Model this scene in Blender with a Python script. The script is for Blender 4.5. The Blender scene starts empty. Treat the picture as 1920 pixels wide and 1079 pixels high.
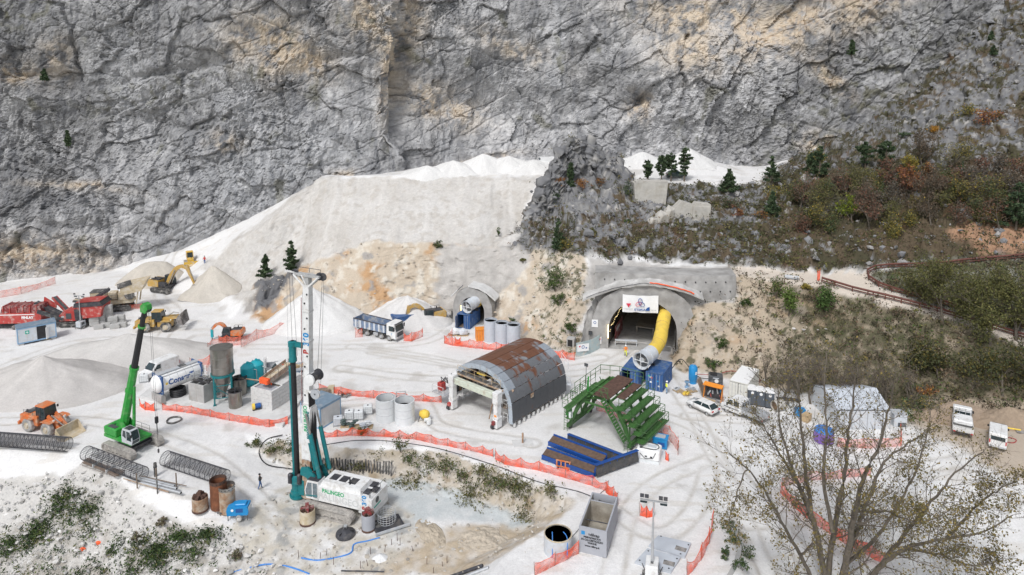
import bpy, bmesh, math, random
import numpy as np
from mathutils import Vector, Matrix, Euler
from mathutils.geometry import delaunay_2d_cdt
random.seed(7)
R = math.radians
SC = bpy.context.scene
COL = SC.collection
# --- camera, sky, sun, exposure
CAM_H, PITCH, FPX, YH = 43.4, 6.5, 1280.0, 148.0
cam = bpy.data.cameras.new('camera'); camo = bpy.data.objects.new('camera', cam); COL.objects.link(camo)
camo.location = (0, 0, CAM_H); camo.rotation_euler = (R(90-PITCH), 0, 0)
cam.sensor_width = 36; cam.lens = 36*FPX/1920; cam.clip_end = 3000; cam.clip_start = .5
YC = YH+FPX*math.tan(R(PITCH))
cam.shift_y = -(539.5-YC)/1920
SC.camera = camo
w = bpy.data.worlds.new('World'); SC.world = w; w.use_nodes = True
wn, wl = w.node_tree.nodes, w.node_tree.links
bg = wn['Background']
sky = wn.new('ShaderNodeTexSky'); sky.sky_type = 'NISHITA'; sky.sun_disc = False
SUN_EL, SUN_AZ = 52, 205          # azimuth clockwise from +Y: behind the camera, a little to its left
sky.sun_elevation = R(SUN_EL); sky.sun_rotation = R(SUN_AZ); sky.air_density = 1.0; sky.dust_density = 3.0; sky.altitude = 500
hs = wn.new('ShaderNodeHueSaturation'); hs.inputs['Saturation'].default_value = .42
wl.new(sky.outputs[0], hs.inputs['Color']); wl.new(hs.outputs[0], bg.inputs[0]); bg.inputs[1].default_value = .15
sl = bpy.data.lights.new('sun', 'SUN'); sl.energy = 1.5; sl.angle = R(10); sl.color = (1, .995, .985)
so = bpy.data.objects.new('sun', sl); COL.objects.link(so)
so.rotation_euler = (R(90-SUN_EL), 0, R(180-SUN_AZ))
SC.view_settings.view_transform = 'Standard'; SC.view_settings.look = 'None'; SC.view_settings.exposure = 0.31; SC.view_settings.gamma = 1
SC.view_settings.use_curve_mapping = False
# --- pixel -> place helpers
_F = np.array([0, math.cos(R(PITCH)), -math.sin(R(PITCH))]); _U = np.array([0, math.sin(R(PITCH)), math.cos(R(PITCH))])
def ray(px, py): return _F+np.array([(px-960)/FPX, 0, 0])+_U*((YC-py)/FPX)
def G(px, py, z=0.0):
 d = ray(px, py); t = (z-CAM_H)/d[2]; p = d*t
 return Vector((p[0], p[1], z))
def D(px, py, y):
 d = ray(px, py); t = y/d[1]
 return Vector((d[0]*t, y, CAM_H+d[2]*t))
def PV(px, py, v): return D(px, py, v) if v > 30 else G(px, py, v)
def proj(x, y, z):
 zz = z-CAM_H; dep = y*_F[1]+zz*_F[2]; up = y*_U[1]+zz*_U[2]
 return 960+FPX*x/dep, YC-FPX*up/dep
# --- numpy noise
_rs = np.random.RandomState(3)
_perm = _rs.permutation(256); _perm = np.concatenate([_perm, _perm, _perm])
_grad = _rs.normal(size=(256, 3)); _grad /= np.linalg.norm(_grad, axis=1)[:, None]
def noise(P, f=1.0, seed=0):
 P = P*f+seed*17.31
 i = np.floor(P).astype(np.int64); fr = (P-i); i &= 255
 u = fr*fr*fr*(fr*(fr*6-15)+10)
 def g(dx, dy, dz):
  h = _perm[_perm[_perm[(i[:, 0]+dx) & 255]+((i[:, 1]+dy) & 255)]+((i[:, 2]+dz) & 255)]
  v = _grad[h]
  return v[:, 0]*(fr[:, 0]-dx)+v[:, 1]*(fr[:, 1]-dy)+v[:, 2]*(fr[:, 2]-dz)
 L = lambda a, b, t: a+(b-a)*t
 x0 = L(L(g(0,0,0), g(1,0,0), u[:, 0]), L(g(0,1,0), g(1,1,0), u[:, 0]), u[:, 1])
 x1 = L(L(g(0,0,1), g(1,0,1), u[:, 0]), L(g(0,1,1), g(1,1,1), u[:, 0]), u[:, 1])
 return L(x0, x1, u[:, 2])*1.5
def fbm(P, f, o=4, seed=0, gain=.5, ridge=False):
 s = np.zeros(len(P)); a = 1.0; t = 0
 for k in range(o):
  n = noise(P, f, seed+k)
  s += a*((1-2*np.abs(n)) if ridge else n); t += a; a *= gain; f *= 2.03
 return s/t
_jit = _rs.rand(256, 3)
def worley(P, f, seed=0):
 """nearest-cell id value, F1, F2"""
 P = P*f+seed*9.7; i = np.floor(P).astype(np.int64); fr = P-i
 f1 = np.full(len(P), 9.); f2 = f1.copy(); cid = np.zeros(len(P), np.int64); vec = np.zeros((len(P), 3))
 for dx in (-1, 0, 1):
  for dy in (-1, 0, 1):
   for dz in (-1, 0, 1):
    h = _perm[_perm[_perm[(i[:, 0]+dx) & 255]+((i[:, 1]+dy) & 255)]+((i[:, 2]+dz) & 255)]
    j = _jit[h]
    d = (dx+j[:, 0]-fr[:, 0])**2+(dy+j[:, 1]-fr[:, 1])**2+(dz+j[:, 2]-fr[:, 2])**2
    n1 = d < f1; vec[n1] = (np.array([dx, dy, dz])+j-fr)[n1]
    f2 = np.where(n1, f1, np.minimum(f2, d)); cid = np.where(n1, h, cid); f1 = np.minimum(f1, d)
 return cid, np.sqrt(f1), np.sqrt(f2), (vec*_grad[cid]).sum(1)
def sstep(a, b, x): t = np.clip((x-a)/(b-a), 0, 1); return t*t*(3-2*t)
def inpoly(px, py, poly):
 r = np.zeros(len(px), bool); n = len(poly)
 for k in range(n):
  (x0, y0), (x1, y1) = poly[k], poly[k-1]
  if y0 == y1: continue
  c = ((y0 > py) != (y1 > py)) & (px < (x1-x0)*(py-y0)/(y1-y0)+x0)
  r ^= c
 return r
# --- materials
def mat(name, col, rough=.8, metal=0., var=.12, scale=3., bump=0., emit=0, alpha=None, dirt=None, dirt_amt=0.):
 m = bpy.data.materials.new(name); m.use_nodes = True; nt = m.node_tree; N, L = nt.nodes, nt.links
 b = N['Principled BSDF']; b.inputs['Roughness'].default_value = rough; b.inputs['Metallic'].default_value = metal
 tc = N.new('ShaderNodeTexCoord'); nz = N.new('ShaderNodeTexNoise'); nz.inputs['Scale'].default_value = scale; nz.inputs['Detail'].default_value = 5
 L.new(tc.outputs['Object'], nz.inputs['Vector'])
 mx = N.new('ShaderNodeMix'); mx.data_type = 'RGBA'
 mx.inputs[6].default_value = (*[c*(1-var) for c in col], 1); mx.inputs[7].default_value = (*[min(1, c*(1+var)) for c in col], 1)
 rp = N.new('ShaderNodeMapRange'); rp.inputs[1].default_value = .3; rp.inputs[2].default_value = .7
 L.new(nz.outputs[0], rp.inputs[0]); L.new(rp.outputs[0], mx.inputs[0]); out = mx.outputs[2]
 if dirt:
  n2 = N.new('ShaderNodeTexNoise'); n2.inputs['Scale'].default_value = scale*.45; n2.inputs['Detail'].default_value = 7; n2.inputs['Roughness'].default_value = .65
  L.new(tc.outputs['Object'], n2.inputs['Vector'])
  r2 = N.new('ShaderNodeMapRange'); r2.inputs[1].default_value = .62-dirt_amt*.35; r2.inputs[2].default_value = .75-dirt_amt*.25
  L.new(n2.outputs[0], r2.inputs[0]); m2 = N.new('ShaderNodeMix'); m2.data_type = 'RGBA'
  L.new(r2.outputs[0], m2.inputs[0]); L.new(out, m2.inputs[6]); m2.inputs[7].default_value = (*dirt, 1); out = m2.outputs[2]
 L.new(out, b.inputs['Base Color'])
 if emit: b.inputs['Emission Strength'].default_value = emit; L.new(out, b.inputs['Emission Color'])
 if bump:
  bp = N.new('ShaderNodeBump'); bp.inputs['Strength'].default_value = .6; bp.inputs['Distance'].default_value = bump
  L.new(nz.outputs[0], bp.inputs['Height']); L.new(bp.outputs[0], b.inputs['Normal'])
 if alpha is not None:
  b.inputs['Alpha'].default_value = alpha
 return m
def vcol_mat(name, rough=.95, fine=9., amt=.16, bump=.05, fine2=40.):
 """ground and rock: the vertex colour carries the albedo, noise adds grain and fine relief"""
 m = bpy.data.materials.new(name); m.use_nodes = True; nt = m.node_tree; N, L = nt.nodes, nt.links
 b = N['Principled BSDF']; b.inputs['Roughness'].default_value = rough; b.inputs['Specular IOR Level'].default_value = .2
 at = N.new('ShaderNodeAttribute'); at.attribute_name = 'col'
 gx = N.new('ShaderNodeNewGeometry')
 n1 = N.new('ShaderNodeTexNoise'); n1.inputs['Scale'].default_value = fine/3; n1.inputs['Detail'].default_value = 6; n1.inputs['Roughness'].default_value = .7
 L.new(gx.outputs['Position'], n1.inputs['Vector'])
 r = N.new('ShaderNodeMapRange'); r.inputs[1].default_value = .25; r.inputs[2].default_value = .75; r.inputs[3].default_value = 1-amt; r.inputs[4].default_value = 1+amt
 L.new(n1.outputs[0], r.inputs[0])
 mu = N.new('ShaderNodeMix'); mu.data_type = 'RGBA'; mu.blend_type = 'MULTIPLY'; mu.inputs[0].default_value = 1
 L.new(at.outputs['Color'], mu.inputs[6]); L.new(r.outputs[0], mu.inputs[7]); L.new(mu.outputs[2], b.inputs['Base Color'])
 bp = N.new('ShaderNodeBump'); bp.inputs['Strength'].default_value = .8; bp.inputs['Distance'].default_value = bump
 n2 = N.new('ShaderNodeTexNoise'); n2.inputs['Scale'].default_value = fine; n2.inputs['Detail'].default_value = 5
 L.new(gx.outputs['Position'], n2.inputs['Vector']); L.new(n2.outputs[0], bp.inputs['Height']); L.new(bp.outputs[0], b.inputs['Normal'])
 return m
# --- objects, tags
def tag(o, label=None, cat=None, group=None, kind=None):
 if label: o['label'] = label
 if cat: o['category'] = cat
 if group: o['group'] = group
 if kind: o['kind'] = kind
 return o
def thing(name, label, cat, loc=(0, 0, 0), rz=0, group=None):
 o = bpy.data.objects.new(name, None); COL.objects.link(o); o.empty_display_size = .3
 o.location = loc; o.rotation_euler = (0, 0, R(rz)); return tag(o, label, cat, group)
def link_mesh(name, me, parent=None):
 o = bpy.data.objects.new(name, me); COL.objects.link(o)
 if parent: o.parent = parent
 return o
def dup(root, label=None, group=None, loc=None, rz=None):
 r = root.copy(); COL.objects.link(r)
 if label: r['label'] = label
 if group: r['group'] = group
 if loc is not None: r.location = loc
 if rz is not None: r.rotation_euler = (0, 0, R(rz))
 for ch in list(root.children):
  c = ch.copy(); COL.objects.link(c); c.parent = r
  for g in list(ch.children):
   d = g.copy(); COL.objects.link(d); d.parent = c
 return r
def np_mesh(name, V, F, smooth=False, col=None):
 me = bpy.data.meshes.new(name); F = np.asarray(F, np.int32); k = F.shape[1]
 me.vertices.add(len(V)); me.vertices.foreach_set('co', np.asarray(V, np.float32).ravel())
 me.loops.add(F.size); me.loops.foreach_set('vertex_index', F.ravel())
 me.polygons.add(len(F)); me.polygons.foreach_set('loop_start', np.arange(0, F.size, k, dtype=np.int32))
 me.polygons.foreach_set('use_smooth', np.full(len(F), smooth))
 me.update(calc_edges=True)
 if col is not None:
  a = me.color_attributes.new('col', 'FLOAT_COLOR', 'POINT')
  c = np.ones((len(V), 4), np.float32); c[:, :3] = np.clip(col, 0, 1); a.data.foreach_set('color', c.ravel())
 return me
class MB:
 """collects shapes; build() links them as ONE mesh object"""
 def __init__(s): s.v = []; s.f = []
 def add(s, vs, fs, M=None):
  b = len(s.v)
  if M is not None: vs = [M @ Vector(p) for p in vs]
  s.v += [tuple(p) for p in vs]; s.f += [tuple(b+i for i in f) for f in fs]; return s
 def box(s, c, d, rz=0, rx=0, ry=0, taper=1.0, tx=None, bev=0.):
  x, y, z = d[0]/2, d[1]/2, d[2]/2; t = taper; t2 = tx if tx is not None else taper
  M = Matrix.Translation(Vector(c)) @ Euler((R(rx), R(ry), R(rz))).to_matrix().to_4x4()
  if bev:
   b = min(bev, x*.9, y*.9, z*.9); vs = []
   for zz, ins in ((-z, b), (-z+b, 0), (z-b, 0), (z, b)):
    X, Y = x-ins, y-ins
    vs += [(-X+b, -Y, zz), (X-b, -Y, zz), (X, -Y+b, zz), (X, Y-b, zz), (X-b, Y, zz), (-X+b, Y, zz), (-X, Y-b, zz), (-X, -Y+b, zz)]
   fs = [tuple(range(7, -1, -1)), tuple(range(24, 32))]
   for k in range(3):
    for j in range(8): fs.append((k*8+j, k*8+(j+1) % 8, k*8+8+(j+1) % 8, k*8+8+j))
   return s.add(vs, fs, M)
  vs = [(-x, -y, -z), (x, -y, -z), (x, y, -z), (-x, y, -z), (-x*t2, -y*t, z), (x*t2, -y*t, z), (x*t2, y*t, z), (-x*t2, y*t, z)]
  return s.add(vs, [(3,2,1,0), (4,5,6,7), (0,1,5,4), (1,2,6,5), (2,3,7,6), (3,0,4,7)], M)
 def tube(s, p0, p1, r, n=8, r1=None, cap=True):
  p0, p1 = Vector(p0), Vector(p1); r1 = r if r1 is None else r1
  z = (p1-p0)
  if z.length < 1e-6: return s
  z.normalize(); a = Vector((1, 0, 0)) if abs(z.x) < .9 else Vector((0, 1, 0)); x = z.cross(a).normalized(); y = z.cross(x)
  vs = []
  for p, q in ((p0, r), (p1, r1)):
   for k in range(n): t = 2*math.pi*k/n; vs.append(p+x*math.cos(t)*q+y*math.sin(t)*q)
  fs = [(k, (k+1) % n, n+(k+1) % n, n+k) for k in range(n)]
  if cap: fs += [tuple(range(n-1, -1, -1)), tuple(range(n, 2*n))]
  return s.add(vs, fs)
 def path(s, pts, r, n=6, closed=False, r1=None):
  pts = [Vector(p) for p in pts]; m = len(pts); vs = []; fs = []
  for i, p in enumerate(pts):
   a = pts[(i-1) % m] if (closed or i > 0) else p; b = pts[(i+1) % m] if (closed or i < m-1) else p
   z = (b-a).normalized(); q = Vector((0, 0, 1)) if abs(z.z) < .95 else Vector((1, 0, 0)); x = z.cross(q).normalized(); y = x.cross(z)
   rr = r if r1 is None else r+(r1-r)*i/(m-1)
   for k in range(n): t = 2*math.pi*k/n; vs.append(p+x*math.cos(t)*rr+y*math.sin(t)*rr)
  for i in range(m if closed else m-1):
   j = (i+1) % m
   for k in range(n): fs.append((i*n+k, i*n+(k+1) % n, j*n+(k+1) % n, j*n+k))
  if not closed: fs += [tuple(range(n-1, -1, -1)), tuple((m-1)*n+k for k in range(n))]
  return s.add(vs, fs)
 def lathe(s, prof, c=(0, 0, 0), n=24, axis='z', M=None):
  hollow = prof[0][0] > 1e-4 and prof[-1][0] > 1e-4 and len(prof) > 2
  vs = []; fs = []; m = len(prof); c = Vector(c)
  for r, h in prof:
   for k in range(n):
    t = 2*math.pi*k/n; a, b = r*math.cos(t), r*math.sin(t)
    p = Vector((a, b, h)) if axis == 'z' else Vector((h, a, b)) if axis == 'x' else Vector((b, h, a))
    vs.append(c+p)
  for i in range(m-1):
   for k in range(n): fs.append((i*n+k, i*n+(k+1) % n, (i+1)*n+(k+1) % n, (i+1)*n+k))
  if prof[0][0] > 1e-4 and not hollow: fs.append(tuple(range(n-1, -1, -1)))
  if prof[-1][0] > 1e-4 and not hollow: fs.append(tuple((m-1)*n+k for k in range(n)))
  return s.add(vs, fs, M)
 def ext(s, poly, y0, y1, M=None, axis='y'):
  """polygon in XZ pushed from y0 to y1 (axis 'y'); 'x': polygon in YZ; 'z': polygon in XY"""
  n = len(poly)
  def p3(p, d): return (p[0], d, p[1]) if axis == 'y' else (d, p[0], p[1]) if axis == 'x' else (p[0], p[1], d)
  vs = [p3(p, y0) for p in poly]+[p3(p, y1) for p in poly]
  return s.add(vs, [tuple(range(n)), tuple(range(2*n-1, n-1, -1))]+[(k, n+k, n+(k+1) % n, (k+1) % n) for k in range(n)], M)
 def quad(s, *p): return s.add(p, [tuple(range(len(p)))])
 def build(s, name, m, parent=None, smooth=None, loc=None, rot=None):
  me = bpy.data.meshes.new(name); me.from_pydata(s.v, [], s.f); me.materials.append(m)
  bm = bmesh.new(); bm.from_mesh(me); bmesh.ops.recalc_face_normals(bm, faces=bm.faces); bm.to_mesh(me); bm.free()
  if smooth:
   me.polygons.foreach_set('use_smooth', [True]*len(me.polygons))
   try: me.set_sharp_from_angle(angle=R(smooth if smooth is not True else 35))
   except Exception: pass
  o = link_mesh(name, me, parent)
  if loc is not None: o.location = loc
  if rot is not None: o.rotation_euler = [R(a) for a in rot]
  return o
# --- ground: control points -> triangulated surface -> fine mesh
TP = []
def line(pts, step=2.0):
 w3 = [PV(*p) if not isinstance(p, Vector) else p for p in pts]
 for a, b in zip(w3[:-1], w3[1:]):
  n = max(1, int((b-a).length/step))
  for k in range(n): TP.append(a.lerp(b, k/n))
 TP.append(w3[-1])
def pts(*ps):
 for p in ps: TP.append(PV(*p))
Vv = lambda x, y, z: Vector((x, y, z))
line([(-420,800,-.3),(-200,815,-.3),(0,835,-.4),(60,850,-.4),(150,868,-.5),(220,898,-.7),(300,940,-1),(380,975,-1.6),(480,990,-2.1),(560,1003,-2.6),(620,1040,-2.8)])
line([(-420,785,0),(-200,798,0),(0,818,0),(60,832,0),(150,850,0),(220,880,-.1),(300,920,-.4),(380,950,-.9)])
line([(-420,1079,-8),(-200,1079,-8),(0,1079,-7.5),(150,1079,-7),(300,1079,-5),(420,1079,-3.8),(520,1079,-3.1),(600,1079,-2.9)])
line([Vv(-170,48,-20), Vv(-70,50,-18), Vv(-40,50,-17), Vv(-20,51,-12), Vv(-6,51,-4.5), Vv(0,50,-3)], 6)
pts((560,950,-2.6),(640,930,-2.5),(760,960,-2.6),(900,965,-2.7),(960,985,-2.7),(700,1079,-2.8),(800,1079,-2.8),(650,1000,-2.6),(820,1020,-2.8),(740,1020,-2.7),(600,900,-2.5))
pts((490,920,-1.7),(430,900,-.8),(380,860,-.3),(540,905,-2.2),(440,950,-1.4),(500,960,-2.1),(330,830,0),(420,850,-.3),(470,850,-1.0),(500,880,-1.7))
line([(400,800,0),(480,818,0),(600,838,0),(700,835,-.1),(800,840,-.1),(900,868,-.1),(1000,905,-.1),(1060,930,0)], 1.5)
line([(470,845,-.9),(520,872,-2.0),(620,897,-2.5),(720,902,-2.5),(800,908,-2.5),(880,935,-2.6),(960,962,-2.6),(1000,978,-2.5)], 1.5)
line([(1075,945,0),(1055,975,0),(1010,1000,0),(960,1030,0),(915,1079,0),(880,1130,0)], 1.2)
line([(1020,970,-1.6),(970,1003,-2.5),(920,1030,-2.6),(860,1062,-2.7),(810,1110,-2.8)], 1.2)
line([(1320,940,0),(1350,980,0),(1378,1030,0),(1390,1079,0),(1400,1130,0)], 1.5)
line([(1350,930,-.3),(1395,985,-1.1),(1418,1040,-1.7),(1430,1079,-1.9),(1445,1130,-2)], 1.5)
pts((1500,1000,-1.6),(1700,1000,-1.6),(1900,1000,-1.6),(2300,1000,-1.6),(1500,910,-.8),(1700,910,-.6),(1900,910,-.5),(2300,910,-.5),(1600,1079,-2),(1900,1079,-2),(2300,1079,-2))
line([Vv(0,42,-2), Vv(15,42,-1), Vv(60,42,-3), Vv(170,42,-3)], 6)
for a in range(600, 2300, 110):
 pts((a,830,0)) if a > 1080 else None
 pts((a,790,0))
for a in range(-420, 1080, 120): pts((a,760,0),(a,700,0),(a,650,0))
for a in range(-420, 480, 120): pts((a,615,0))
pts((1150,880,0),(1250,900,0),(1200,960,0),(1250,1020,0),(1100,1040,0),(1000,1079,0),(1250,1079,0),(1150,740,0),(1180,690,0))
line([(475,588,.2),(560,600,0),(640,605,0),(760,598,0),(850,597,0),(905,602,0),(960,626,0),(1000,641,0),(1085,663,0),(1118,648,0),(1140,642,0),(1200,643,0),(1262,652,0),(1264,690,0),(1300,698,0),(1400,702,0),(1480,727,0),(1560,745,0),(1700,765,0),(1900,778,0),(2300,810,0)], 1.5)
line([(483,540,4.2),(500,520,131),(560,508,130),(620,490,128),(660,470,11),(700,458,12.5),(820,462,12.3),(960,468,12.3),(1030,473,12.3),(1100,481,12.2),(1110,486,12),(1200,494,11.95),(1300,502,11.8),(1375,509,11.6)], 1.5)
pts((1300,580,7),(1390,565,8.2),(1340,640,3.2),(1420,640,4.5),(1285,640,2.6),(1450,600,7.5))
line([(1375,515,11.5),(1450,526,11.2),(1540,536,10.9),(1640,562,9.9),(1750,592,8.8),(1850,627,7.3),(1930,652,6.2),(2100,710,4.2),(2300,780,2)], 1.5)
line([(1375,503,11.7),(1450,510,11.5),(1540,514,11.3),(1610,507,11.8),(1680,505,12.2),(1760,500,12.7),(1840,493,13.8),(1930,485,15),(2300,470,20)], 2)
line([(1600,505,12),(1625,520,11.3),(1650,540,10.6),(1750,572,9.5),(1850,605,8.2),(1930,628,7.2)], 1.5)
pts((1700,540,11),(1800,550,10.6),(1900,560,10.5),(2300,640,9))
pts((1100,410,126),(1180,420,125),(1250,425,124),(1330,430,123),(1400,432,122),(1550,440,119),(1700,430,118),(1800,425,115),(1920,405,112),(2300,390,104))
pts((1060,440,123.5),(1150,450,122),(1300,465,119))
line([(1180,345,135),(1250,346,135),(1330,345,136),(1430,343,137),(1500,337,140),(1600,318,140),(1700,290,139),(1800,250,138),(1920,200,136),(2300,100,120)], 3)
line([(962,466,125),(978,430,127.5),(1000,390,130),(1020,350,132),(1040,310,134.5),(1062,282,136.5),(1075,268,137.5),(1105,276,138),(1130,296,138),(1160,305,138.5),(1168,330,138.5),(1182,344,138)], .8)
line([Vv(2.2,131,13.5), Vv(5,136.5,19), Vv(7.5,140,22.5), Vv(10.5,143,24), Vv(15,144,24), Vv(20,143,23.6), Vv(24,141,22.8)], 1.2)
pts((1075,345,133),(1120,370,131),(1040,400,129.5),(1010,450,126))
line([(612,333,22.8),(680,329,23),(750,330,23),(830,331,22.9),(900,333,22.7),(960,338,22.4),(1005,345,22.1)], 2)
line([(600,478,10.2),(650,462,11.6),(700,455,12.7),(820,458,12.5),(958,463,12.4)], 2)
line([(590,345,143),(560,370,142),(500,420,139),(430,462,137.5),(400,488,136.5)], 2)
pts((450,520,133),(468,555,129),(520,470,137),(560,440,139))
line([(240,510,146),(340,474,147),(420,438,148),(500,393,149),(580,348,149),(612,328,150)], 2)
pts((357,495,143),(310,548,133.5),(200,560,.8),(215,578,1),(100,560,.3),(260,530,1.4),(130,605,0),(-200,560,0),(-420,580,0),(330,590,.6),(410,560,1.2),(430,600,.3))
pts((790,320,147),(840,312,149),(880,306,151),(930,300,151),(970,303,151),(1010,303,150),(1140,294,150),(1175,297,151),(1210,292,152),(1240,296,152),(1290,288,152),(1340,304,154),(1390,314,157),(1300,330,142),(1400,332,146),(1220,335,140))
CB = [(-420,590,138),(-150,555,143),(0,532,146),(200,508,150),(340,465,151),(480,400,152),(600,345,153),(740,322,154),(775,316,161),(900,306,168),(1050,300,170),(1130,300,168),(1430,318,165),(1500,300,163),(1600,250,160),(1700,180,157),(1800,90,154),(1900,0,152),(2100,-140,148),(2350,-300,140)]
line(CB, 3)
cbw = [PV(*p) for p in CB]
for p in cbw: TP.append(p+Vv(0, 9, 1.5)); TP.append(p+Vv(0, 40, 1.5))
TP += [Vv(-440,130,0), Vv(-440,230,0), Vv(440,230,90), Vv(440,60,25), Vv(300,40,-3), Vv(-400,40,-24)]
_v2, _e, _f, _ov, _oe, _of = delaunay_2d_cdt([(p.x, p.y) for p in TP], [], [], 0, .01)
TZ = np.array([TP[o[0]].z for o in _ov]); TXY = np.array([(v.x, v.y) for v in _v2])
def tin(Uc, Yc):
 """height on the lattice x = u*y"""
 Z = np.full((len(Uc), len(Yc)), 0.0)
 for f in _f:
  a, b, c = TXY[f[0]], TXY[f[1]], TXY[f[2]]
  xs = np.array([a[0], b[0], c[0]]); ys = np.array([a[1], b[1], c[1]]); us = xs/ys
  i0, i1 = np.searchsorted(Uc, us.min()-1e-6), np.searchsorted(Uc, us.max()+1e-6)
  j0, j1 = np.searchsorted(Yc, ys.min()-1e-6), np.searchsorted(Yc, ys.max()+1e-6)
  if i0 >= i1 or j0 >= j1: continue
  Yg = Yc[None, j0:j1]; Xg = Uc[i0:i1, None]*Yg
  det = (b[1]-c[1])*(a[0]-c[0])+(c[0]-b[0])*(a[1]-c[1])
  if abs(det) < 1e-9: continue
  l0 = ((b[1]-c[1])*(Xg-c[0])+(c[0]-b[0])*(Yg-c[1]))/det; l1 = ((c[1]-a[1])*(Xg-c[0])+(a[0]-c[0])*(Yg-c[1]))/det; l2 = 1-l0-l1
  m = (l0 >= -1e-5) & (l1 >= -1e-5) & (l2 >= -1e-5)
  zz = l0*TZ[f[0]]+l1*TZ[f[1]]+l2*TZ[f[2]]
  Z[i0:i1, j0:j1] = np.where(m, zz, Z[i0:i1, j0:j1])
 return Z
def catmull(P, n):
 P = np.array([P[0]]+list(P)+[P[-1]]); seg = np.linalg.norm(np.diff(P[1:-1], axis=0), axis=1); cum = np.concatenate([[0], np.cumsum(seg)]); t = np.linspace(0, cum[-1], n)
 out = np.zeros((n, 3)); k = np.clip(np.searchsorted(cum, t, 'right')-1, 0, len(seg)-1); u = (t-cum[k])/seg[k]
 a, b, c, d = P[k], P[k+1], P[k+2], P[k+3]; u = u[:, None]
 return .5*((2*b)+(-a+c)*u+(2*a-5*b+4*c-d)*u**2+(-a+3*b-3*c+d)*u**3)
NU, NS, NR = 782, 1500, 830
Uc = np.concatenate([np.linspace(-1.7, -.8, 34)[:-1], np.linspace(-.8, .8, NU-66), np.linspace(.8, 1.7, 34)[1:]]); Ys = 1/np.linspace(1/44., 1/200., NS)
Zs = tin(Uc, Ys)
for _ in range(2):   # soften the facets a little
 Zs[:, 1:-1] = (Zs[:, :-2]+2*Zs[:, 1:-1]+Zs[:, 2:])/4
 Zs[1:-1] = (Zs[:-2]+2*Zs[1:-1]+Zs[2:])/4
Yl = Ys[None]; Xl = Uc[:, None]*Yl; Pl = np.stack([Xl, np.broadcast_to(Yl, Xl.shape), np.zeros_like(Xl)], -1).reshape(-1, 3); jag = (np.abs(fbm(Pl, .55, 3, 77))).reshape(Xl.shape)
SPK = ((1074,300,137.5,.9,4.6),(1050,345,134,1.0,3.8),(1100,310,137.5,1.0,3.8),(1155,325,138.5,1.3,3.6),(1020,385,131,.9,3.6))
for px_, py_, d_, h_, r_ in SPK:
 c_ = D(px_, py_, d_); rr = np.sqrt((Xl-c_.x)**2+(Yl-c_.y)**2)/r_; Zs = Zs+h_*np.clip(1-rr, 0, 1)**.7*(.55+2.2*jag)
def hgt(x, y):
 u = np.clip(x/y, Uc[0], Uc[-1]); i = np.clip(np.interp(u, Uc, np.arange(NU)), 0, NU-1.001); j = np.clip((1/44.-1/y)/(1/44.-1/200.)*(NS-1), 0, NS-1.001)
 i0 = np.int64(i); j0 = np.int64(j); a = i-i0; b = j-j0
 return (Zs[i0, j0]*(1-a)*(1-b)+Zs[i0+1, j0]*a*(1-b)+Zs[i0, j0+1]*(1-a)*b+Zs[i0+1, j0+1]*a*b)
def gz(x, y): return float(hgt(np.array([float(x)]), np.array([float(y)]))[0])
def on(px, py, dz=0.):
 """the place on the ground that shows at pixel (px, py): first hit of the sight line, coming from the camera"""
 d = ray(px, py); ys = np.linspace(45, 198, 3000); xs = d[0]/d[1]*ys; zs = CAM_H+d[2]/d[1]*ys
 k = int(np.argmax(zs < hgt(xs, ys)))
 return Vector((xs[k], ys[k], float(hgt(xs[k:k+1], ys[k:k+1])[0])+dz))
dY = np.diff(Ys); dZ = np.diff(Zs, axis=1)
ds = (np.sqrt((np.where(dZ > 0, dZ, -.35*dZ))**2+(dY[None]*30/Ys[None, 1:])**2)+.02*dY[None])/Ys[None, 1:]
cs = np.concatenate([np.zeros((NU, 1)), np.cumsum(ds, 1)], 1); cs /= cs[:, -1:]
for _ in range(12): cs[1:-1] = (cs[:-2]+2*cs[1:-1]+cs[2:])/4      # rows glide smoothly from column to column
tt = np.linspace(0, 1, NR); GY = np.stack([np.interp(tt, cs[i], Ys) for i in range(NU)])
GX = Uc[:, None]*GY; GZ = np.stack([np.interp(GY[i], Ys, Zs[i]) for i in range(NU)])
V = np.stack([GX.ravel(), GY.ravel(), GZ.ravel()], 1)
gP = V.reshape(NU, NR, 3)
nrm = np.cross(np.gradient(gP, axis=0).reshape(-1, 3), np.gradient(gP, axis=1).reshape(-1, 3)); nrm /= np.linalg.norm(nrm, axis=1)[:, None]+1e-9
nrm[nrm[:, 2] < 0] *= -1
ppx, ppy = proj(V[:, 0], V[:, 1], V[:, 2])
wx = ppx+9*fbm(V, .35, 3, 1)*2+4*noise(V, 1.3, 5); wy = ppy+7*fbm(V, .35, 3, 11)*2+3*noise(V, 1.3, 8)
def zone(poly): return inpoly(wx, wy, poly).astype(float)
def smear(m, n=2):
 g = m.reshape(NU, NR).copy()
 for _ in range(n):
  g[1:-1] = (g[:-2]+2*g[1:-1]+g[2:])/4; g[:, 1:-1] = (g[:, :-2]+2*g[:, 1:-1]+g[:, 2:])/4
 return g.ravel()
z_slope = smear(zone([(955,470),(1060,268),(1170,300),(1185,345),(1425,347),(1436,330),(1480,300),(1560,262),(1700,150),(1800,60),(1900,-40),(2500,-600),(2500,480),(1930,484),(1700,497),(1540,508),(1380,500),(1100,478)]))
for px_, py_, d_, h_, r_ in SPK: c_ = D(px_, py_, d_); z_slope = np.maximum(z_slope, sstep(1, .8, np.hypot(V[:, 0]-c_.x, V[:, 1]-c_.y)/r_))
z_bank = smear(zone([(470,600),(478,535),(620,480),(690,452),(1100,476),(1100,560),(1085,668),(960,632),(905,606),(850,600),(640,608)]))
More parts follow.
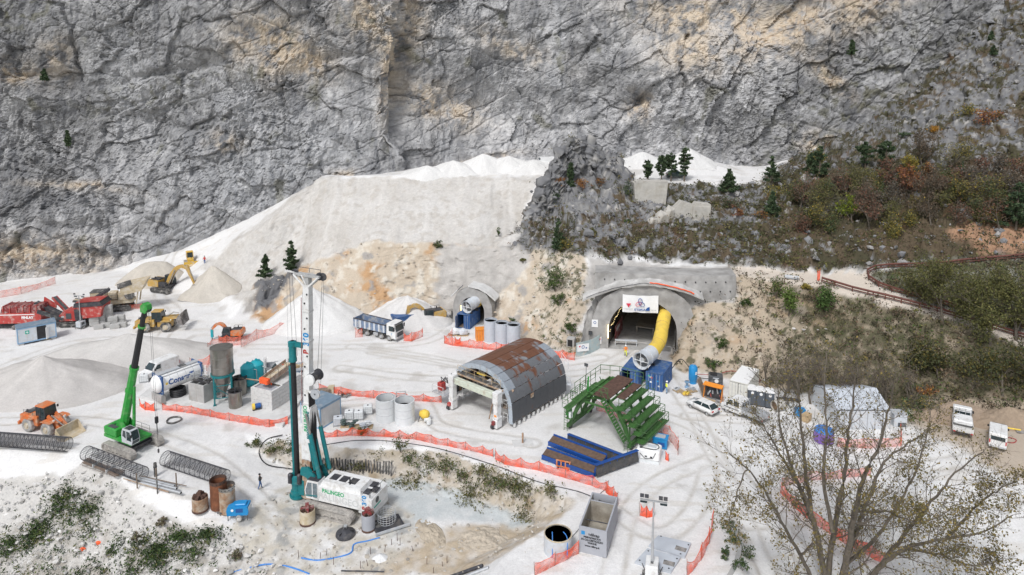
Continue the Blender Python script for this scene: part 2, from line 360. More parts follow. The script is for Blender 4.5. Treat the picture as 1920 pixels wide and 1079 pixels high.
z_rbank = smear(zone([(1255,660),(1290,560),(1375,500),(1540,530),(1700,578),(1930,645),(2500,800),(2500,830),(1900,785),(1700,770),(1480,735),(1300,702),(1262,695)]))
z_shot = smear(zone([(815,600),(820,462),(990,468),(985,500),(930,560),(925,605)]) + zone([(1095,560),(1108,484),(1378,506),(1380,565),(1300,575),(1270,640),(1140,645),(1118,652),(1110,600)]))
z_outc = smear(zone([(472,590),(480,530),(560,512),(545,530),(505,575)]))
z_pile = smear(zone([(380,500),(590,335),(1010,330),(960,470),(690,455),(610,482),(470,590)]))
z_tan = smear(zone([(640,1079),(760,1025),(830,985),(930,985),(1010,975),(1060,935),(1080,950),(1010,1000),(880,1079)]), 3)
z_emb = smear(zone([(455,830),(600,840),(800,845),(1000,905),(1075,945),(1000,985),(880,945),(720,905),(560,885)]), 2)
z_wet = smear(zone([(695,900),(760,900),(880,932),(970,962),(1003,978),(960,988),(880,978),(805,965),(795,992),(735,1012),(688,960)]), 3)
z_low = smear(zone([(-500,1200),(-500,880),(60,900),(170,870),(300,960),(390,990),(470,1010),(540,1079),(560,1200)]), 3)
z_loop = smear(zone([(1615,508),(1645,540),(1760,576),(1930,624),(2500,810),(2500,450),(1930,482),(1840,486),(1700,498)]), 2)
z_dirt = smear(zone([(1690,790),(1740,745),(2400,790),(2400,960),(1900,900),(1800,840)]), 6)
z_road2 = smear(zone([(1380,500),(1545,512),(1640,503),(1628,520),(1660,545),(1930,630),(1930,650),(1750,594),(1640,564),(1540,538),(1375,518)]), 1)
z_red = smear(zone([(1780,435),(1830,415),(1930,425),(1960,475),(1850,480)]), 3)
n1 = fbm(V, .12, 4, 21); n2 = fbm(V, .6, 4, 31); n3 = fbm(V, 2.2, 3, 41); nr = fbm(V, .5, 4, 51, ridge=True)
def mixc(c, k, m): return c*(1-m[:, None])+np.asarray(k)[None]*m[:, None]
C = np.ones((len(V), 3))*np.array([.70,.69,.675]); C *= (1+.10*n1+.07*n2+.05*n3)[:, None]
track = sstep(.12, .3, fbm(V*np.array([.35, 1.6, 1]), .5, 4, 61)); C = mixc(C, (.56,.52,.46), .45*track)
rut = np.zeros(len(V)); rdisp = np.zeros(len(V))
for tr_ in ([(700,660),(900,690),(1080,700),(1180,660),(1205,640)],[(640,690),(820,710),(1000,690),(1130,670)],[(470,650),(650,650),(800,640),(860,600)],[(1210,650),(1290,760),(1340,850),(1400,960),(1460,1079)],[(1150,760),(1300,800),(1400,900),(1500,1000),(1560,1079)],[(1290,780),(1480,800),(1650,870),(1860,850)],[(0,690),(150,640),(300,640),(430,660)],[(300,640),(330,590),(300,560),(330,510),(420,440)],[(0,790),(180,790),(330,830),(430,870),(520,930),(600,1000)],[(1130,940),(1230,1000),(1300,960),(1330,880)],[(620,760),(780,750),(830,800),(1000,830)],[(1400,960),(1600,940),(1900,920)],[(640,1079),(760,1020),(880,985),(1000,980)],[(700,1079),(830,1030),(930,1000)],[(1210,640),(1150,690),(960,700),(800,670),(660,650)],[(1330,860),(1240,900),(1180,960),(1150,1079)]):
 q = catmull([np.array(PV(a_, b_, 0.)) for a_, b_ in tr_], 60)[:, :2]; best = np.full(len(V), 99.)
 near = np.where((V[:, 0] > q[:, 0].min()-3) & (V[:, 0] < q[:, 0].max()+3) & (V[:, 1] > q[:, 1].min()-3) & (V[:, 1] < q[:, 1].max()+3))[0]
 P2 = V[near, :2]+.25*np.stack([n1[near], n2[near]], 1)
 for a_, b_ in zip(q[:-1], q[1:]):
  d_ = b_-a_; L2 = (d_*d_).sum()+1e-9; t_ = np.clip(((P2-a_)@d_)/L2, 0, 1); best[near] = np.minimum(best[near], np.linalg.norm(P2-a_-t_[:, None]*d_, axis=1))
 e_ = np.exp(-((best-.95)/.28)**2)*(.45+.9*np.clip(n2+.3, 0, 1)); rut = np.maximum(rut, e_); rdisp = np.maximum(rdisp, np.exp(-((best-.95)/.3)**2)-.5*np.exp(-((best-.45)/.25)**2))
damp = sstep(.22, .38, fbm(V, .16, 4, 63)); C = mixc(C, (.48,.455,.42), damp*.6); C = mixc(C, (.45,.42,.375), rut*.75)
C = mixc(C, (.50,.475,.44), z_pile*np.clip(.85+.6*n1, 0, 1)); C = mixc(C, (.43,.395,.35), z_pile*sstep(.05, .3, n2)*.6)
streak = fbm(V*np.array([1, .12, .12]), .35, 3, 66); C = mixc(C, (.62,.60,.57), z_pile*sstep(.1, .45, streak)*.6)
tanc = mixc(np.ones_like(C)*np.array([.50,.425,.335]), (.46,.29,.16), sstep(.08, .3, n1+.3*n2)); tanc = mixc(tanc, (.60,.55,.47), sstep(0, .3, n2-.2*n1)); tanc = mixc(tanc, (.30,.29,.28), sstep(.2, .34, fbm(V, .3, 4, 71))*.8)
C = C*(1-z_bank[:, None])+tanc*z_bank[:, None]
tr = mixc(tanc, (.36,.29,.21), .5*np.ones(len(V))); gv = sstep(1400, 1560, ppx); tr = mixc(tr, (.16,.135,.09), np.clip(gv*.8+gv*n2*1.2, 0, .95))
C = C*(1-z_rbank[:, None])+tr*z_rbank[:, None]
vg = (z_rbank*sstep(.02, .2, fbm(V, .9, 4, 81)+.25*gv-.08)+z_bank*sstep(985, 1040, ppx)*sstep(.05, .2, fbm(V, 1.1, 3, 83)))
C = mixc(C, (.075,.075,.04), np.clip(vg, 0, 1)*.8)
rock = np.ones_like(C)*np.array([.235,.231,.224]); rock = mixc(rock, (.42,.40,.37), sstep(.05, .35, n2)); rock = mixc(rock, (.17,.17,.175), sstep(.1, .4, fbm(V, .8, 4, 91, ridge=True)-.2))
gv2 = sstep(1350, 1560, ppx)*sstep(250, 330, ppy)
spur = np.exp(-((ppx-1070)/95)**2-((ppy-330)/75)**2); veg = sstep(-.06, .10, .8*fbm(V, 1.0, 4, 95)+.5*fbm(V, .3, 3, 96)+.26*gv2-.03*(ppy < 330)-.45*spur+.09*sstep(1000, 1100, ppx)*sstep(385, 430, ppy)); vc = mixc(np.ones_like(C)*np.array([.066,.06,.036]), (.105,.08,.052), sstep(-.1, .2, n1)); vc = mixc(vc, (.12,.07,.042), sstep(.25, .4, fbm(V, .25, 3, 97))*.6)
rock = rock*(1-veg[:, None])+vc*veg[:, None]
C = C*(1-z_slope[:, None])+rock*z_slope[:, None]
C = mixc(C, (.44,.42,.395), z_shot*.95); C = C*(1+z_shot*(.35*n2+.25*n1))[:, None]
C = mixc(C, (.10,.10,.055), z_loop*np.clip(1.0+1.0*n2, 0, 1)*(1-.8*z_road2)); C = mixc(C, (.15,.15,.155), z_outc)
C = mixc(C, (.46,.38,.28), z_tan*np.clip(.8+n2, 0, 1)); C = mixc(C, (.42,.36,.28), z_emb*np.clip(.75+n2, 0, 1)); C = mixc(C, (.30,.23,.15), z_emb*sstep(.15, .35, fbm(V, .7, 3, 99))*.7)
C = mixc(C, (.475,.505,.505), np.clip(z_wet, 0, 1)*.9*np.clip(.9+n2, 0, 1))
C = mixc(C, (.50,.48,.45), z_low*.8); C = mixc(C, (.32,.29,.25), z_low*sstep(.0, .25, fbm(V, .3, 4, 101)-.2*(ppy < 980))*.7)
z_bl = smear(zone([(-500,1010),(0,1000),(95,965),(150,915),(200,925),(200,985),(150,1030),(160,1200),(-500,1200)])+zone([(265,1030),(330,975),(400,1000),(390,1060),(300,1079)]), 3); C = mixc(C, (.34,.315,.275), z_bl*np.clip(.4+1.5*n2, 0, 1)); C = mixc(C, (.42,.345,.265), z_dirt*.9); C = mixc(C, (.60,.53,.45), z_road2); C = mixc(C, (.36,.22,.14), z_red)
pitm = smear(zone([(540,910),(700,905),(800,1000),(700,1079),(480,1079),(430,990)]), 5); C = mixc(C, (.50,.46,.39), pitm*np.clip(.6+1.5*n2, 0, 1)); C = mixc(C, (.33,.33,.32), pitm*sstep(.12, .3, fbm(V, .45, 4, 103))*.8)
cid, f1, f2, _ = worley(V+.3*np.stack([n2, n3, n1], 1), .55, 2); blk = _jit[cid, 0]-.5
amp = .05+.28*z_bank+.25*z_rbank+.75*z_slope+.30*z_pile*0+.35*z_emb+.22*z_low+.10*z_pile-.25*z_shot*z_bank+.55*z_outc
cid2, g1, g2, tl2 = worley(V*np.array([1, 1, .6])+.5*np.stack([n2, n3, n1], 1), .5, 9); disp = (z_slope*.9+z_outc*.7+z_bank*.35)*tl2*(1+1.2*spur)+amp*(n2*1.1+.55*nr+.6*n3*.6)+(z_slope*.45+z_outc*.5+z_bank*.15+z_rbank*.15)*blk+z_slope*n1*.8+.8*z_slope*(ppx > 940)*(ppx < 1190)*(ppy < 420)*(np.abs(fbm(V, .45, 3, 119))*2.2)
bumpy = fbm(V, 1.7, 3, 111); C *= (1+z_pile*(.16*n3+.10*fbm(V, 3.2, 2, 113)))[:, None]; disp += z_pile*.16*fbm(V, 1.1, 4, 112, gain=.7)+(.08*z_pile+.10*z_low+.03)*bumpy+z_tan*.12*n2+z_pile*(.45*streak+.30*fbm(V*np.array([1, .12, .12]), .9, 3, 67)+.25*np.sin(V[:, 2]*1.5+2*n1)*sstep(-.1, .3, n1))
disp -= .06*rdisp*(nrm[:, 2] > .8); disp *= sstep(45, 50, V[:, 1])*(1-.85*z_road2)
V2 = V+nrm*disp[:, None]; V2[:, 1] = np.where(nrm[:, 2] < .5, V2[:, 1], V[:, 1])
TUN = dict(main=(G(1203,652), 7, 5.4, 3.2, 8.3), pilot=(G(889,604), 16, 2.3, 2.4, 4.9))
ii = np.arange(NU-1)[:, None]*NR+np.arange(NR-1)[None]; F = np.stack([ii, ii+NR, ii+NR+1, ii+1], -1).reshape(-1, 4)
ctr = V[F].mean(1); keep = np.ones(len(F), bool)
for c, hd, hw, wh, cr in TUN.values():
 a = np.array([math.sin(R(hd)), math.cos(R(hd))]); q = ctr[:, :2]-np.array([c.x, c.y]); s = q@a; l = q[:, 0]*a[1]-q[:, 1]*a[0]-(.24*np.maximum(s, 0) if hw > 4 else 0)
 keep &= ~((np.abs(l) < hw+.25) & (s > -2.5) & (s < 30) & (ctr[:, 2] < cr+.3) & (ctr[:, 2] > .12))
me = np_mesh('ground', V2, F[keep], True, C); gmat = vcol_mat('ground', fine=14., amt=.14, bump=.05); me.materials.append(gmat)
tag(link_mesh('ground', me), kind='structure')
vf = MB(); vf.quad((-900,-500,-24), (900,-500,-24), (900,40,-24), (-900,40,-24)); vf.quad((-900,40,-24), (900,40,-24), (900,700,-26), (-900,700,-26))
tag(vf.build('valley_floor', mat('valley_floor', (.12,.12,.08), var=.3, scale=.05)), kind='structure')
# --- cliff
NCU, NCV = 1150, 400
base = catmull([np.array(p) for p in cbw], NCU)
hv = np.concatenate([np.linspace(-3, 66, 360), np.linspace(66, 125, 41)[1:]])
zb = base[:, 2]
H = np.maximum(125-zb*.35, 40)[:, None]*0+hv[None]
topz = 44+zb[:, None]*0
zz = zb[:, None]+hv[None]
xr = base[:, 0][:, None]
lean = .10+.16*sstep(30, 130, base[:, 0])[:, None]
tang = np.gradient(base, axis=0); tang[:, 2] = 0; tang /= np.linalg.norm(tang, axis=1)[:, None]; cn = np.stack([-tang[:, 1], tang[:, 0], tang[:, 2]*0], 1)   # into the rock
off = hv[None]*lean+1.6*np.sin(hv[None]*.14+base[:, 0][:, None]*.03)
X = base[:, 0][:, None]+cn[:, 0][:, None]*off; Y = base[:, 1][:, None]+cn[:, 1][:, None]*off
CV = np.stack([X.ravel(), Y.ravel(), zz.ravel()], 1); cnv = np.repeat(-cn, NCV, axis=0); cnv[:, 2] = .12; cnv /= np.linalg.norm(cnv, axis=1)[:, None]
sh = CV.copy(); k_r = sstep(20, 60, CV[:, 0])   # strata tilt: steep on the left, dipping to the left on the right
sh[:, 2] = CV[:, 2]*.8-CV[:, 0]*(.15+.35*k_r)
sh2 = sh*np.array([.55, .55, 1.35])
wob = np.stack([fbm(CV, .09, 3, 201), fbm(CV, .09, 3, 205), fbm(CV, .09, 3, 209)], 1); wo2 = np.stack([fbm(CV, .5, 2, 202), fbm(CV, .5, 2, 206), fbm(CV, .5, 2, 207)], 1)
b0 = fbm(CV*np.array([1, 1, .55]), .030, 3, 210); b1 = fbm(CV+4*wob, .075, 4, 220); b2 = fbm(sh2+3*wob, .21, 4, 230); b3 = fbm(CV+1.5*wob, .62, 3, 240)
c1, w1, w2, t1 = worley(sh2*np.array([1, 1, .7])+3*wob+.35*wo2, .17, 3); c2, v1, v2, t2_ = worley(sh*np.array([1.1, 1.1, .6])+1.6*wob+.3*wo2, .40, 4); c3, x1, x2, t3 = worley(CV*np.array([1, 1, .7])+1.0*wob+.25*wo2, .95, 6); c4, y1, y2, t4 = worley(CV+.2*wo2, 2.1, 7)
facet1, facet2, facet3 = _jit[c1, 1]-.5, _jit[c2, 2]-.5, _jit[c3, 0]-.5
crack1 = 1-sstep(0, .05, w2-w1); crack2 = 1-sstep(0, .06, v2-v1)
rgh = .45+.75*sstep(-.12, .25, fbm(CV*np.array([1, 1, .8]), .04, 3, 251))
def frac(ax, az, f, w, sd): q = CV[:, 0]*ax+CV[:, 2]*az; p_ = CV[:, 0]*-az+CV[:, 2]*ax; return 1-sstep(0, w, np.abs(noise(np.stack([q*.14, p_, CV[:, 1]*.1], 1)+.8*wob, f, sd)))
lf = frac(.86, .5, .16, .05, 61)*.7+frac(.94, -.34, .13, .05, 62)*.6+frac(.25, .97, .15, .045, 63)*.45+frac(.6, .8, .3, .04, 64)*.15
cd = 4.2*b0+1.8*b1+.9*b2+(.36*b3+.75*t2_+.3*facet2+.5*t3+.16*facet3+.25*t4-.18*crack2)*rgh+1.5*t1+.6*facet1-.25*crack1-.48*lf
cpx, cpy = proj(CV[:, 0], CV[:, 1], CV[:, 2])
def blob(cx, cy, rx, ry, rot=0):
 dx, dy = cpx+14*b1-cx, cpy+14*b2-cy; c, s = math.cos(R(rot)), math.sin(R(rot)); q = ((dx*c+dy*s)/rx)**2+((-dx*s+dy*c)/ry)**2
 return np.exp(-q)
for (cx, cy, rx, ry, rot, a) in [(1200,185,26,16,10,-3.2),(500,85,55,40,15,-2.2),(745,190,14,150,8,-3.0),(1330,20,110,45,5,-2.6),(1480,40,90,40,-15,-2.4),(60,140,70,12,0,-1.6),(640,108,40,8,-5,-1.3),(280,140,120,9,-12,-1.2),(120,425,120,9,3,-1.3),(90,470,110,7,2,-1.2),(330,235,160,8,10,-1.0),(900,190,70,40,20,-1.4),(1060,120,60,120,10,1.8),(300,330,120,90,0,1.6),(850,110,90,80,0,1.8),(560,270,70,80,0,1.4)]:
 cd += a*blob(cx, cy, rx, ry, rot)
lim = sstep(0, 4, np.tile(hv, NCU)+1)          # the foot stays put
CV2 = CV+cnv*(cd*(.35+.65*lim))[:, None]
cc = np.ones((len(CV), 3))*np.array([.325,.322,.322]); m1 = fbm(CV+2*wob, .05, 4, 260); m2 = fbm(CV, .33, 5, 270, gain=.6); m3 = fbm(CV, 1.6, 3, 280)
cc *= (1+.75*m1+.85*m2+.4*m3)[:, None]
cc = mixc(cc, (.52,.515,.51), sstep(.08, .42, m2+.5*m1+.25*facet2)*.65)
cc = mixc(cc, (.155,.158,.168), sstep(.02, .32, fbm(sh*np.array([1.3, 1.3, .35])+wob, .45, 4, 285)-.15*m1)*.6)
for (cx, cy, rx, ry, rot, a) in [(500,85,70,50,15,1),(560,110,60,30,20,.8),(745,40,40,60,0,1),(735,130,22,90,5,.9),(690,30,50,40,0,.8),(830,200,70,30,20,.9),(1200,200,22,24,0,1),(1330,30,130,40,5,.9),(1480,50,110,40,-20,1),(1620,10,80,40,-20,.8),(1300,95,70,40,0,.7),(1560,150,50,14,40,.9),(20,140,50,20,0,1),(100,110,30,40,0,.6),(60,480,120,30,0,.9),(180,500,60,30,0,.7),(140,350,90,8,5,.7),(420,270,30,20,0,.7),(740,420,40,20,0,.5),(960,90,90,20,20,.5),(1690,215,24,30,0,.8),(640,330,30,12,0,.7),(900,300,60,8,-10,.8),(1540,270,40,20,0,.8)]:
 t = blob(cx, cy, rx, ry, rot); cc = mixc(cc, (.56,.475,.37), np.clip(t*a*1.35, 0, 1)*sstep(-.28, .22, m2+.5*b3+.12*t3)); cc = mixc(cc, (.46,.33,.21), np.clip(t*a-.25, 0, 1)*sstep(.05, .3, m3+.5*m1)*.8)
cc *= (1-.22*blob(120,120,260,260)-.2*blob(1750,120,220,200)+.14*blob(1150,200,300,160))[:, None]; cc = mixc(cc, (.47,.47,.475), sstep(.1, .4, fbm(CV*np.array([1, 1, .3])+2*wob, .10, 4, 256))*.55); cc = mixc(cc, (.43,.45,.475), blob(520,330,180,120,0)*.22); cc = mixc(cc, (.50,.51,.53), blob(250,490,150,50,-15)*.4)  # last blob paints pale dust haze into the rock colour at the foot
green = sstep(.25, .4, fbm(CV, .14, 4, 290)+.06*b1)*sstep(.5, .8, facet2+.7); gr = blob(1650,200,230,120,-30)+blob(280,170,150,30,-15)*.8+blob(30,20,90,40,0); cc = mixc(cc, (.12,.115,.06), np.clip(green*.5+gr*sstep(.05, .3, fbm(CV, .5, 4, 295))*.7, 0, .85))
jj = np.arange(NCU-1)[:, None]*NCV+np.arange(NCV-1)[None]; CF = np.stack([jj, jj+NCV, jj+NCV+1, jj+1], -1).reshape(-1, 4)
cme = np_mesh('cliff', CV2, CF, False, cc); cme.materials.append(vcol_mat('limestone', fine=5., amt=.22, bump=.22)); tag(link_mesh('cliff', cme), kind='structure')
tp = base+cn*(hv[-1]*lean); MBp = MB(); top = [(float(a), float(b), float(c)) for a, b, c in CV2.reshape(NCU, NCV, 3)[::10, -1]]
for a, b in zip(top[:-1], top[1:]): MBp.quad(a, b, (b[0]*1.6, b[1]*2.2, b[2]+25), (a[0]*1.6, a[1]*2.2, a[2]+25))
for e_, sx_ in ((0, -1), (-1, 1)):
 p_ = CV2.reshape(NCU, NCV, 3)[e_, ::57]; q_ = p_+np.array([sx_*150, -45, 0]); r_ = q_+np.array([sx_*120, -120, 0])
 for A_, B_ in ((p_, q_), (q_, r_)):
  for k_ in range(len(p_)-1): MBp.quad(*[tuple(float(t_) for t_ in v_) for v_ in (A_[k_], B_[k_], B_[k_+1], A_[k_+1])])
tag(MBp.build('hill', mat('hill', (.12,.12,.07), var=.3, scale=.1)), kind='structure')
# --- plants and stones
def leaf_mat(name):
 m = bpy.data.materials.new(name); m.use_nodes = True; nt = m.node_tree; b = nt.nodes['Principled BSDF']; b.inputs['Roughness'].default_value = .75; b.inputs['Specular IOR Level'].default_value = .15
 a = nt.nodes.new('ShaderNodeAttribute'); a.attribute_name = 'col'; nt.links.new(a.outputs['Color'], b.inputs['Base Color']); return m
M_LEAF = leaf_mat('foliage'); M_BARK = mat('bark', (.13,.105,.08), var=.35, scale=4, bump=.02); M_BARKG = mat('grey_bark', (.125,.105,.082), var=.3, scale=4)
def quads(c, size, rs, flat=0., elong=1.6):
 """randomly turned leaf-sized quads round the centres c"""
 n = len(c); a = rs.normal(size=(n, 3)); a[:, 2] *= (1-flat); a /= np.linalg.norm(a, axis=1)[:, None]+1e-9
 b = np.cross(a, rs.normal(size=(n, 3))); b /= np.linalg.norm(b, axis=1)[:, None]+1e-9
 s = (size*(.6+.8*rs.rand(n)))[:, None] if np.ndim(size) == 0 else (size*(.6+.8*rs.rand(n)))[:, None]
 a = a*s*elong/2; b = b*s/2
 V = np.stack([c-a, c+b*.8-a*.1, c+a, c-b*.8+a*.1], 1).reshape(-1, 3); F = np.arange(4*n).reshape(-1, 4); return V, F
def leaf_obj(name, c, size, pal, rs, parent, elong=1.6, colf=None, kind=None):
 V, F = quads(c, size, rs, elong=elong); pal = np.array(pal); k = rs.randint(len(pal), size=len(c)); col = pal[k]*(.7+.6*rs.rand(len(c)))[:, None]
 me = np_mesh(name, V, F, False, np.repeat(col, 4, axis=0)); me.materials.append(M_LEAF); o = link_mesh(name, me, parent)
 if kind: o['kind'] = kind
 return o
def clumps(cs, rad, n, rs, shell=.55):
 d = rs.normal(size=(len(cs)*n, 3)); d /= np.linalg.norm(d, axis=1)[:, None]; r = (shell+(1-shell)*rs.rand(len(d)))
 return np.repeat(cs, n, axis=0)+d*(np.repeat(rad, n)*r)[:, None]*np.array([1, 1, .75])
PINE = [(.05,.08,.04), (.07,.105,.05), (.038,.06,.035), (.09,.12,.06)]
GRN = [(.07,.11,.03), (.05,.085,.03), (.10,.13,.04), (.04,.065,.025)]
OLV = [(.13,.125,.045), (.10,.105,.04), (.16,.14,.055), (.075,.08,.035)]
ORG = [(.30,.13,.035), (.22,.09,.035), (.34,.18,.05), (.15,.07,.04)]
BRN = [(.13,.10,.07), (.10,.08,.06), (.15,.105,.07), (.085,.07,.05)]
RED = [(.19,.085,.06), (.15,.07,.05), (.21,.10,.065)]
YEL = [(.30,.24,.05), (.22,.19,.05), (.16,.15,.05), (.35,.25,.05)]
PALE = [(.25,.23,.15), (.19,.19,.10), (.15,.16,.08)]
def pine(p, h, label, seed, w=.30, trunk=.25, group=None, lean=0, pal=PINE, gap=.75, oval=False):
 rs = np.random.RandomState(seed); t = thing('pine_tree', label, 'tree', p, rs.rand()*360, group)
 MB().path([(0, 0, -.4), (lean*.3, 0, h*.4), (lean, 0, h*.97)], .022*h+.04, 6, r1=.02).build('trunk', M_BARK, t, smooth=True)
 bm = MB(); C = []; z = h*trunk
 while z < h*.96:
  k = (z-h*trunk)/(h*(1-trunk)); rr = h*w*((1-k)**.75 if not oval else 1.05*math.sin(math.pi*(.12+.84*k))**.8)*(.6+.7*rs.rand()); nb = rs.randint(4, 7) if k < .8 else 3; a0 = rs.rand()*6
  for j in range(nb):
   if rs.rand() > gap: continue
   a = a0+j*6.283/nb+rs.rand()*.6; r = rr*(.7+.5*rs.rand()); tip = np.array([math.cos(a)*r+lean*z/h, math.sin(a)*r, z+r*.25])
   bm.tube((lean*z/h, 0, z), tip, .03, 4, .012, cap=False)
   m = max(3, int(r*5))
   for q in range(m): f = .3+.75*(q+rs.rand()*.6)/m; c = np.array([lean*z/h, 0, z])*(1-f)+tip*f; C.append(c)
  z += h*.085*(.8+.5*rs.rand())
 C.append(np.array([lean, 0, h*.97])); C = np.array(C)
 bm.build('branches', M_BARK, t)
 P = clumps(C, np.full(len(C), .07*h**.6+.10), 16 if h > 3 else 12, rs, .2); leaf_obj('crown', P, .26 if h > 4 else .2, pal, rs, t, elong=2.4); return t
def bush(p, w, h, label, seed, pal=GRN, n=420, name='bush', cat='bush', group=None, leaf=.16, twig=6):
 rs = np.random.RandomState(seed); t = thing(name, label, cat, p, 0, group)
 m = max(5, int(9*w)); cs = rs.normal(size=(m, 3))*np.array([w*.24, w*.24, h*.2])+np.array([0, 0, h*.5]); cs[:, 2] = np.clip(cs[:, 2], .1*h, .9*h)
 b = MB()
 for c in cs[:max(twig, 4)]: b.path([(0, 0, -.3), tuple(c*.5), tuple(c*1.25)], .03, 4, r1=.008)
 b.build('stems', M_BARK, t)
 P = clumps(cs, np.full(m, .26*min(w, h*1.3)), max(12, n//m), rs, .25); P[:, 2] = np.abs(P[:, 2]); leaf_obj('leaves', P, leaf, pal, rs, t); return t
def limb(mb, p, d, L, r, lev, rs, tips, spread=.55, nseg=4, up=.12, kids=3, minr=.012):
 pts = [Vector(p)]; d = Vector(d).normalized()
 for k in range(nseg):
  d = (d+Vector(rs.normal(size=3))*.13+Vector((0, 0, up*.5))).normalized(); pts.append(pts[-1]+d*L/nseg)
 mb.path([tuple(q) for q in pts], r, 6 if r > .08 else 4 if r > .03 else 3, r1=max(minr, r*.42))
 if lev == 0: tips.extend([tuple(q) for q in pts[1:]]); return
 for j in range(kids+(lev > 1)):
  f = .3+.7*(j+rs.rand())/(kids+1); i = min(nseg-1, int(f*nseg)); q = pts[i].lerp(pts[i+1], f*nseg-i)
  side = Vector(rs.normal(size=3)).cross(d).normalized(); nd = (d*(1-spread)+side*spread+Vector((0, 0, up))).normalized()
  limb(mb, q, nd, L*(.45+.3*rs.rand()), max(minr, r*(.5-.08*f)), lev-1, rs, tips, spread, max(2, nseg-1), up, kids, minr)
 limb(mb, pts[-1], d, L*.6, max(minr, r*.42), lev-1, rs, tips, spread, max(2, nseg-1), up, kids, minr)
def broadleaf(p, h, label, seed, pal=BRN, leaves=6, lev=3, name='bare_tree', spread=.55, leaf=.13, bark=None, r=None, group=None, stems=1, minr=.018, puff=.5):
 rs = np.random.RandomState(seed); t = thing(name, label, 'tree', p, 0, group); mb = MB(); tips = []
 for s in range(stems):
  d = Vector((rs.normal()*.25*(stems > 1), rs.normal()*.25*(stems > 1), 1)); limb(mb, (0, 0, -.4), d, h*.5, (r or .022*h+.03)/(stems**.5), lev, rs, tips, spread, minr=minr)
 mb.build('trunk', bark or M_BARKG, t)
 T = np.array(tips)
 if leaves:
  n = int(leaves); P = np.repeat(T, n, axis=0)+rs.normal(size=(len(T)*n, 3))*puff*.35; leaf_obj('crown', P, leaf, pal, rs, t)
 return t
# --- scattered ground cover and stones: nobody could count them
def tuft(rs, n, w, h):
 c = rs.normal(size=(n, 3))*np.array([w*.4, w*.4, h*.25])+np.array([0, 0, h*.45]); return c
def scatter(name, label, idx, pal, rs, w, h, n, leaf, cat='shrubs', jit=.6, elong=1.6):
 P0 = V2[idx]+rs.normal(size=(len(idx), 3))*np.array([jit, jit, 0]); sz = .5+rs.rand(len(idx))**2*1.3
 c = rs.normal(size=(len(idx), n, 3))*np.array([w*.42, w*.42, h*.28])+np.array([0, 0, h*.35]); c[..., 2] = np.maximum(c[..., 2], -.05)
 c = (c*sz[:, None, None]+P0[:, None]).reshape(-1, 3); pal = np.array(pal); pc = pal[rs.randint(len(pal), size=len(idx))]; col = np.repeat(pc, n, axis=0)*(.65+.7*rs.rand(len(c)))[:, None]
 V, F = quads(c, leaf*np.repeat(sz, n)**.5, rs, elong=elong); m = np_mesh(name, V, F, False, np.repeat(col, 4, axis=0)); m.materials.append(M_LEAF)
 return tag(link_mesh(name, m), label, cat, kind='stuff')
_ico = bmesh.new(); bmesh.ops.create_icosphere(_ico, subdivisions=1, radius=1); _iv = np.array([v.co[:] for v in _ico.verts]); _if = np.array([[v.index for v in f.verts] for f in _ico.faces]); _ico.free()
def stones(name, label, idx, rs, s0, s1, cols, cat='stones', pw=4, jit=.5, fl=.5):
 n = len(idx); P0 = V2[idx]+rs.normal(size=(n, 3))*np.array([jit, jit, 0]); s = s0+(s1-s0)*rs.rand(n)**pw
 sc = s[:, None, None]*(.55+.8*rs.rand(n, 1, 3))*np.array([1, 1, fl]); v = _iv[None]*(1+.35*(rs.rand(n, len(_iv), 1)-.5)*2)*sc
 a = rs.rand(n)*6.28; ca, sa = np.cos(a)[:, None], np.sin(a)[:, None]; x = v[..., 0]*ca-v[..., 1]*sa; y = v[..., 0]*sa+v[..., 1]*ca
 v = np.stack([x, y, v[..., 2]], -1)+P0[:, None]; F = (_if[None]+(np.arange(n)*len(_iv))[:, None, None]).reshape(-1, 3); cols = np.array(cols); c = cols[rs.randint(len(cols), size=n)]*(.85+.3*rs.rand(n))[:, None]
 m = np_mesh(name, v.reshape(-1, 3), F, False, np.repeat(c, len(_iv), axis=0)); m.materials.append(gmat); return tag(link_mesh(name, m), label, cat, kind='stuff')
def pick(wt, n, rs):
 area = GY.ravel()**1.0*wt; area = area/area.sum(); return rs.choice(len(area), size=n, p=area)
_r = np.random.RandomState(5)
z_gr = smear(sum(zone(q) for q in ([(40,1020),(105,935),(135,900),(155,925),(100,990),(60,1040)],[(138,965),(190,930),(188,975),(150,1005)],[(150,1090),(205,1020),(242,1005),(222,1060),(190,1090)],[(225,1090),(262,1015),(295,990),(330,1000),(405,995),(415,1012),(365,1050),(330,1090)],[(-60,1060),(45,1035),(40,1010),(-60,1000)])), 2)
clear = (hgt(V[:, 0], V[:, 1]) > -50).astype(float)
vmask = veg*z_slope
scatter('ground_cover', 'low olive and brown scrub covering the rocky slope above the tunnels', pick(vmask*(ppx < 2100)*(ppx > 900)*(1+1.2*(ppx < 1500)), 8500, _r), OLV+BRN+[(.07,.075,.035)]*3, _r, .75, .5, 9, .20)
scatter('ground_cover', 'dry brown and green scrub on the steep bank below the rusty guard rails', pick(z_loop*.8+z_rbank*np.clip(sstep(1330, 1500, ppx)*(sstep(-.05, .2, n2)*.8+.2*sstep(1500, 1650, ppx))+.06, 0, 1)*(ppx < 2100), 4600, _r), OLV+BRN+GRN[:1]+BRN+[(.06,.055,.035)]*3, _r, .7, .55, 9, .19)
scatter('ground_cover', 'small dark green tufts dotting the pale bank between the two tunnels', pick(z_bank*sstep(980, 1040, ppx)*sstep(-.1, .2, n2), 330, _r), GRN[:2]+OLV[:2]+[(.06,.07,.03)], _r, .45, .35, 9, .15)
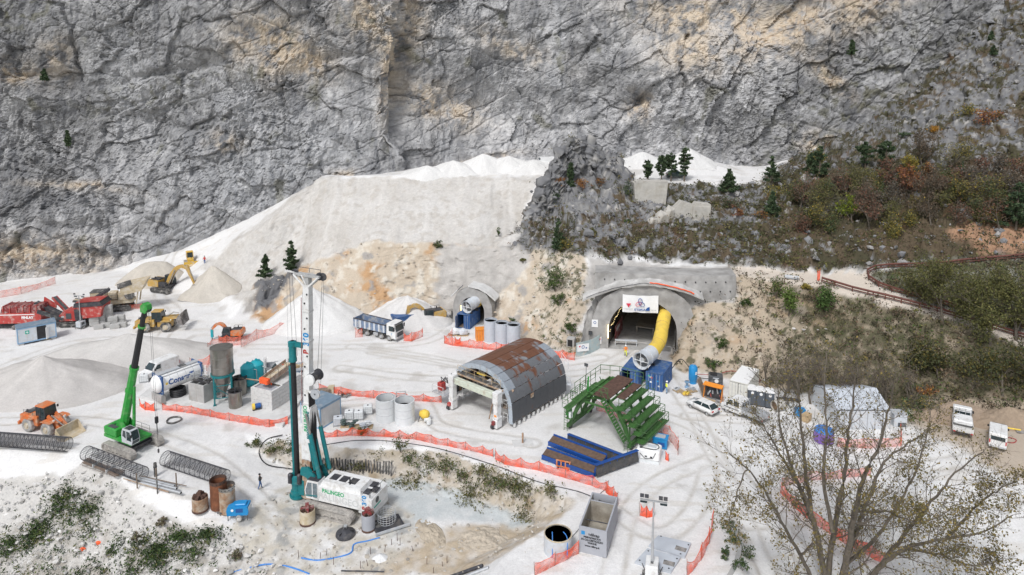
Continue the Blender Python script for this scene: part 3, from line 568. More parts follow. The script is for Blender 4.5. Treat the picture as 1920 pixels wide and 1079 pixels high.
scatter('grass', 'green weeds growing in patches on the white slope at lower left', pick(z_low*(z_gr*sstep(-.05, .2, n2)+.010+.08*z_bl), 2100, _r), GRN+OLV[:1]+[(.045,.07,.03)]*3, _r, .6, .34, 11, .14, 'weeds')
scatter('grass', 'dry grass along the embankment above the pit', pick(z_emb*sstep(.0, .25, fbm(V, .3, 3, 303)), 700, _r), PALE+OLV+OLV, _r, .4, .35, 10, .13, 'grass')
STN = [(.62,.60,.57), (.52,.50,.47), (.68,.66,.63), (.44,.43,.41)]
stones('stones', 'pale limestone rubble over the big quarry waste pile', pick(z_pile, 3000, _r), _r, .03, .13, [(.60,.57,.53), (.55,.52,.48)], pw=6)
stones('stones', 'white stones on the lower left slope', pick(z_low*(ppy < 1100), 3800, _r), _r, .03, .33, STN, pw=5)
stones('stones', 'loose stones on the tan banks beside the tunnels', pick((z_bank+z_rbank*(ppx < 1560)*.6)*(1-z_shot), 2200, _r), _r, .03, .28, [(.52,.46,.38), (.44,.38,.30)]+STN[1:2]+[(.5,.42,.32)], pw=5)
stones('stones', 'pebbles and spoil round the drilling pit', pick(pitm+z_emb+z_tan*.8, 2600, _r), _r, .02, .22, [(.42,.38,.32), (.36,.33,.29), (.5,.47,.42)], pw=4)
stones('rocks', 'grey boulders among the scrub on the slope', pick(z_slope*(ppx < 2000), 2600, _r), _r, .12, .8, [(.24,.24,.245), (.30,.29,.28), (.19,.19,.195)], 'rocks', pw=5, fl=.85)
# --- shared materials
K = {}
def mk(n, *a, **k): K[n] = mat(n, *a, **k); return K[n]
DUST = (.55,.52,.48)
mk('white_paint', (.74,.74,.73), .45, var=.05, dirt=(.55,.53,.50), dirt_amt=.35); mk('bright_white', (.82,.82,.81), .4, var=.03)
mk('grey_paint', (.42,.44,.46), .5, var=.08, dirt=DUST, dirt_amt=.3); mk('light_grey', (.55,.58,.61), .5, var=.07, dirt=DUST, dirt_amt=.3)
mk('dark_grey', (.07,.075,.08), .6, var=.2, dirt=(.25,.24,.22), dirt_amt=.3); mk('black', (.02,.02,.022), .6, var=.3); mk('rubber', (.055,.055,.056), .9, var=.25, dirt=(.38,.36,.33), dirt_amt=.55)
mk('dusty_rubber', (.30,.29,.28), .95, var=.2, dirt=(.5,.48,.45), dirt_amt=.5)
mk('glass', (.03,.045,.05), .08, var=.3); mk('glass_pale', (.16,.20,.22), .1, var=.3)
mk('yellow', (.50,.31,.08), .5, var=.1, dirt=(.45,.36,.22), dirt_amt=.4); mk('duct_yellow', (.78,.55,.08), .7, var=.06, scale=1.2, dirt=(.62,.44,.10), dirt_amt=.3)
mk('dozer_yellow', (.68,.42,.05), .5, var=.1, dirt=DUST, dirt_amt=.3)
mk('orange', (.62,.17,.05), .5, var=.12, dirt=(.5,.33,.22), dirt_amt=.45); mk('bright_orange', (.78,.27,.03), .5, var=.1); mk('vivid_orange', (.85,.12,.03), .6, var=.15)
mk('red', (.42,.05,.042), .45, var=.1, dirt=(.5,.3,.26), dirt_amt=.35); mk('dark_red', (.20,.03,.03), .6, var=.3, dirt=(.4,.3,.28), dirt_amt=.4)
mk('green', (.03,.29,.045), .4, var=.1, dirt=(.15,.36,.13), dirt_amt=.3); mk('gantry_green', (.05,.135,.035), .5, var=.12, dirt=(.09,.17,.06), dirt_amt=.2)
mk('teal', (.008,.17,.185), .45, var=.12, dirt=(.07,.2,.2), dirt_amt=.2); mk('tank_teal', (.02,.36,.42), .4, var=.06)
mk('blue', (.03,.10,.27), .5, var=.12, dirt=(.14,.19,.27), dirt_amt=.35); mk('sky_blue', (.02,.25,.55), .4, var=.08); mk('form_blue', (.012,.075,.31), .4, var=.1)
mk('steel_blue', (.22,.36,.52), .5, var=.06); mk('beige', (.50,.41,.27), .6, var=.12, dirt=(.58,.52,.43), dirt_amt=.5)
mk('rust', (.20,.075,.035), .85, var=.4, scale=2, dirt=(.12,.05,.03), dirt_amt=.3); mk('light_rust', (.33,.20,.12), .85, var=.25, dirt=(.45,.38,.3), dirt_amt=.5); mk('dark_rust', (.10,.055,.04), .9, var=.3)
mk('steel', (.45,.44,.42), .35, .75, var=.12, dirt=(.36,.30,.25), dirt_amt=.3); mk('galv', (.50,.51,.52), .45, .55, var=.12); mk('dark_steel', (.06,.06,.068), .55, .3, var=.25, dirt=(.14,.13,.12), dirt_amt=.3)
mk('concrete', (.42,.415,.40), .9, var=.12, scale=1.5, dirt=(.31,.30,.28), dirt_amt=.35, bump=.01); mk('pale_concrete', (.60,.595,.58), .9, var=.08, scale=1.5, dirt=(.47,.45,.42), dirt_amt=.25)
mk('tank_grey', (.36,.37,.40), .8, var=.05, scale=1.2); mk('inner_concrete', (.36,.33,.28), .95, var=.25, scale=1.0, dirt=(.22,.19,.15), dirt_amt=.4)
mk('wood', (.45,.33,.19), .85, var=.2, dirt=(.35,.28,.2), dirt_amt=.3); mk('old_wood', (.22,.17,.13), .9, var=.3)
mk('track', (.33,.31,.285), .9, var=.25, scale=5, dirt=(.48,.45,.41), dirt_amt=.5); mk('dark_track', (.085,.083,.08), .8, var=.3, dirt=(.32,.30,.28), dirt_amt=.4)
mk('plastic', (.70,.72,.72), .35, var=.05); mk('skin', (.42,.26,.19), .7, var=.1); mk('hi_vis', (.75,.80,.05), .7, var=.1); mk('hi_vis_orange', (.90,.25,.02), .7, var=.1); mk('jeans', (.06,.13,.30), .8, var=.15); mk('dark_cloth', (.03,.03,.03), .9, var=.3); mk('red_cloth', (.5,.04,.03), .8)
mk('sign_green', (.02,.38,.28), .5); mk('logo_blue', (.02,.09,.30), .5, var=.05); mk('logo_red', (.62,.03,.07), .5, var=.05); mk('logo_grey', (.33,.34,.36), .6); mk('lamp_glow', (1.0,.72,.35), .5, emit=4); mk('tail_red', (.5,.02,.02), .3); mk('lamp_white', (.85,.85,.8), .2)
mk('pale_text', (.56,.57,.56), .6, var=.02); mk('palingeo_green', (.02,.36,.14), .5, var=.05); mk('hose_blue', (.05,.22,.60), .6); mk('hose_red', (.33,.05,.05), .7)
def net_mat(name, col, a0, a1):
 m = bpy.data.materials.new(name); m.use_nodes = True; nt = m.node_tree; N, L = nt.nodes, nt.links; b = N['Principled BSDF']; b.inputs['Base Color'].default_value = (*col, 1); b.inputs['Roughness'].default_value = .7
 tc = N.new('ShaderNodeTexCoord'); n = N.new('ShaderNodeTexNoise'); n.inputs['Scale'].default_value = 1.1; n.inputs['Detail'].default_value = 6; L.new(tc.outputs['Object'], n.inputs[0])
 br = N.new('ShaderNodeTexBrick'); br.offset = 0; br.inputs['Scale'].default_value = 5; br.inputs['Mortar Size'].default_value = .04; br.inputs['Color1'].default_value = (0, 0, 0, 1); br.inputs['Color2'].default_value = (0, 0, 0, 1); br.inputs['Mortar'].default_value = (1, 1, 1, 1)
 L.new(tc.outputs['UV'], br.inputs[0])
 r = N.new('ShaderNodeMapRange'); r.inputs[1].default_value = .3; r.inputs[2].default_value = .72; r.inputs[3].default_value = a0; r.inputs[4].default_value = a1; L.new(n.outputs[0], r.inputs[0]); L.new(r.outputs[0], b.inputs['Alpha'])
 return m
NET = net_mat('orange_net', (.80,.095,.03), .32, .9); NETF = net_mat('faded_net', (.78,.17,.10), .25, .6); NETD = net_mat('folded_net', (.85,.10,.03), .6, 1.)
# --- small builders
def place(name, label, cat, px, py, to=None, rz=0, dz=0., group=None, z=None):
 p = on(px, py, dz) if z is None else G(px, py, z)
 if to is not None: q = on(*to) if z is None else G(to[0], to[1], z); rz = math.degrees(math.atan2(q.y-p.y, q.x-p.x))
 return thing(name, label, cat, p, rz, group)
def box(par, name, m, c, d, **k):
 s = k.pop('smooth', None); return MB().box(c, d, **k).build(name, K[m] if isinstance(m, str) else m, par, smooth=s)
def tube(par, name, m, p0, p1, r, n=10, r1=None): return MB().tube(p0, p1, r, n, r1).build(name, K[m], par, smooth=40)
def rods(par, name, m, segs, r, n=5):
 b = MB()
 for a, c in segs: b.tube(a, c, r, n)
 return b.build(name, K[m], par)
def text(par, name, s, size, loc, rot, m, ext=.004, align='CENTER', sx=1.0, bold=0.):
 cu = bpy.data.curves.new(name, 'FONT'); cu.body = s; cu.size = size; cu.align_x = align; cu.align_y = 'CENTER'; cu.extrude = ext; cu.offset = bold
 t = bpy.data.objects.new(name, cu); COL.objects.link(t); dg = bpy.context.evaluated_depsgraph_get(); me = bpy.data.meshes.new_from_object(t.evaluated_get(dg)); bpy.data.objects.remove(t)
 me.materials.clear(); me.materials.append(K[m]); o = link_mesh(name, me, par); o.location = loc; o.rotation_euler = [R(a) for a in rot]; o.scale = (sx, 1, 1); return o
def wheel(par, x, y, r, w, rim='light_grey', tyre='rubber', z=None, hub=.55, name='wheel'):
 o = MB().lathe([(r*.5, -w/2), (r*.9, -w/2), (r, -w*.35), (r, w*.35), (r*.9, w/2), (r*.5, w/2)], n=18, axis='y').build(name, K[tyre], par, smooth=40, loc=(x, y, r if z is None else z))
 MB().lathe([(0, -w*.52), (r*hub*.5, -w*.52), (r*hub*.6, -w*.40), (r*hub, -w*.47), (r*hub, w*.47), (r*hub*.6, w*.40), (r*hub*.5, w*.52), (0, w*.52)], n=14, axis='y').build('rim', K[rim], o, smooth=30); return o
def crawler(par, y, L, h, w, m='track', x=0., shoes=True, name='track'):
 r = h/2; n = 10; out = [(x+L/2-r+math.sin(math.pi*k/n)*r, r+math.cos(math.pi*k/n)*r) for k in range(n+1)]+[(x-L/2+r-math.sin(math.pi*k/n)*r, r-math.cos(math.pi*k/n)*r) for k in range(n+1)]
 b = MB(); inn = [(x+(p[0]-x)*(1-.16*h/L*2.2), r+(p[1]-r)*.80) for p in out]; m_ = len(out)
 for yy0, yy1 in ((y-w/2, y+w/2),):
  vs = [(p[0], yy0, p[1]) for p in out]+[(p[0], yy1, p[1]) for p in out]+[(p[0], yy0, p[1]) for p in inn]+[(p[0], yy1, p[1]) for p in inn]; fs = []
  for k in range(m_):
   j = (k+1) % m_; fs += [(k, j, m_+j, m_+k), (2*m_+k, 3*m_+k, 3*m_+j, 2*m_+j), (k, 2*m_+k, 2*m_+j, j), (m_+k, m_+j, 3*m_+j, 3*m_+k)]
  b.add(vs, fs)
 if shoes:   # grouser bars
  P = [Vector((p[0], 0, p[1])) for p in out]; per = [(P[(k+1) % m_]-P[k]).length for k in range(m_)]; tot = sum(per); nb = int(tot/.22)
  for q in range(nb):
   d = tot*q/nb; k = 0
   while d > per[k]: d -= per[k]; k += 1
   p = P[k].lerp(P[(k+1) % m_], d/per[k]); t = (P[(k+1) % m_]-P[k]); a = math.degrees(math.atan2(t.z, t.x)); b.box((p.x, y, p.z), (.10, w*1.01, .07), ry=-a)
 o = b.build(name, K[m], par); f = MB().box((x, y, r), (L-h*.9, w*.55, h*.5))
 for k in range(6): f.lathe([(0, -w*.3), (h*.17, -w*.3), (h*.17, w*.3), (0, w*.3)], (x-L/2+h*.8+k*(L-h*1.6)/5, y, h*.27), 10, 'y')
 for s in (-1, 1): f.lathe([(0, -w*.36), (h*.36, -w*.36), (h*.36, w*.36), (0, w*.36)], (x+s*(L/2-r), y, r), 14, 'y')
 f.build('track_frame', K['dark_track' if m != 'track' else 'track'], o); return o
def rail(b, pts, h=1.1, r=.03, every=1.5, mid=True):
 """handrail bars along a polyline"""
 pts = [Vector(p) for p in pts]; up = Vector((0, 0, h))
 for a, c in zip(pts[:-1], pts[1:]):
  b.tube(a+up, c+up, r, 4)
  if mid: b.tube(a+up*.5, c+up*.5, r*.8, 4)
  n = max(1, round((c-a).length/every))
  for k in range(n+1): p = a.lerp(c, k/n); b.tube(p, p+up, r, 4)
 return b
def person(px, py, label, rz=0, top='hi_vis_orange', legs='hi_vis', boots='dark_cloth', helmet=None, pose='stand', z=None, hair='black', bands=None, vest=None, h=1.78, lo=None):
 p = on(px, py) if z is None else G(px, py, z); t = thing('person', label, 'person', p, rz); k = h/1.78
 J = {'pelvis': (0,0,.95,.16,.12), 'chest': (0,.0,1.28,.18,.125), 'neck': (0,0,1.50,.065,.065), 'head': (.02,0,1.66,.10,.085), 'crown': (.01,0,1.74,.075,.07)}
 st = .10 if pose == 'stand' else .24
 J.update({'hipL': (0,.10,.90,.10,.10), 'kneeL': (st*.5,.11,.50,.075,.075), 'ankL': (st*.6,.12,.09,.055,.055), 'toeL': (st*.6+.17,.13,.04,.045,.04), 'hipR': (0,-.10,.90,.10,.10), 'kneeR': (-st*.2,-.12,.50,.075,.075), 'ankR': (-st,-.13,.09,.055,.055), 'toeR': (-st+.17,-.14,.04,.045,.04)})
 if pose == 'folded': J.update({'shL': (0,.20,1.42,.075,.07), 'elL': (.10,.27,1.16,.05,.05), 'haL': (.26,.04,1.20,.035,.035), 'shR': (0,-.20,1.42,.075,.07), 'elR': (.10,-.27,1.16,.05,.05), 'haR': (.26,-.02,1.24,.035,.035)})
 else: J.update({'shL': (0,.20,1.42,.075,.07), 'elL': (.0,.30,1.14,.05,.05), 'haL': (.10,.33,.88,.035,.04), 'shR': (0,-.20,1.42,.075,.07), 'elR': (-.02,-.30,1.14,.05,.05), 'haR': (.06,-.33,.88,.035,.04)})
 E = [('pelvis','chest'),('chest','neck'),('neck','head'),('head','crown'),('pelvis','hipL'),('hipL','kneeL'),('kneeL','ankL'),('ankL','toeL'),('pelvis','hipR'),('hipR','kneeR'),('kneeR','ankR'),('ankR','toeR'),('chest','shL'),('shL','elL'),('elL','haL'),('chest','shR'),('shR','elR'),('elR','haR')]
 names = list(J); me = bpy.data.meshes.new('body'); me.from_pydata([tuple(c*k for c in J[n][:3]) for n in names], [(names.index(a), names.index(b)) for a, b in E], [])
 o = bpy.data.objects.new('body', me); COL.objects.link(o); sk = o.modifiers.new('s', 'SKIN'); sk.use_smooth_shade = True; sv = me.skin_vertices[0].data
 for i, n in enumerate(names): sv[i].radius = (J[n][3]*k, J[n][4]*k); sv[i].use_root = (n == 'pelvis')
 o.modifiers.new('d', 'SUBSURF').levels = 1; dg = bpy.context.evaluated_depsgraph_get(); m2 = bpy.data.meshes.new_from_object(o.evaluated_get(dg)); bpy.data.objects.remove(o)
 ms = [K[legs], K[top], K['skin'], K[boots]]; m2.materials.clear()
 for m in ms: m2.materials.append(m)
 for f in m2.polygons:
  c = f.center/k; hand = abs(c.y) > .285 and c.z < .97 or (pose == 'folded' and c.x > .2 and c.z > 1)
  f.material_index = 3 if c.z < .13 else 2 if (c.z > 1.52 or hand) else 0 if c.z < .98 and abs(c.y) < .27 else 1
 b = link_mesh('body', m2, t)
 hd = MB()
 if helmet: hd.lathe([(.155*k, 1.68*k), (.14*k, 1.74*k), (.10*k, 1.80*k), (0, 1.83*k)], n=12).box((.15*k, 0, 1.69*k), (.10, .16, .02)); hd.build('helmet', K[helmet], t, smooth=True)
 else: hd.lathe([(.105*k, 1.64*k), (.118*k, 1.70*k), (.09*k, 1.78*k), (0, 1.81*k)], (-.02, 0, 0), n=12); hd.build('hair', K[hair], t, smooth=True)
 f = MB(); f.box((.115*k, 0, 1.63*k), (.04, .025, .04)); [f.box((.10*k, s*.035, 1.665*k), (.03, .02, .012)) for s in (-1, 1)]; f.build('face', K['skin'], t)
 if vest: MB().lathe([(.21, .98*k), (.225, 1.1*k), (.225, 1.35*k), (.16, 1.47*k)], n=12).build('vest', K[vest], t, smooth=True).scale = (.8, 1.05, 1)
 if bands:
  b2 = MB(); [b2.lathe([(.115*1.02, z), (.115*1.02, z+.06)], (st*.2*s, .115*s, 0), 8) for s in (-1, 1) for z in (.3, .5)]; b2.build('reflective_band', K[bands], t)
 return t
def sag(pts, n=10, s=.5):
 out = []
 for a, b in zip(pts[:-1], pts[1:]):
  a, b = Vector(a), Vector(b)
  for k in range(n): t = k/n; p = a.lerp(b, t); p.z -= s*4*t*(1-t); out.append(p)
 return out+[Vector(pts[-1])]
_fs = [100]
def fence(pix, label, h=1.05, m=None, every=3.2, post='rust', group='orange net fences round the site', z=None, panels=True, droop=.24, top=None):
 """orange safety net strung between thin posts along ground pixels"""
 m = m or NET; _fs[0] += 1; rs = np.random.RandomState(_fs[0]); P = [on(*p) if z is None else G(p[0], p[1], z) for p in pix]; t = thing('net_fence', label, 'fence', P[0], 0, group); o0 = P[0]
 stops = []
 for a, b in zip(P[:-1], P[1:]):
  n = max(1, round((b-a).length/every)); stops += [a.lerp(b, k/n) for k in range(n)]
 stops.append(P[-1])
 for s in stops: s.z = gz(s.x, s.y) if z is None else s.z
 for a, b in zip(stops[:-1], stops[1:]):
  L = (b-a).length; nx = max(3, int(L/.45)); vs = []; fs = []; uv = []; nn = Vector((-(b-a).y, (b-a).x, 0)).normalized()
  h0, h1 = h*(.92+.16*rs.rand()), h*(.92+.16*rs.rand()); dr = droop*(.4+1.2*rs.rand())
  for i in range(nx+1):
   f = i/nx; hh = (h0*(1-f)+h1*f)-dr*4*f*(1-f)*h+rs.normal()*.025
   for j in range(4):
    g = j/3; p = a.lerp(b, f)-o0+nn*float(rs.normal()*.05*(1 if 0 < i < nx else .3)+.10*math.sin(f*9+g*2)*g*(1-g)*4*droop*3); p.z += .03+hh*g; vs.append(tuple(p))
  for i in range(nx):
   for j in range(3): fs.append((i*4+j, i*4+4+j, i*4+5+j, i*4+1+j))
  MB().add(vs, fs).build('netting', m, t)
  if top is not False:
   tp = MB(); tp.path([Vector(vs[i*4+3]) for i in range(nx+1)], .028, 4); tp.build('top_edge', NETD, t)
 for s in stops:
  q = s-o0; lean = rs.normal(size=2)*.05; tube(t, 'post', post, (q.x, q.y, q.z-.2), (q.x+lean[0], q.y+lean[1], q.z+h*1.12), .022, 5)
 return t
def hose(pix, label, m, r=.05, name='hose', cat='hose', dz=.06, z=None, up=None):
 P = []
 for k, p in enumerate(pix): q = on(p[0], p[1]) if z is None else G(p[0], p[1], z); q.z += dz+(p[2] if len(p) > 2 else 0); P.append(q)
 C = catmull([np.array(p) for p in P], max(8, len(P)*6)); b = MB().path([tuple(c-np.array(P[0])) for c in C], r, 6).build(name, K[m], smooth=True); b.location = P[0]; return tag(b, label, cat)
def container(name, label, px, py, to, L=6.06, m='blue', frame=None, doors=True, W=2.44, Hh=2.59, group=None, openr=False, roof=None, z=None, dz=0):
 """corrugated box; local +X is its length, the door end is at x=0"""
 t = place(name, label, 'container', px, py, to=to, group=group, z=z, dz=dz); fm = frame or m
 for s, nm in ((-1, 1), (1, 1)):
  b = MB(); n = int(L/.28); y = s*W/2
  prof = []
  for k in range(n): x0 = .1+(L-.2)*k/n; q = (L-.2)/n; prof += [(x0, y), (x0+q*.25, y), (x0+q*.4, y-s*.05), (x0+q*.85, y-s*.05)]
  prof += [(L-.1, y), (L-.1, y-s*.09), (.1, y-s*.09)]
  b.ext(prof, .14, Hh-.1, axis='z'); b.build('side_wall', K[m], t)
 box(t, 'end_wall', m, (L-.05, 0, Hh/2), (.06, W-.2, Hh-.22)); box(t, 'roof', roof or m, (L/2, 0, Hh-.04), (L-.1, W-.1, .06)); box(t, 'floor', 'old_wood', (L/2, 0, .1), (L-.1, W-.16, .08))
 f = MB()
 for x in (.06, L-.06):
  for s in (-1, 1): f.box((x, s*(W/2-.05), Hh/2), (.12, .13, Hh+.01))
  f.box((x, 0, Hh-.03), (.12, W-.1, .1)); f.box((x, 0, .09), (.12, W-.1, .14))
 for s in (-1, 1): f.box((L/2, s*(W/2-.03), Hh-.03), (L-.2, .07, .08)); f.box((L/2, s*(W/2-.03), .1), (L-.2, .07, .14))
 f.build('frame', K[fm], t)
 if doors:
  for s in (-1, 1):
   d = MB().box((0, 0, Hh/2), (.05, W/2-.16, Hh-.3));
   for k in range(4): d.box((-.035, 0, .45+k*.55), (.03, W/2-.3, .3))
   o = d.build('door', K[m], t, loc=(.02, s*(W/4-.04), 0));
   if openr and s == 1: o.location = (-.45, W/2-.1, 0); o.rotation_euler = (0, 0, R(95))
   if openr and s == -1: pass
   for q in (-.22, .22): tube(o, 'lock_rod', 'galv', (-.065, q, .15), (-.065, q, Hh-.15), .025, 6)
 return t
# --- tunnels, portals, walls
def arch(hw, wh, cr, n=18):
 """half-width, springing height, crown: left foot -> right foot"""
 return [(-hw, 0)]+[(-hw*math.cos(math.pi*k/n), wh+(cr-wh)*math.sin(math.pi*k/n)) for k in range(n+1)]+[(hw, 0)]
SKEW = dict(main=.24, pilot=0.)
def portal(key, label, gable, th, wall_m, length=34):
 c, hd, hw, wh, cr = TUN[key]; sk = SKEW[key]; t = thing('tunnel_portal', label, 'tunnel portal', c, -hd); A = arch(hw, wh, cr)
 O = gable; b = MB(); n = len(A)   # headwall: ring between arch and outline
 outl = []
 for (x, z) in A:
  best = None; cx, cz = 0, wh*.7
  for (p, q) in zip(O[:-1], O[1:]):
   d = (x-cx, z-cz); e = (q[0]-p[0], q[1]-p[1]); den = d[0]*e[1]-d[1]*e[0]
   if abs(den) < 1e-9: continue
   s = ((p[0]-cx)*e[1]-(p[1]-cz)*e[0])/den; u = ((p[0]-cx)*d[1]-(p[1]-cz)*d[0])/den
   if s > 0 and -1e-6 <= u <= 1+1e-6 and (best is None or s < best): best = s
  outl.append((cx+(x-cx)*best, cz+(z-cz)*best) if best else (x*1.5, 0))
 outl[0] = (O[0][0], -.3); outl[-1] = (O[-1][0], -.3); A2 = [(A[0][0], -.3)]+A[1:-1]+[(A[-1][0], -.3)]
 vs = [(x, 0, z) for x, z in A2]+[(x, 0, z) for x, z in outl]+[(x, th, z) for x, z in A2]+[(x, th, z) for x, z in outl]; fs = []
 for k in range(n-1): fs += [(k, k+1, n+k+1, n+k), (2*n+k+1, 2*n+k, 3*n+k, 3*n+k+1), (n+k, n+k+1, 3*n+k+1, 3*n+k), (k+1, k, 2*n+k, 2*n+k+1)]
 b.add(vs, fs); b.build('headwall', wall_m, t, loc=(0, -1.2, 0))
 L = MB(); A3 = arch(hw+.02, wh, cr+.02)
 for (p, q) in zip(A3[:-1], A3[1:]):
  m = 10
  for k in range(m): y0, y1 = -1.0+length*k/m, -1.0+length*(k+1)/m; L.quad((p[0]+sk*y0, y0, p[1]), (q[0]+sk*y0, y0, q[1]), (q[0]+sk*y1, y1, q[1]), (p[0]+sk*y1, y1, p[1]))
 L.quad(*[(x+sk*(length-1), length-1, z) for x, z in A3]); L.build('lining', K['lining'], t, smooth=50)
 MB().ext([(-hw-.1-sk, -1.2), (hw+.1-sk, -1.2), (hw+.1+sk*length, length), (-hw-.1+sk*length, length)], -.2, .05, axis='z').build('floor', K['concrete'], t); return t
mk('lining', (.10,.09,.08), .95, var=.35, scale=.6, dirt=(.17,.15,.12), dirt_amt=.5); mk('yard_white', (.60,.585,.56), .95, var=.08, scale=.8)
shot = mat('sprayed_concrete', (.36,.35,.335), .95, var=.2, scale=.7, dirt=(.25,.24,.225), dirt_amt=.4, bump=.03)
shot_l = mat('pale_sprayed_concrete', (.50,.49,.47), .95, var=.2, scale=.7, dirt=(.36,.35,.33), dirt_amt=.4, bump=.03); _c = TUN['main']; FM0 = Matrix.Translation(_c[0]) @ Matrix.Rotation(R(-_c[1]), 4, 'Z')
mp = portal('main', 'large arched tunnel portal with concrete headwall and yellow air duct', [(-8.6, 0), (-8.2, 4.5), (-6.8, 8.2), (-3.4, 10.2), (.6, 10.9), (4.4, 10.1), (7.2, 8.2), (8.4, 4.5), (8.6, 0)], 2.6, shot)
pp = portal('pilot', 'small arched tunnel mouth in the grey sprayed rock face', [(-3.6, 0), (-3.5, 3.6), (-2.8, 5.6), (-.3, 6.7), (2.7, 5.8), (3.7, 3.6), (3.9, 0)], 2.2, shot)
rs = np.random.RandomState(19); gx_ = np.linspace(-9.6, 9.3, 26); gz_ = 10.95-.022*(gx_-.8)**2-.06*np.abs(gx_-.8)+rs.rand(26)*.16
vs = []; fs = []
for x, z in zip(gx_, gz_): w_ = rs.rand(3)*.25; vs += [(x, -1.55-w_[0], z-.15), (x, -1.6-w_[0], z+.12), (x, -.5, z+.3+w_[1]), (x, .3, z+.45+w_[2]), (x, .3, z-.3)]
for i in range(25):
 for j in range(5): o = i*5; fs.append((o+j, o+5+j, o+5+(j+1) % 5, o+(j+1) % 5))
MB().add(vs, fs).build('canopy', shot_l, mp)
t = thing('wing_wall', 'rough grey sprayed concrete wing wall left of the main tunnel portal', 'wall', G(1110, 654)); o0 = Vector(t.location); Wq = [FM0 @ Vector((-8.0, -.9, 0)), G(1119, 649), G(1108, 652), G(1096, 652), G(1086, 656)]; Cw = catmull([np.array(q) for q in Wq], 16); vs = []; fs = []; rs = np.random.RandomState(23)
for i, c in enumerate(Cw):
 for j in range(9): f = j/8; hh = 8.3-2.8*(i/15)**1.5; p = Vector(c)-o0+Vector((.25*rs.normal()*.4+f*1.3*(i/15), .25*rs.normal()*.4+f*2.2*(i/15), hh*f-.3)); vs.append(tuple(p))
for i in range(15):
 for j in range(8): fs.append((i*9+j, (i+1)*9+j, (i+1)*9+j+1, i*9+j+1))
MB().add(vs, fs).build('wall_face', shot, t, smooth=True)
b = MB(); [b.ext([(p[0], p[1]), (q[0], q[1]), (q[0], q[1]+.25), (p[0], p[1]+.25)], -1.35, 1.6) for p, q in (((-3.9, 4.7), (-2.6, 6.0)), ((-.6, 6.8), (1.4, 6.5)), ((1.4, 6.5), (2.9, 5.8)), ((2.9, 5.8), (4.4, 4.6)))]; b.build('canopy', K['pale_concrete'], pp)
b = MB(); rs = np.random.RandomState(9); b.path([(x, -1.75, 10.95-.022*(x-.8)**2-.06*abs(x-.8)+.3+rs.rand()*.1) for x in np.linspace(-9, .8, 14)], .05, 5); b.build('cable', K['dark_steel'], mp)
b = MB(); b.path([(x, -1.75, 10.95-.022*(x-.8)**2-.06*abs(x-.8)+.35+rs.rand()*.15) for x in np.linspace(.9, 7.8, 14)], .11, 5); b.build('cable', K['vivid_orange'], mp)
rw = MB(); o0 = D(1240, 505, 113.5); rs = np.random.RandomState(4)
t = thing('retaining_wall', 'grey sprayed concrete wall with anchor holes above the main tunnel', 'wall', G(1240, 655))
Vw = Vector(t.location)
def wall_pt(px, f):
 x = (px-1203)/11.9; y = -.7+f*1.1+.16*max(0, x-9)+.1*max(0, -7-x); p = FM0 @ Vector((x, y+(4.5 if f > 1 else 0), 12.35*min(f, 1)-.25)); return p-Vw
n, m = 40, 15; vs = []; fs = []
for i in range(n+1):
 px = 1112+(1378-1112)*i/n
 for j in range(m+1): p = wall_pt(px, j/14); p.y += float(noise(np.array([[p.x, p.z, 0.]]), .35, 3)[0])*.22; vs.append(tuple(p))
for i in range(n):
 for j in range(m): fs.append((i*(m+1)+j, (i+1)*(m+1)+j, (i+1)*(m+1)+j+1, i*(m+1)+j+1))
kf = []
for f in fs:
 cx = sum(vs[k][0] for k in f)/4+Vw.x-TUN['main'][0].x; cz = sum(vs[k][2] for k in f)/4
 if abs(cx) < 6.3 and cz < 8.7: continue
 kf.append(f)
MB().add(vs, kf).build('wall_face', shot, t, smooth=True)
for row, z in enumerate((8.4, 10.0, 11.5)):
 for k in range(13):
  px = 1130+k*19+(row % 2)*9; f = z/12.45; p = wall_pt(px, f)
  if abs(p.x+Vw.x-TUN['main'][0].x-1) < 7 and z < 9: continue
  MB().lathe([(.10, 0), (.10, .16), (0, .16)], n=8, axis='y').build('anchor_head', K['black'], t, loc=(p.x, p.y-.22, p.z))
c, hd, hw, wh, cr = TUN['main']; FM = Matrix.Translation(c) @ Matrix.Rotation(R(-hd), 4, 'Z')
def at_tun(x, y, z): return FM @ Vector((x+.24*max(y, 0), y, z))
t = thing('string_light', 'warm string of lights along the left wall inside the main tunnel', 'lights', at_tun(-hw+.25, -.5, 3.2), -hd-13.5)
P = [(0, y, .15*math.sin(y*1.9)+(-.5 if y < .5 else 0)+.06*y) for y in np.linspace(0, 26, 60)]; MB().path(P, .035, 4).build('cable', K['black'], t)
b = MB(); [b.lathe([(0, -.06), (.055, 0), (0, .06)], p, 6) for p in P]; b.build('bulb', K['lamp_glow'], t)['kind'] = 'stuff'
tag(tube(None, 'strip_lamp', 'lamp_glow', at_tun(-hw-.05, -1.45, 1.9), at_tun(-hw-.05, -1.45, 4.1), .07, 6), 'upright glowing tube lamp at the left edge of the main tunnel mouth', 'lamp')
t = thing('info_board', 'dark red painted board leaning along the left tunnel wall', 'board', at_tun(-hw+.75, 2.2, 0), -hd-13.5); box(t, 'panel', 'dark_red', (0, 2.6, 1.35), (.08, 6, 2.6)); box(t, 'notice', 'pale_text', (.06, 1.6, 1.9), (.02, 2.6, .6))
t = thing('work_table', 'long grey slab table standing inside the main tunnel', 'table', at_tun(-.6, 7, 0), -hd-13.5); box(t, 'table_top', 'inner_concrete', (0, 5, .95), (3.2, 11, .15)); [box(t, 'leg', 'inner_concrete', (s*1.4, y, .45), (.25, .3, .9)) for s in (-1, 1) for y in (-.3, 2.4, 5.1, 7.8, 10.2)]
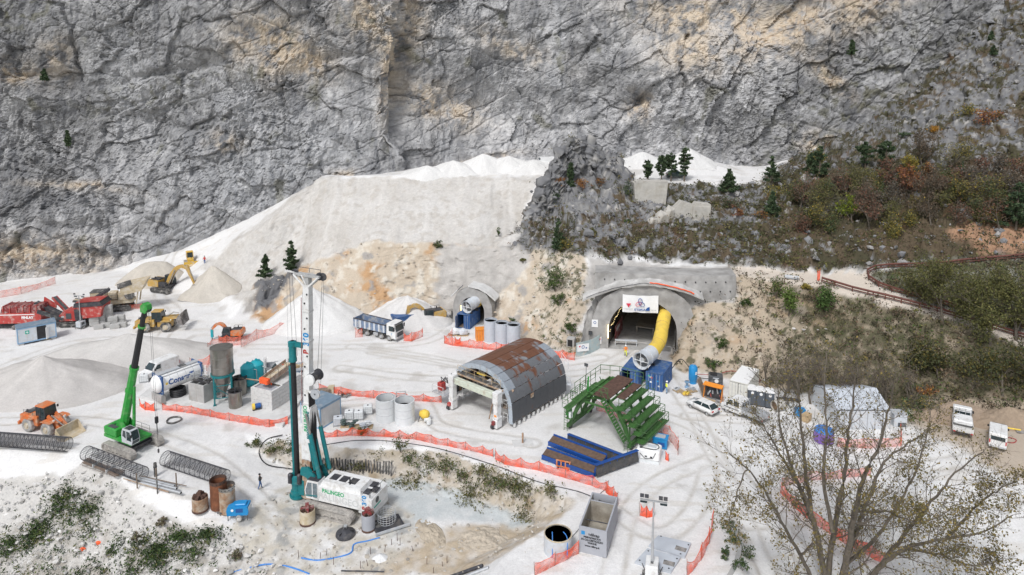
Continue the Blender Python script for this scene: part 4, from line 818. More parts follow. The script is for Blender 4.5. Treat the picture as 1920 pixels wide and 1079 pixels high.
t = thing('steel_barrier', 'low white barrier bench at the main tunnel entrance', 'barrier', at_tun(-2.6, .4, 0), -hd); box(t, 'rail', 'light_grey', (0, 0, .95), (3.6, .5, .12)); [box(t, 'leg', 'light_grey', (x, 0, .45), (.1, .4, .9)) for x in (-1.7, 0, 1.7)]
t = thing('banner', 'white hanging banner with company logos above the main tunnel', 'banner', at_tun(-.45, -1.45, 6.35), -hd); W_, H_ = 5.6, 2.9
nx, nz = 16, 8; vs = [(-W_/2+W_*i/nx, .05*math.sin(i*1.3+j)-.09*(1-j/nz)*math.sin(i*.8), H_*j/nz-.12*math.sin(math.pi*i/nx)*(j == nz)) for i in range(nx+1) for j in range(nz+1)]; fs = [(i*(nz+1)+j, (i+1)*(nz+1)+j, (i+1)*(nz+1)+j+1, i*(nz+1)+j+1) for i in range(nx) for j in range(nz)]
MB().add(vs, fs).build('cloth', K['bright_white'], t, smooth=True)
text(t, 'lettering', 'ETERIA', .46, (-.05, -.22, .52), (90, 0, 0), 'logo_blue', sx=1.25, bold=.012); text(t, 'small_lettering', 'CONSORZIO', .22, (-1.85, -.22, .60), (90, 0, 0), 'logo_grey', sx=1.1); text(t, 'small_lettering', 'TECNE', .28, (2.05, -.22, .52), (90, 0, 0), 'logo_grey', sx=1.1)
MB().ext([(-2.25, 1.5), (-1.45, 1.5), (-1.86, .86)], -.22, -.20).build('triangle_mark', K['logo_red'], t); MB().ext([(1.45, .40)]+[(1.45-.62*math.cos(a), .40+.62*math.sin(a)) for a in np.linspace(0, math.pi/2, 7)][::-1], -.22, -.20).build('quarter_mark', K['logo_blue'], t)
for k, (a, mm) in enumerate(((90, 'logo_blue'), (210, 'logo_red'), (330, 'logo_blue'))):
 cx, cz = -.05+.30*math.cos(R(a)), 1.62+.30*math.sin(R(a)); P = []
 for q in np.linspace(0, 2*math.pi, 22, endpoint=False): x, z = .46*math.cos(q), .30*math.sin(q); ca, sa = math.cos(R(a)), math.sin(R(a)); P.append((cx+x*ca-z*sa, -.24-.02*k, cz+x*sa+z*ca))
 MB().path(P, .05, 5, closed=True).build('trefoil_loop', K[mm], t)
t = thing('hoarding', 'curved pale blue sheet metal hoarding left of the main tunnel', 'hoarding', G(1080, 668)); o0 = Vector(t.location); hp = [G(*p) for p in ((1080, 670), (1100, 666), (1118, 658), (1132, 648), (1140, 638), (1146, 631))]
C = catmull([np.array(p) for p in hp], 14)
for a, q in zip(C[:-1], C[1:]):
 b = MB(); dx, dy = q[0]-a[0], q[1]-a[1]; L = math.hypot(dx, dy); nx_, ny_ = -dy/L*.06, dx/L*.06; P = []
 for k in range(9): f = k/8; s = (k % 2); P.append((a[0]+dx*f-o0.x+nx_*s, a[1]+dy*f-o0.y+ny_*s))
 P2 = [(x+nx_*.4, y+ny_*.4) for x, y in P]; b.ext(P+P2[::-1], 0, 2.3, axis='z'); b.build('panel', K['hoard'] if 'hoard' in K else mk('hoard', (.40,.49,.50), .5, var=.06, dirt=DUST, dirt_amt=.35), t)
for px, py, nm in ((1094, 660, 'left'), (1130, 645, 'right')):
 s = thing('logo_board', f'white company logo board on the {nm} half of the blue hoarding', 'sign', G(px, py+7, 0)+Vector((-.1, -.25, .85)), 18 if nm == 'left' else 40); box(s, 'board', 'bright_white', (0, 0, .55), (2.0 if nm == 'left' else 1.2, .03, 1.2)); MB().ext([(-.75, .9), (-.4, .9), (-.58, .6)], -.04, -.02).build('triangle_mark', K['logo_red'], s); MB().path([(.22*math.cos(a), -.03, .65+.25*math.sin(a)) for a in np.linspace(0, 6.28, 14, endpoint=False)], .04, 4, closed=True).build('ring_mark', K['logo_blue'], s); box(s, 'quarter_mark', 'logo_blue', (.55, -.03, .45), (.22, .02, .2))
s = thing('logo_board', 'white logo sign fixed high on the grey wall left of the main tunnel', 'sign', at_tun(-7.6, -1.3, 3.6), -hd); box(s, 'board', 'bright_white', (0, 0, .6), (1.0, .05, 1.25)); MB().path([(.2*math.cos(a), -.05, .75+.2*math.sin(a)) for a in np.linspace(0, 6.28, 12, endpoint=False)], .04, 4, closed=True).build('ring_mark', K['logo_blue'], s)
s = thing('electric_box', 'small black box on the grey wall beside the main tunnel', 'box', at_tun(-8.3, -1.4, 2.3), -hd); box(s, 'case', 'black', (0, 0, .3), (.6, .2, .55)); box(s, 'lid', 'dark_grey', (0, -.12, .3), (.5, .04, .45))
def fan(label, loc, rz, r, L, tilt=8):
 t = thing('ventilation_fan', label, 'fan', loc, rz); M = Matrix.Rotation(R(-tilt), 4, 'Y')
 MB().lathe([(r*1.12, 0), (r*1.12, .12), (r, .35), (r, L*.45), (r*1.05, L*.45), (r*1.05, L*.5), (r, L*.5), (r, L), (r*.9, L), (r*.9, .4), (r*1.02, .05), (r*1.12, 0)], (0, 0, 0), 28, 'x', M).build('casing', K['light_grey'], t, smooth=40, loc=(0, 0, r+.15))
 MB().lathe([(0, .25), (r*.35, .3), (r*.35, 1.4), (0, 1.5)], (0, 0, 0), 12, 'x', M).build('motor', K['grey_paint'], t, smooth=40, loc=(0, 0, r+.15))
 b = MB(); [b.box((.06, 0, 0), (.05, .07, 2*r), rx=a) for a in (0, 90)]; o = b.build('guard_cross', K['bright_white'], t, loc=(0, 0, r+.15), rot=(0, -tilt, 0))
 MB().lathe([(0, .45), (r*.9, .45), (r*.9, .5), (0, .5)], n=24, axis='x').build('inner_shade_disc', K['dark_grey'], t, loc=(0, 0, r+.15), rot=(0, -tilt, 0))  # solid dark disc standing in for the shade inside the casing
 b = MB(); [b.box((x, 0, .12), (.25, r*1.5, .28)) for x in (.6, L-.6)]; b.build('cradle', K['dark_steel'], t); return t
def duct(label, P, r, rib=1.1):
 C = catmull([np.array(p) for p in P], 40); o = Vector(C[0]); t = thing('air_duct', label, 'duct', o); n = 20; b = MB(); vs = []; fs = []
 for i, c in enumerate(C):
  z = Vector(C[min(i+1, 39)]-C[max(i-1, 0)]).normalized(); x = z.cross(Vector((0, 0, 1))).normalized(); y = x.cross(z); rr = r*(1+.035*math.sin(i*1.2)+(.02 if i % 5 == 0 else 0))
  for k in range(n): a = 2*math.pi*k/n; vs.append(Vector(c)-o+x*math.cos(a)*rr+y*math.sin(a)*rr*(.95))
 for i in range(39):
  for k in range(n): fs.append((i*n+k, i*n+(k+1) % n, (i+1)*n+(k+1) % n, (i+1)*n+k))
 b.add(vs, fs); b.build('sleeve', K['duct_yellow'], t, smooth=True)
 s = MB(); s.path([vs[i*n+int(n*.62)]*1.0 for i in range(40)], .035, 4); s.build('seam', K['dark_rust'], t)
 for i in range(4, 38, 6): MB().path([vs[i*n+k]*1.0+(vs[i*n+k]-(Vector(C[i])-o)).normalized()*.02 for k in range(n)], .03, 4, closed=True).build('hoop', K['yellow'], t)
 return t
c1 = container('shipping_container', 'weathered blue container under the big fan, its door open', 1180, 728, (1197, 706), L=4.6, openr=True, m='blue', z=0); c1b = container('shipping_container', 'blue container with closed stickered doors, right beside the fan', 1226, 733, (1243, 710), L=4.8, m='blue', z=0)
for k, (y, z, m) in enumerate(((.5, 1.9, 'pale_concrete'), (.45, 1.2, 'bright_white'), (.75, 2.05, 'sign_green'), (.35, 1.85, 'red'), (-.5, 1.5, 'sky_blue'), (-.7, .8, 'pale_text'))): box(c1b, 'sticker', m, (-.045, y, z), (.01, .3, .22))
fl = Vector(c1.location)+Vector((.3, .4, 2.66)); fdir = math.degrees(math.atan2(D(1221, 661, 99).y-fl.y, D(1221, 661, 99).x-fl.x))
fp = D(1201, 677, 92.1); fan('big grey ventilation fan lying on blue containers before the main tunnel', (fp.x, fp.y, 2.68), 50, 1.12, 3.2, 4)
e0 = Vector((fp.x+math.cos(R(50))*3.1, fp.y+math.sin(R(50))*3.1, 2.68+1.27+.22))
duct('fat yellow fabric air duct rising from the fan into the main tunnel', [e0, D(1236, 641, 98), D(1243, 607, 103), D(1249, 580, 107.2), at_tun(3.3, 6, 6.5), at_tun(3.2, 20, 6.6)], 1.0)
c2 = container('shipping_container', 'open blue container under the fan of the small tunnel', 869, 617, (886, 603), L=4.6, openr=True, z=0);
fl = Vector(c2.location)+Vector((.5, .2, 2.66)); fan('grey ventilation fan on blue container before the small tunnel', fl, 55, 1.02, 3.0, 8)
cp = TUN['pilot']; FP = Matrix.Translation(cp[0]) @ Matrix.Rotation(R(-cp[1]), 4, 'Z'); e0 = fl+Vector((math.cos(R(55))*2.9, math.sin(R(55))*2.9, 1.6)); duct('short yellow air duct bending into the small tunnel', [e0, e0+Vector((.6, 1.2, .35)), FP @ Vector((.9, -1, 4.0)), FP @ Vector((.6, 3, 3.9)), FP @ Vector((.5, 9, 3.9))], .85)
tag(tube(None, 'strip_lamp', 'lamp_glow', FP @ Vector((-2.0, -1.3, 1.6)), FP @ Vector((-2.0, -1.3, 3.3)), .06, 6), 'upright glowing tube lamp at the left of the small tunnel mouth', 'lamp')
# --- concrete ruins and block stacks above
mk('ruin', (.46,.44,.40), .95, var=.15, scale=.8, dirt=(.33,.30,.25), dirt_amt=.4, bump=.03)
t = place('concrete_ruin', 'tall broken concrete wall block standing below the plateau pines', 'ruin', 1222, 386); MB().ext([(-3.0, -1.5), (2.6, -1.5), (3.1, 4.4), (-3.4, 4.3)], 0, 2.6).build('wall', K['ruin'], t, loc=(0, .3, 0)); box(t, 'cap', 'ruin', (0, 1.5, 4.5), (6.2, 2.4, .3))
t = place('concrete_ruin', 'long low broken concrete wall with tumbled blocks on the slope', 'ruin', 1290, 412); MB().ext([(-5.2, -1.2), (4.4, -1.2), (4.2, 2.8), (1.6, 3.1), (1.2, 2.6), (-1.2, 3.4), (-2.2, 2.4), (-3.4, 1.2)], 0, 2.2).build('wall', K['ruin'], t); box(t, 'slab', 'ruin', (2.4, -.15, .9), (3.2, .5, 3.0), ry=3)
t = place('rock', 'split pale boulders left of the low concrete ruin', 'boulders', 1238, 416); [MB().add([(v[0]*a*(1+.3*math.sin(i*7)), v[1]*a, v[2]*b_*(1+.2*math.cos(i*5))) for i, v in enumerate(_iv)], [tuple(f) for f in _if]).build('boulder', K['ruin'], t, loc=l) for a, b_, l in ((1.5, 1.6, (0, 0, .6)), (1.0, .9, (-1.7, -.8, .2)), (1.2, 1.9, (1.6, .5, 1.2)))]
# --- machines
def excavator(label, px, py, to, swing, body, arm, boom, sc=1.0, tool='bucket', track='dark_track', dirty=None):
 """boom: (foot, elbow, tip, stick end, tool angle) in the XZ plane of the house; +X is where the boom points"""
 t = place('excavator', label, 'excavator', px, py, to=to); t.scale = (sc,)*3
 for s in (-1, 1): crawler(t, s*1.25, 4.5, 1.0, .62, track)
 box(t, 'undercarriage', 'dark_track', (0, 0, .72), (2.4, 1.9, .5)); MB().lathe([(.75, .9), (.75, 1.15)], n=18).build('slew_ring', K['dark_steel'], t)
 H = []
 H.append(MB().ext([(-2.9, 1.35), (-2.75, 1.15), (-.4, 1.15), (-.4, 2.35), (-2.75, 2.45), (-2.95, 2.2)], -1.35, 1.35).build('engine_house', K[body], t)); H.append(box(t, 'hood', 'dark_steel', (-1.5, -.1, 2.47), (2.0, 1.7, .2), bev=.06)); H.append(box(t, 'counterweight', body, (-2.85, 0, 1.75), (.5, 2.55, 1.15), bev=.15))
 H.append(box(t, 'deck', 'dark_steel', (.6, 0, 1.25), (2.1, 2.5, .25))); H.append(box(t, 'side_box', 'dark_steel', (.4, -.95, 1.7), (1.6, .75, .75), bev=.06))
 H.append(MB().ext([(-.35, 1.35), (1.45, 1.35), (1.55, 2.1), (1.2, 3.1), (-.35, 3.1)], .42, 1.38).build('cab', K['dark_steel'], t)); g = MB(); g.ext([(-.15, 2.05), (1.38, 2.05), (1.1, 2.98), (-.15, 2.98)], .40, 1.40); g.ext([(1.60, 2.05), (1.52, 1.7), (1.54, 1.7), (1.62, 2.05)], .5, 1.3); g.add([(1.50, .5, 1.5), (1.50, 1.3, 1.5), (1.58, 1.3, 2.1), (1.25, 1.3, 3.0), (1.25, .5, 3.0), (1.58, .5, 2.1)], [(0, 1, 2, 5), (5, 2, 3, 4)]); o = g.build('cab_window', K['glass'], H[-1])
 H.append(box(t, 'exhaust', 'black', (-1.6, -.6, 2.75), (.18, .18, .45)))
 r = MB(); rail(r, [(-2.4, -1.25, 2.4), (-.6, -1.25, 2.4), (-.6, -.5, 2.4)], .5, .03, 1, False); H.append(r.build('handrail', K['dark_steel'], t))
 f, e, tp, st, ta = boom; bw = .28
 def beam(pts, w0, w1, y, name, m):
  n = len(pts); up = []; dn = []
  for i, p in enumerate(pts):
   a = pts[max(i-1, 0)]; c = pts[min(i+1, n-1)]; d = (c[0]-a[0], c[1]-a[1]); L = math.hypot(*d); nx_, nz_ = -d[1]/L, d[0]/L; k = i/(n-1); w_ = (w0*(1-k)+w1*k)*(1+.5*math.sin(math.pi*k))/2; up.append((p[0]+nx_*w_, p[1]+nz_*w_)); dn.append((p[0]-nx_*w_, p[1]-nz_*w_))
  return MB().ext(up+dn[::-1], -y, y).build(name, K[m], t)
 def q3(a, b_, c, n=7): return [((1-u)**2*a[0]+2*u*(1-u)*b_[0]+u*u*c[0], (1-u)**2*a[1]+2*u*(1-u)*b_[1]+u*u*c[1]) for u in [k/n for k in range(n+1)]]
 H.append(beam(q3(f, e, tp), .55, .42, .26, 'boom', arm)); H.append(beam([tuple(np.array(tp)+(np.array(tp)-np.array(st))*.22), tp, st], .62, .30, .2, 'stick', arm))
 mid = q3(f, e, tp)[3]; c = MB(); c.tube((f[0]+.5, .36, f[1]-.2), (mid[0], .36, mid[1]-.1), .09); c.tube((f[0]+.5, -.36, f[1]-.2), (mid[0], -.36, mid[1]-.1), .09); bk = np.array(tp)+(np.array(tp)-np.array(st))*.2; m5 = q3(f, e, tp)[3]; c.tube((m5[0], 0, m5[1]+.4), (bk[0], 0, bk[1]+.1), .09); d = np.array(st)-np.array(tp); nb = np.array([d[1], -d[0]])/np.linalg.norm(d)*.35; c.tube((tp[0]+d[0]*.1-nb[0], 0, tp[1]+d[1]*.1-nb[1]), (st[0]-nb[0]-d[0]*.12, 0, st[1]-nb[1]-d[1]*.12), .08); H.append(c.build('hydraulic_ram', K['steel'], t))
 if tool == 'bucket':
  o = MB(); pr = [(0, 0), (.55, -.1), (.75, -.6), (.55, -1.15), (0, -1.35), (-.65, -1.2), (-.55, -1.1), (0, -1.2), (.45, -1.05), (.62, -.6), (.45, -.2), (0, -.12)]
  ca, sa = math.cos(R(ta)), math.sin(R(ta)); rp = [(st[0]+x*ca-z*sa, st[1]+x*sa+z*ca) for x, z in pr]; o.ext(rp, -.65, .65)
  for s in (-.62, .62): o.ext([rp[0], rp[1], rp[2], rp[3], rp[4], rp[5]], s-.03, s+.03)
  H.append(o.build('bucket', K['dirty_steel'] if 'dirty_steel' in K else mk('dirty_steel', (.22,.20,.19), .7, .2, var=.2, dirt=DUST, dirt_amt=.4), t))
 else:
  H.append(box(t, 'breaker', 'tank_teal', (st[0], 0, st[1]-.9), (.5, .5, 1.9))); H.append(tube(t, 'chisel', 'dark_steel', (st[0], 0, st[1]-2.6), (st[0], 0, st[1]-1.8), .09))
 for o in H: o.rotation_euler.z = R(swing)
 return t
excavator('yellow tracked excavator digging at the tan gravel heap near the bulldozer', 310, 546, (345, 546), 4, 'yellow', 'yellow', ((.7, 1.7), (3.2, 6.6), (5.6, 4.9), (7.0, 2.0), 25), 1.02)
excavator('yellow excavator parked behind the dump truck, boom folded down', 806, 606, (770, 612), 0, 'yellow', 'yellow', ((.7, 1.6), (2.2, 5.0), (4.2, 3.6), (4.7, 1.3), -40), .92)
excavator('orange red excavator with teal rock breaker behind the orange net', 433, 636, (415, 636), 6, 'orange', 'orange', ((.6, 1.5), (1.6, 4.6), (3.2, 3.5), (4.2, 2.4), 0), .72, 'breaker')
def wheel_loader(label, px, py, to, col, bz, tilt, arm_z=None, dusty='rubber', sc=1.0, cabm='glass', rim='beige'):
 t = place('wheel_loader', label, 'wheel loader', px, py, to=to); t.scale = (sc,)*3; r = .86
 for x in (-1.65, 1.65):
  for s in (-1, 1): wheel(t, x, s*1.05, r, .62, rim, dusty)
 MB().ext([(-3.3, 1.1), (-3.2, .85), (-.2, .85), (-.2, 2.05), (-2.9, 2.1), (-3.25, 1.9)], -.95, .95).build('engine_house', K[col], t); box(t, 'grille', 'dark_grey', (-2.4, 0, 2.13), (1.0, 1.2, .06)); box(t, 'rear_bumper', col, (-3.35, 0, .85), (.3, 2.4, .5), bev=.08)
 MB().tube((-1.9, .45, 2.0), (-1.9, .45, 2.75), .09).tube((-2.5, -.5, 2.0), (-2.5, -.5, 2.45), .12).build('exhaust', K['dark_steel'], t)
 MB().ext([(.1, .7), (2.3, .7), (2.3, 1.35), (1.0, 1.9), (.1, 1.5)], -.55, .55).build('front_frame', K[col], t); MB().lathe([(.3, .6), (.3, 1.6)], n=10).build('pivot', K['dark_steel'], t)
 cab = MB().ext([(-.65, 1.6), (.75, 1.6), (.95, 2.2), (.75, 3.25), (-.6, 3.25)], -.72, .72).build('cab', K[cabm], t); b = MB()
 for s in (-1, 1):
  b.tube((-.6, s*.72, 1.6), (-.6, s*.72, 3.25), .06, 5); b.tube((.95, s*.72, 2.2), (.75, s*.72, 3.25), .05, 5); b.tube((.75, s*.72, 1.6), (.95, s*.72, 2.2), .05, 5); b.tube((.1, s*.73, 1.6), (.1, s*.73, 3.25), .04, 5); b.box((.05, s*.73, 1.75), (1.5, .05, .3))
 b.build('cab_frame', K['dark_steel'], cab)['kind'] = 'stuff'; box(cab, 'cab_roof', col if rim != 'light_grey' else 'grey_paint', (.05, 0, 3.3), (1.6, 1.6, .12), bev=.04)
 for s in (-1, 1): MB().ext([(x, z) for x, z in ((-2.55, 1.75), (-2.3, 1.92), (-1.0, 1.92), (-.75, 1.75))], s*.75 if s > 0 else -1.38, 1.38 if s > 0 else -.75).build('mudguard', K[col], t); MB().ext([(.8, 1.75), (1.1, 1.92), (2.2, 1.92), (2.5, 1.75)], .75 if s > 0 else -1.38, 1.38 if s > 0 else -.75).build('mudguard', K[col], t)
 ez = bz
 for s in (-1, 1): MB().ext([(.9, 2.0), (1.2, 2.35), (2.3, (2.2+ez)/2+.35), (3.5, ez+.55), (3.6, ez+.25), (2.2, (1.8+ez)/2), (1.2, 1.8)], s*.5-.09, s*.5+.09).build('lift_arm', K[col], t)
 MB().tube((1.0, .0, 2.0), (2.6, 0, ez+1.1), .10).tube((2.6, 0, ez+1.1), (3.4, 0, ez+.9), .08).tube((1.2, .5, 1.2), (2.3, .5, ez*.5+1.2), .09).tube((1.2, -.5, 1.2), (2.3, -.5, ez*.5+1.2), .09).build('hydraulic_ram', K['steel'], t)
 pr = [(0, .9), (.15, 1.35), (.05, 1.38), (-.1, .9), (-.02, .25), (.3, -.08), (1.35, -.12), (1.35, -.06), (.4, .05), (.12, .3)]; ca, sa = math.cos(R(tilt)), math.sin(R(tilt)); rp = [(3.55+x*ca-(z-.4)*sa, ez+x*sa+(z-.4)*ca+.3) for x, z in pr]; b = MB().ext(rp, -1.4, 1.4)
 for s in (-1.43, 1.43): b.ext([rp[1], rp[3], rp[4], rp[5], rp[6]], s-.03, s+.03)
 b.build('bucket', K['beige' if col == 'orange' else 'dirty_steel'], t)
 b = MB(); rail(b, [(-2.6, -.9, 2.1), (-1.0, -.9, 2.1)], .5, .025, .8, False); rail(b, [(-2.6, .9, 2.1), (-1.0, .9, 2.1)], .5, .025, .8, False); b.build('handrail', K['dark_steel'], t)
 MB().box((.9, .95, 2.9), (.08, .2, .3)).tube((.8, .72, 2.9), (.9, .9, 2.95), .02, 4).build('mirror', K['black'], t); b = MB(); [b.box((2.35, s*.7, 1.9), (.12, .22, .18)) for s in (-1, 1)]; b.build('headlight', K['lamp_white'], t); return t
wheel_loader('orange wheel loader with dusty tyres and lowered tan bucket', 88, 806, (120, 814), 'orange', .1, 4, dusty='dusty_rubber', sc=1.0)
wheel_loader('yellow wheel loader tipping gravel from its raised bucket', 297, 619, (330, 618), 'yellow', 1.9, -28, sc=1.05)
t = place('bulldozer', 'small yellow bulldozer high on the ramp by the cliff', 'bulldozer', 357, 496, rz=-58); t.scale = (.85,)*3
for s in (-1, 1): crawler(t, s*1.0, 3.2, 1.0, .6, 'track')
MB().ext([(-1.5, .6), (1.6, .6), (1.6, 1.6), (.4, 1.75), (-1.5, 1.7)], -.65, .65).build('hull', K['dozer_yellow'], t); c = box(t, 'cab', 'glass', (-.5, 0, 2.4), (1.4, 1.5, 1.4), taper=.9); b = MB(); [b.tube((-.5+x, y, 1.7), (-.5+x*.9, y*.9, 3.1), .07, 5) for x in (-.7, .7) for y in (-.75, .75)]; b.path([(-1.2, -.75, 1.75), (.2, -.75, 1.75), (.2, .75, 1.75), (-1.2, .75, 1.75)], .05, 4, closed=True); b.build('cab_frame', K['dozer_yellow'], c); box(c, 'cab_roof', 'dozer_yellow', (-.5, 0, 3.18), (1.6, 1.6, .16), bev=.05)
MB().ext([(2.3, 0), (2.5, .1), (2.35, .6), (2.45, 1.25), (2.3, 1.25), (2.15, .6)], -1.7, 1.7).build('blade', K['dozer_yellow'], t); b = MB(); [b.tube((0, s*1.4, .5), (2.2, s*1.4, .35), .1, 6) for s in (-1, 1)]; [b.tube((1.3, s*.4, 1.4), (2.2, s*.4, .8), .07, 6) for s in (-1, 1)]; b.build('push_arm', K['dozer_yellow'], t); tube(t, 'exhaust', 'black', (.9, .2, 1.6), (.9, .2, 2.5), .07)
t = place('dump_truck', 'white four axle dump truck with ribbed grey tipping body', 'truck', 711, 630, to=(760, 641))
for x in (-3.2, -1.75, 1.3, 3.0):
 for s in (-1, 1): wheel(t, x, s*1.0, .54, .42, 'galv', 'rubber')
box(t, 'chassis', 'dark_steel', (0, 0, .85), (8.4, .9, .3)); cb = MB().ext([(3.35, .55), (4.35, .55), (4.45, 1.6), (4.3, 2.1), (4.15, 2.9), (3.7, 3.05), (2.6, 3.05), (2.5, 1.0), (2.6, 1.0), (3.35, 1.0)], -1.2, 1.2); cb = cb.build('cab', K['white_paint'], t); g = MB(); g.add([(4.42, -1.05, 1.75), (4.42, 1.05, 1.75), (4.22, 1.0, 2.75), (4.22, -1.0, 2.75)], [(0, 1, 2, 3)], Matrix.Translation((.03, 0, 0))); g.build('windscreen', K['glass'], cb); [MB().ext([(3.05, 1.8), (4.15, 1.8), (4.0, 2.65), (3.05, 2.65)], s*1.21-.015, s*1.21+.015).build('side_window', K['glass'], cb) for s in (-1, 1)]
box(cb, 'grille', 'dark_grey', (4.45, 0, 1.2), (.06, 1.5, .7)); box(cb, 'bumper', 'grey_paint', (4.42, 0, .6), (.2, 2.4, .35), bev=.05); [box(cb, 'headlight', 'lamp_white', (4.5, s*.9, .75), (.06, .35, .2)) for s in (-1, 1)]; [box(cb, 'mirror', 'black', (4.25, s*1.4, 2.3), (.12, .2, .6)) for s in (-1, 1)]; box(cb, 'sun_visor', 'dark_grey', (4.2, 0, 2.95), (.3, 2.1, .08)); text(cb, 'logo', '2', .5, (3.6, -1.22, 1.35), (90, 0, 0), 'sky_blue')
b = MB(); pr = [(-4.5, 1.25), (2.2, 1.25), (2.35, 2.55), (-4.6, 2.75)]
for s in (-1, 1):
 y0 = s*1.2; b.ext(pr, min(y0, y0-s*.07), max(y0, y0-s*.07))
b.box((-1.1, 0, 1.3), (6.7, 2.3, .1)); b.box((2.28, 0, 2.0), (.08, 2.4, 1.5)); b.box((-4.55, 0, 2.0), (.08, 2.4, 1.45)); bd = b.build('tipping_body', K['tipper'] if 'tipper' in K else mk('tipper', (.16,.22,.33), .6, .1, var=.1, dirt=(.45,.44,.42), dirt_amt=.4), t)
for s in (-1, 1):
 for k in range(7): MB().box((-4.0+k*1.0, s*1.24, 1.95), (.34, .1, 1.25)).build('side_rib', K['light_grey'], bd)
 box(bd, 'top_rim', 'dark_steel', (-1.1, s*1.22, 2.68), (6.9, .14, .12), ry=1.4)
box(bd, 'canopy', 'dark_steel', (2.35, 0, 2.65), (.5, 2.3, .08)); box(t, 'fuel_tank', 'galv', (.2, -1.0, .75), (1.0, .5, .5), bev=.08); [box(t, 'mudguard', 'dark_grey', (x, s*1.0, 1.13), (1.2, .45, .05)) for x in (-3.2, -1.75, 1.3) for s in (-1, 1)]
def van(label, px, py, to, name='van', sc=1.0, rear=False):
 t = place(name, label, 'van', px, py, to=to); t.scale = (sc,)*3
 b = MB().ext([(-2.6, .45), (2.35, .45), (2.6, .6), (2.6, 1.05), (1.75, 1.25), (1.05, 2.1), (.75, 2.2), (-2.5, 2.2), (-2.62, 2.0)], -.95, .95).build('body', K['white_paint'], t)
 bm = bmesh.new(); bm.from_mesh(b.data); bmesh.ops.bevel(bm, geom=bm.edges[:], offset=.07, segments=2, affect='EDGES'); bm.to_mesh(b.data); bm.free()
 MB().add([(1.72, -.82, 1.32), (1.72, .82, 1.32), (1.08, .72, 2.08), (1.08, -.72, 2.08)], [(0, 1, 2, 3)], Matrix.Translation((.045, 0, .02))).build('windscreen', K['glass'], b)
 for s in (-1, 1):
  MB().ext([(.45, 1.3), (1.45, 1.3), (.95, 1.95), (.45, 1.95)], s*.955-.012, s*.955+.012).build('side_window', K['glass'], b)
  if rear: MB().ext([(-2.3, 1.35), (.3, 1.35), (.3, 1.95), (-2.3, 1.95)], s*.955-.012, s*.955+.012).build('side_window', K['glass'], b)
  box(b, 'mirror', 'black', (1.35, s*1.08, 1.4), (.12, .2, .25)); box(b, 'headlight', 'lamp_white', (2.58, s*.68, .92), (.08, .32, .2)); box(b, 'tail_light', 'tail_red', (-2.64, s*.85, 1.15), (.05, .12, .45)); box(b, 'door_seam', 'grey_paint', (.38, s*.96, 1.2), (.02, .01, 1.3))
 box(b, 'grille', 'black', (2.62, 0, .72), (.05, 1.2, .25)); box(b, 'bumper', 'dark_grey', (2.5, 0, .45), (.3, 1.85, .2));
 if rear: box(b, 'rear_window', 'glass', (-2.635, 0, 1.62), (.03, 1.5, .5)); box(b, 'number_plate', 'bright_white', (-2.66, 0, .85), (.02, .5, .12)); box(b, 'rear_bumper', 'grey_paint', (-2.62, 0, .5), (.12, 1.8, .2))
 [wheel(t, x, s*.8, .34, .22, 'galv', 'rubber') for x in (-1.65, 1.7) for s in (-1, 1)]; return t
van('white panel van behind the tank container', 300, 702, (275, 712), sc=1.0)
van('white people carrier van at the far right edge of the yard, seen from behind', 1870, 829, (1871, 780), sc=.92, rear=True)
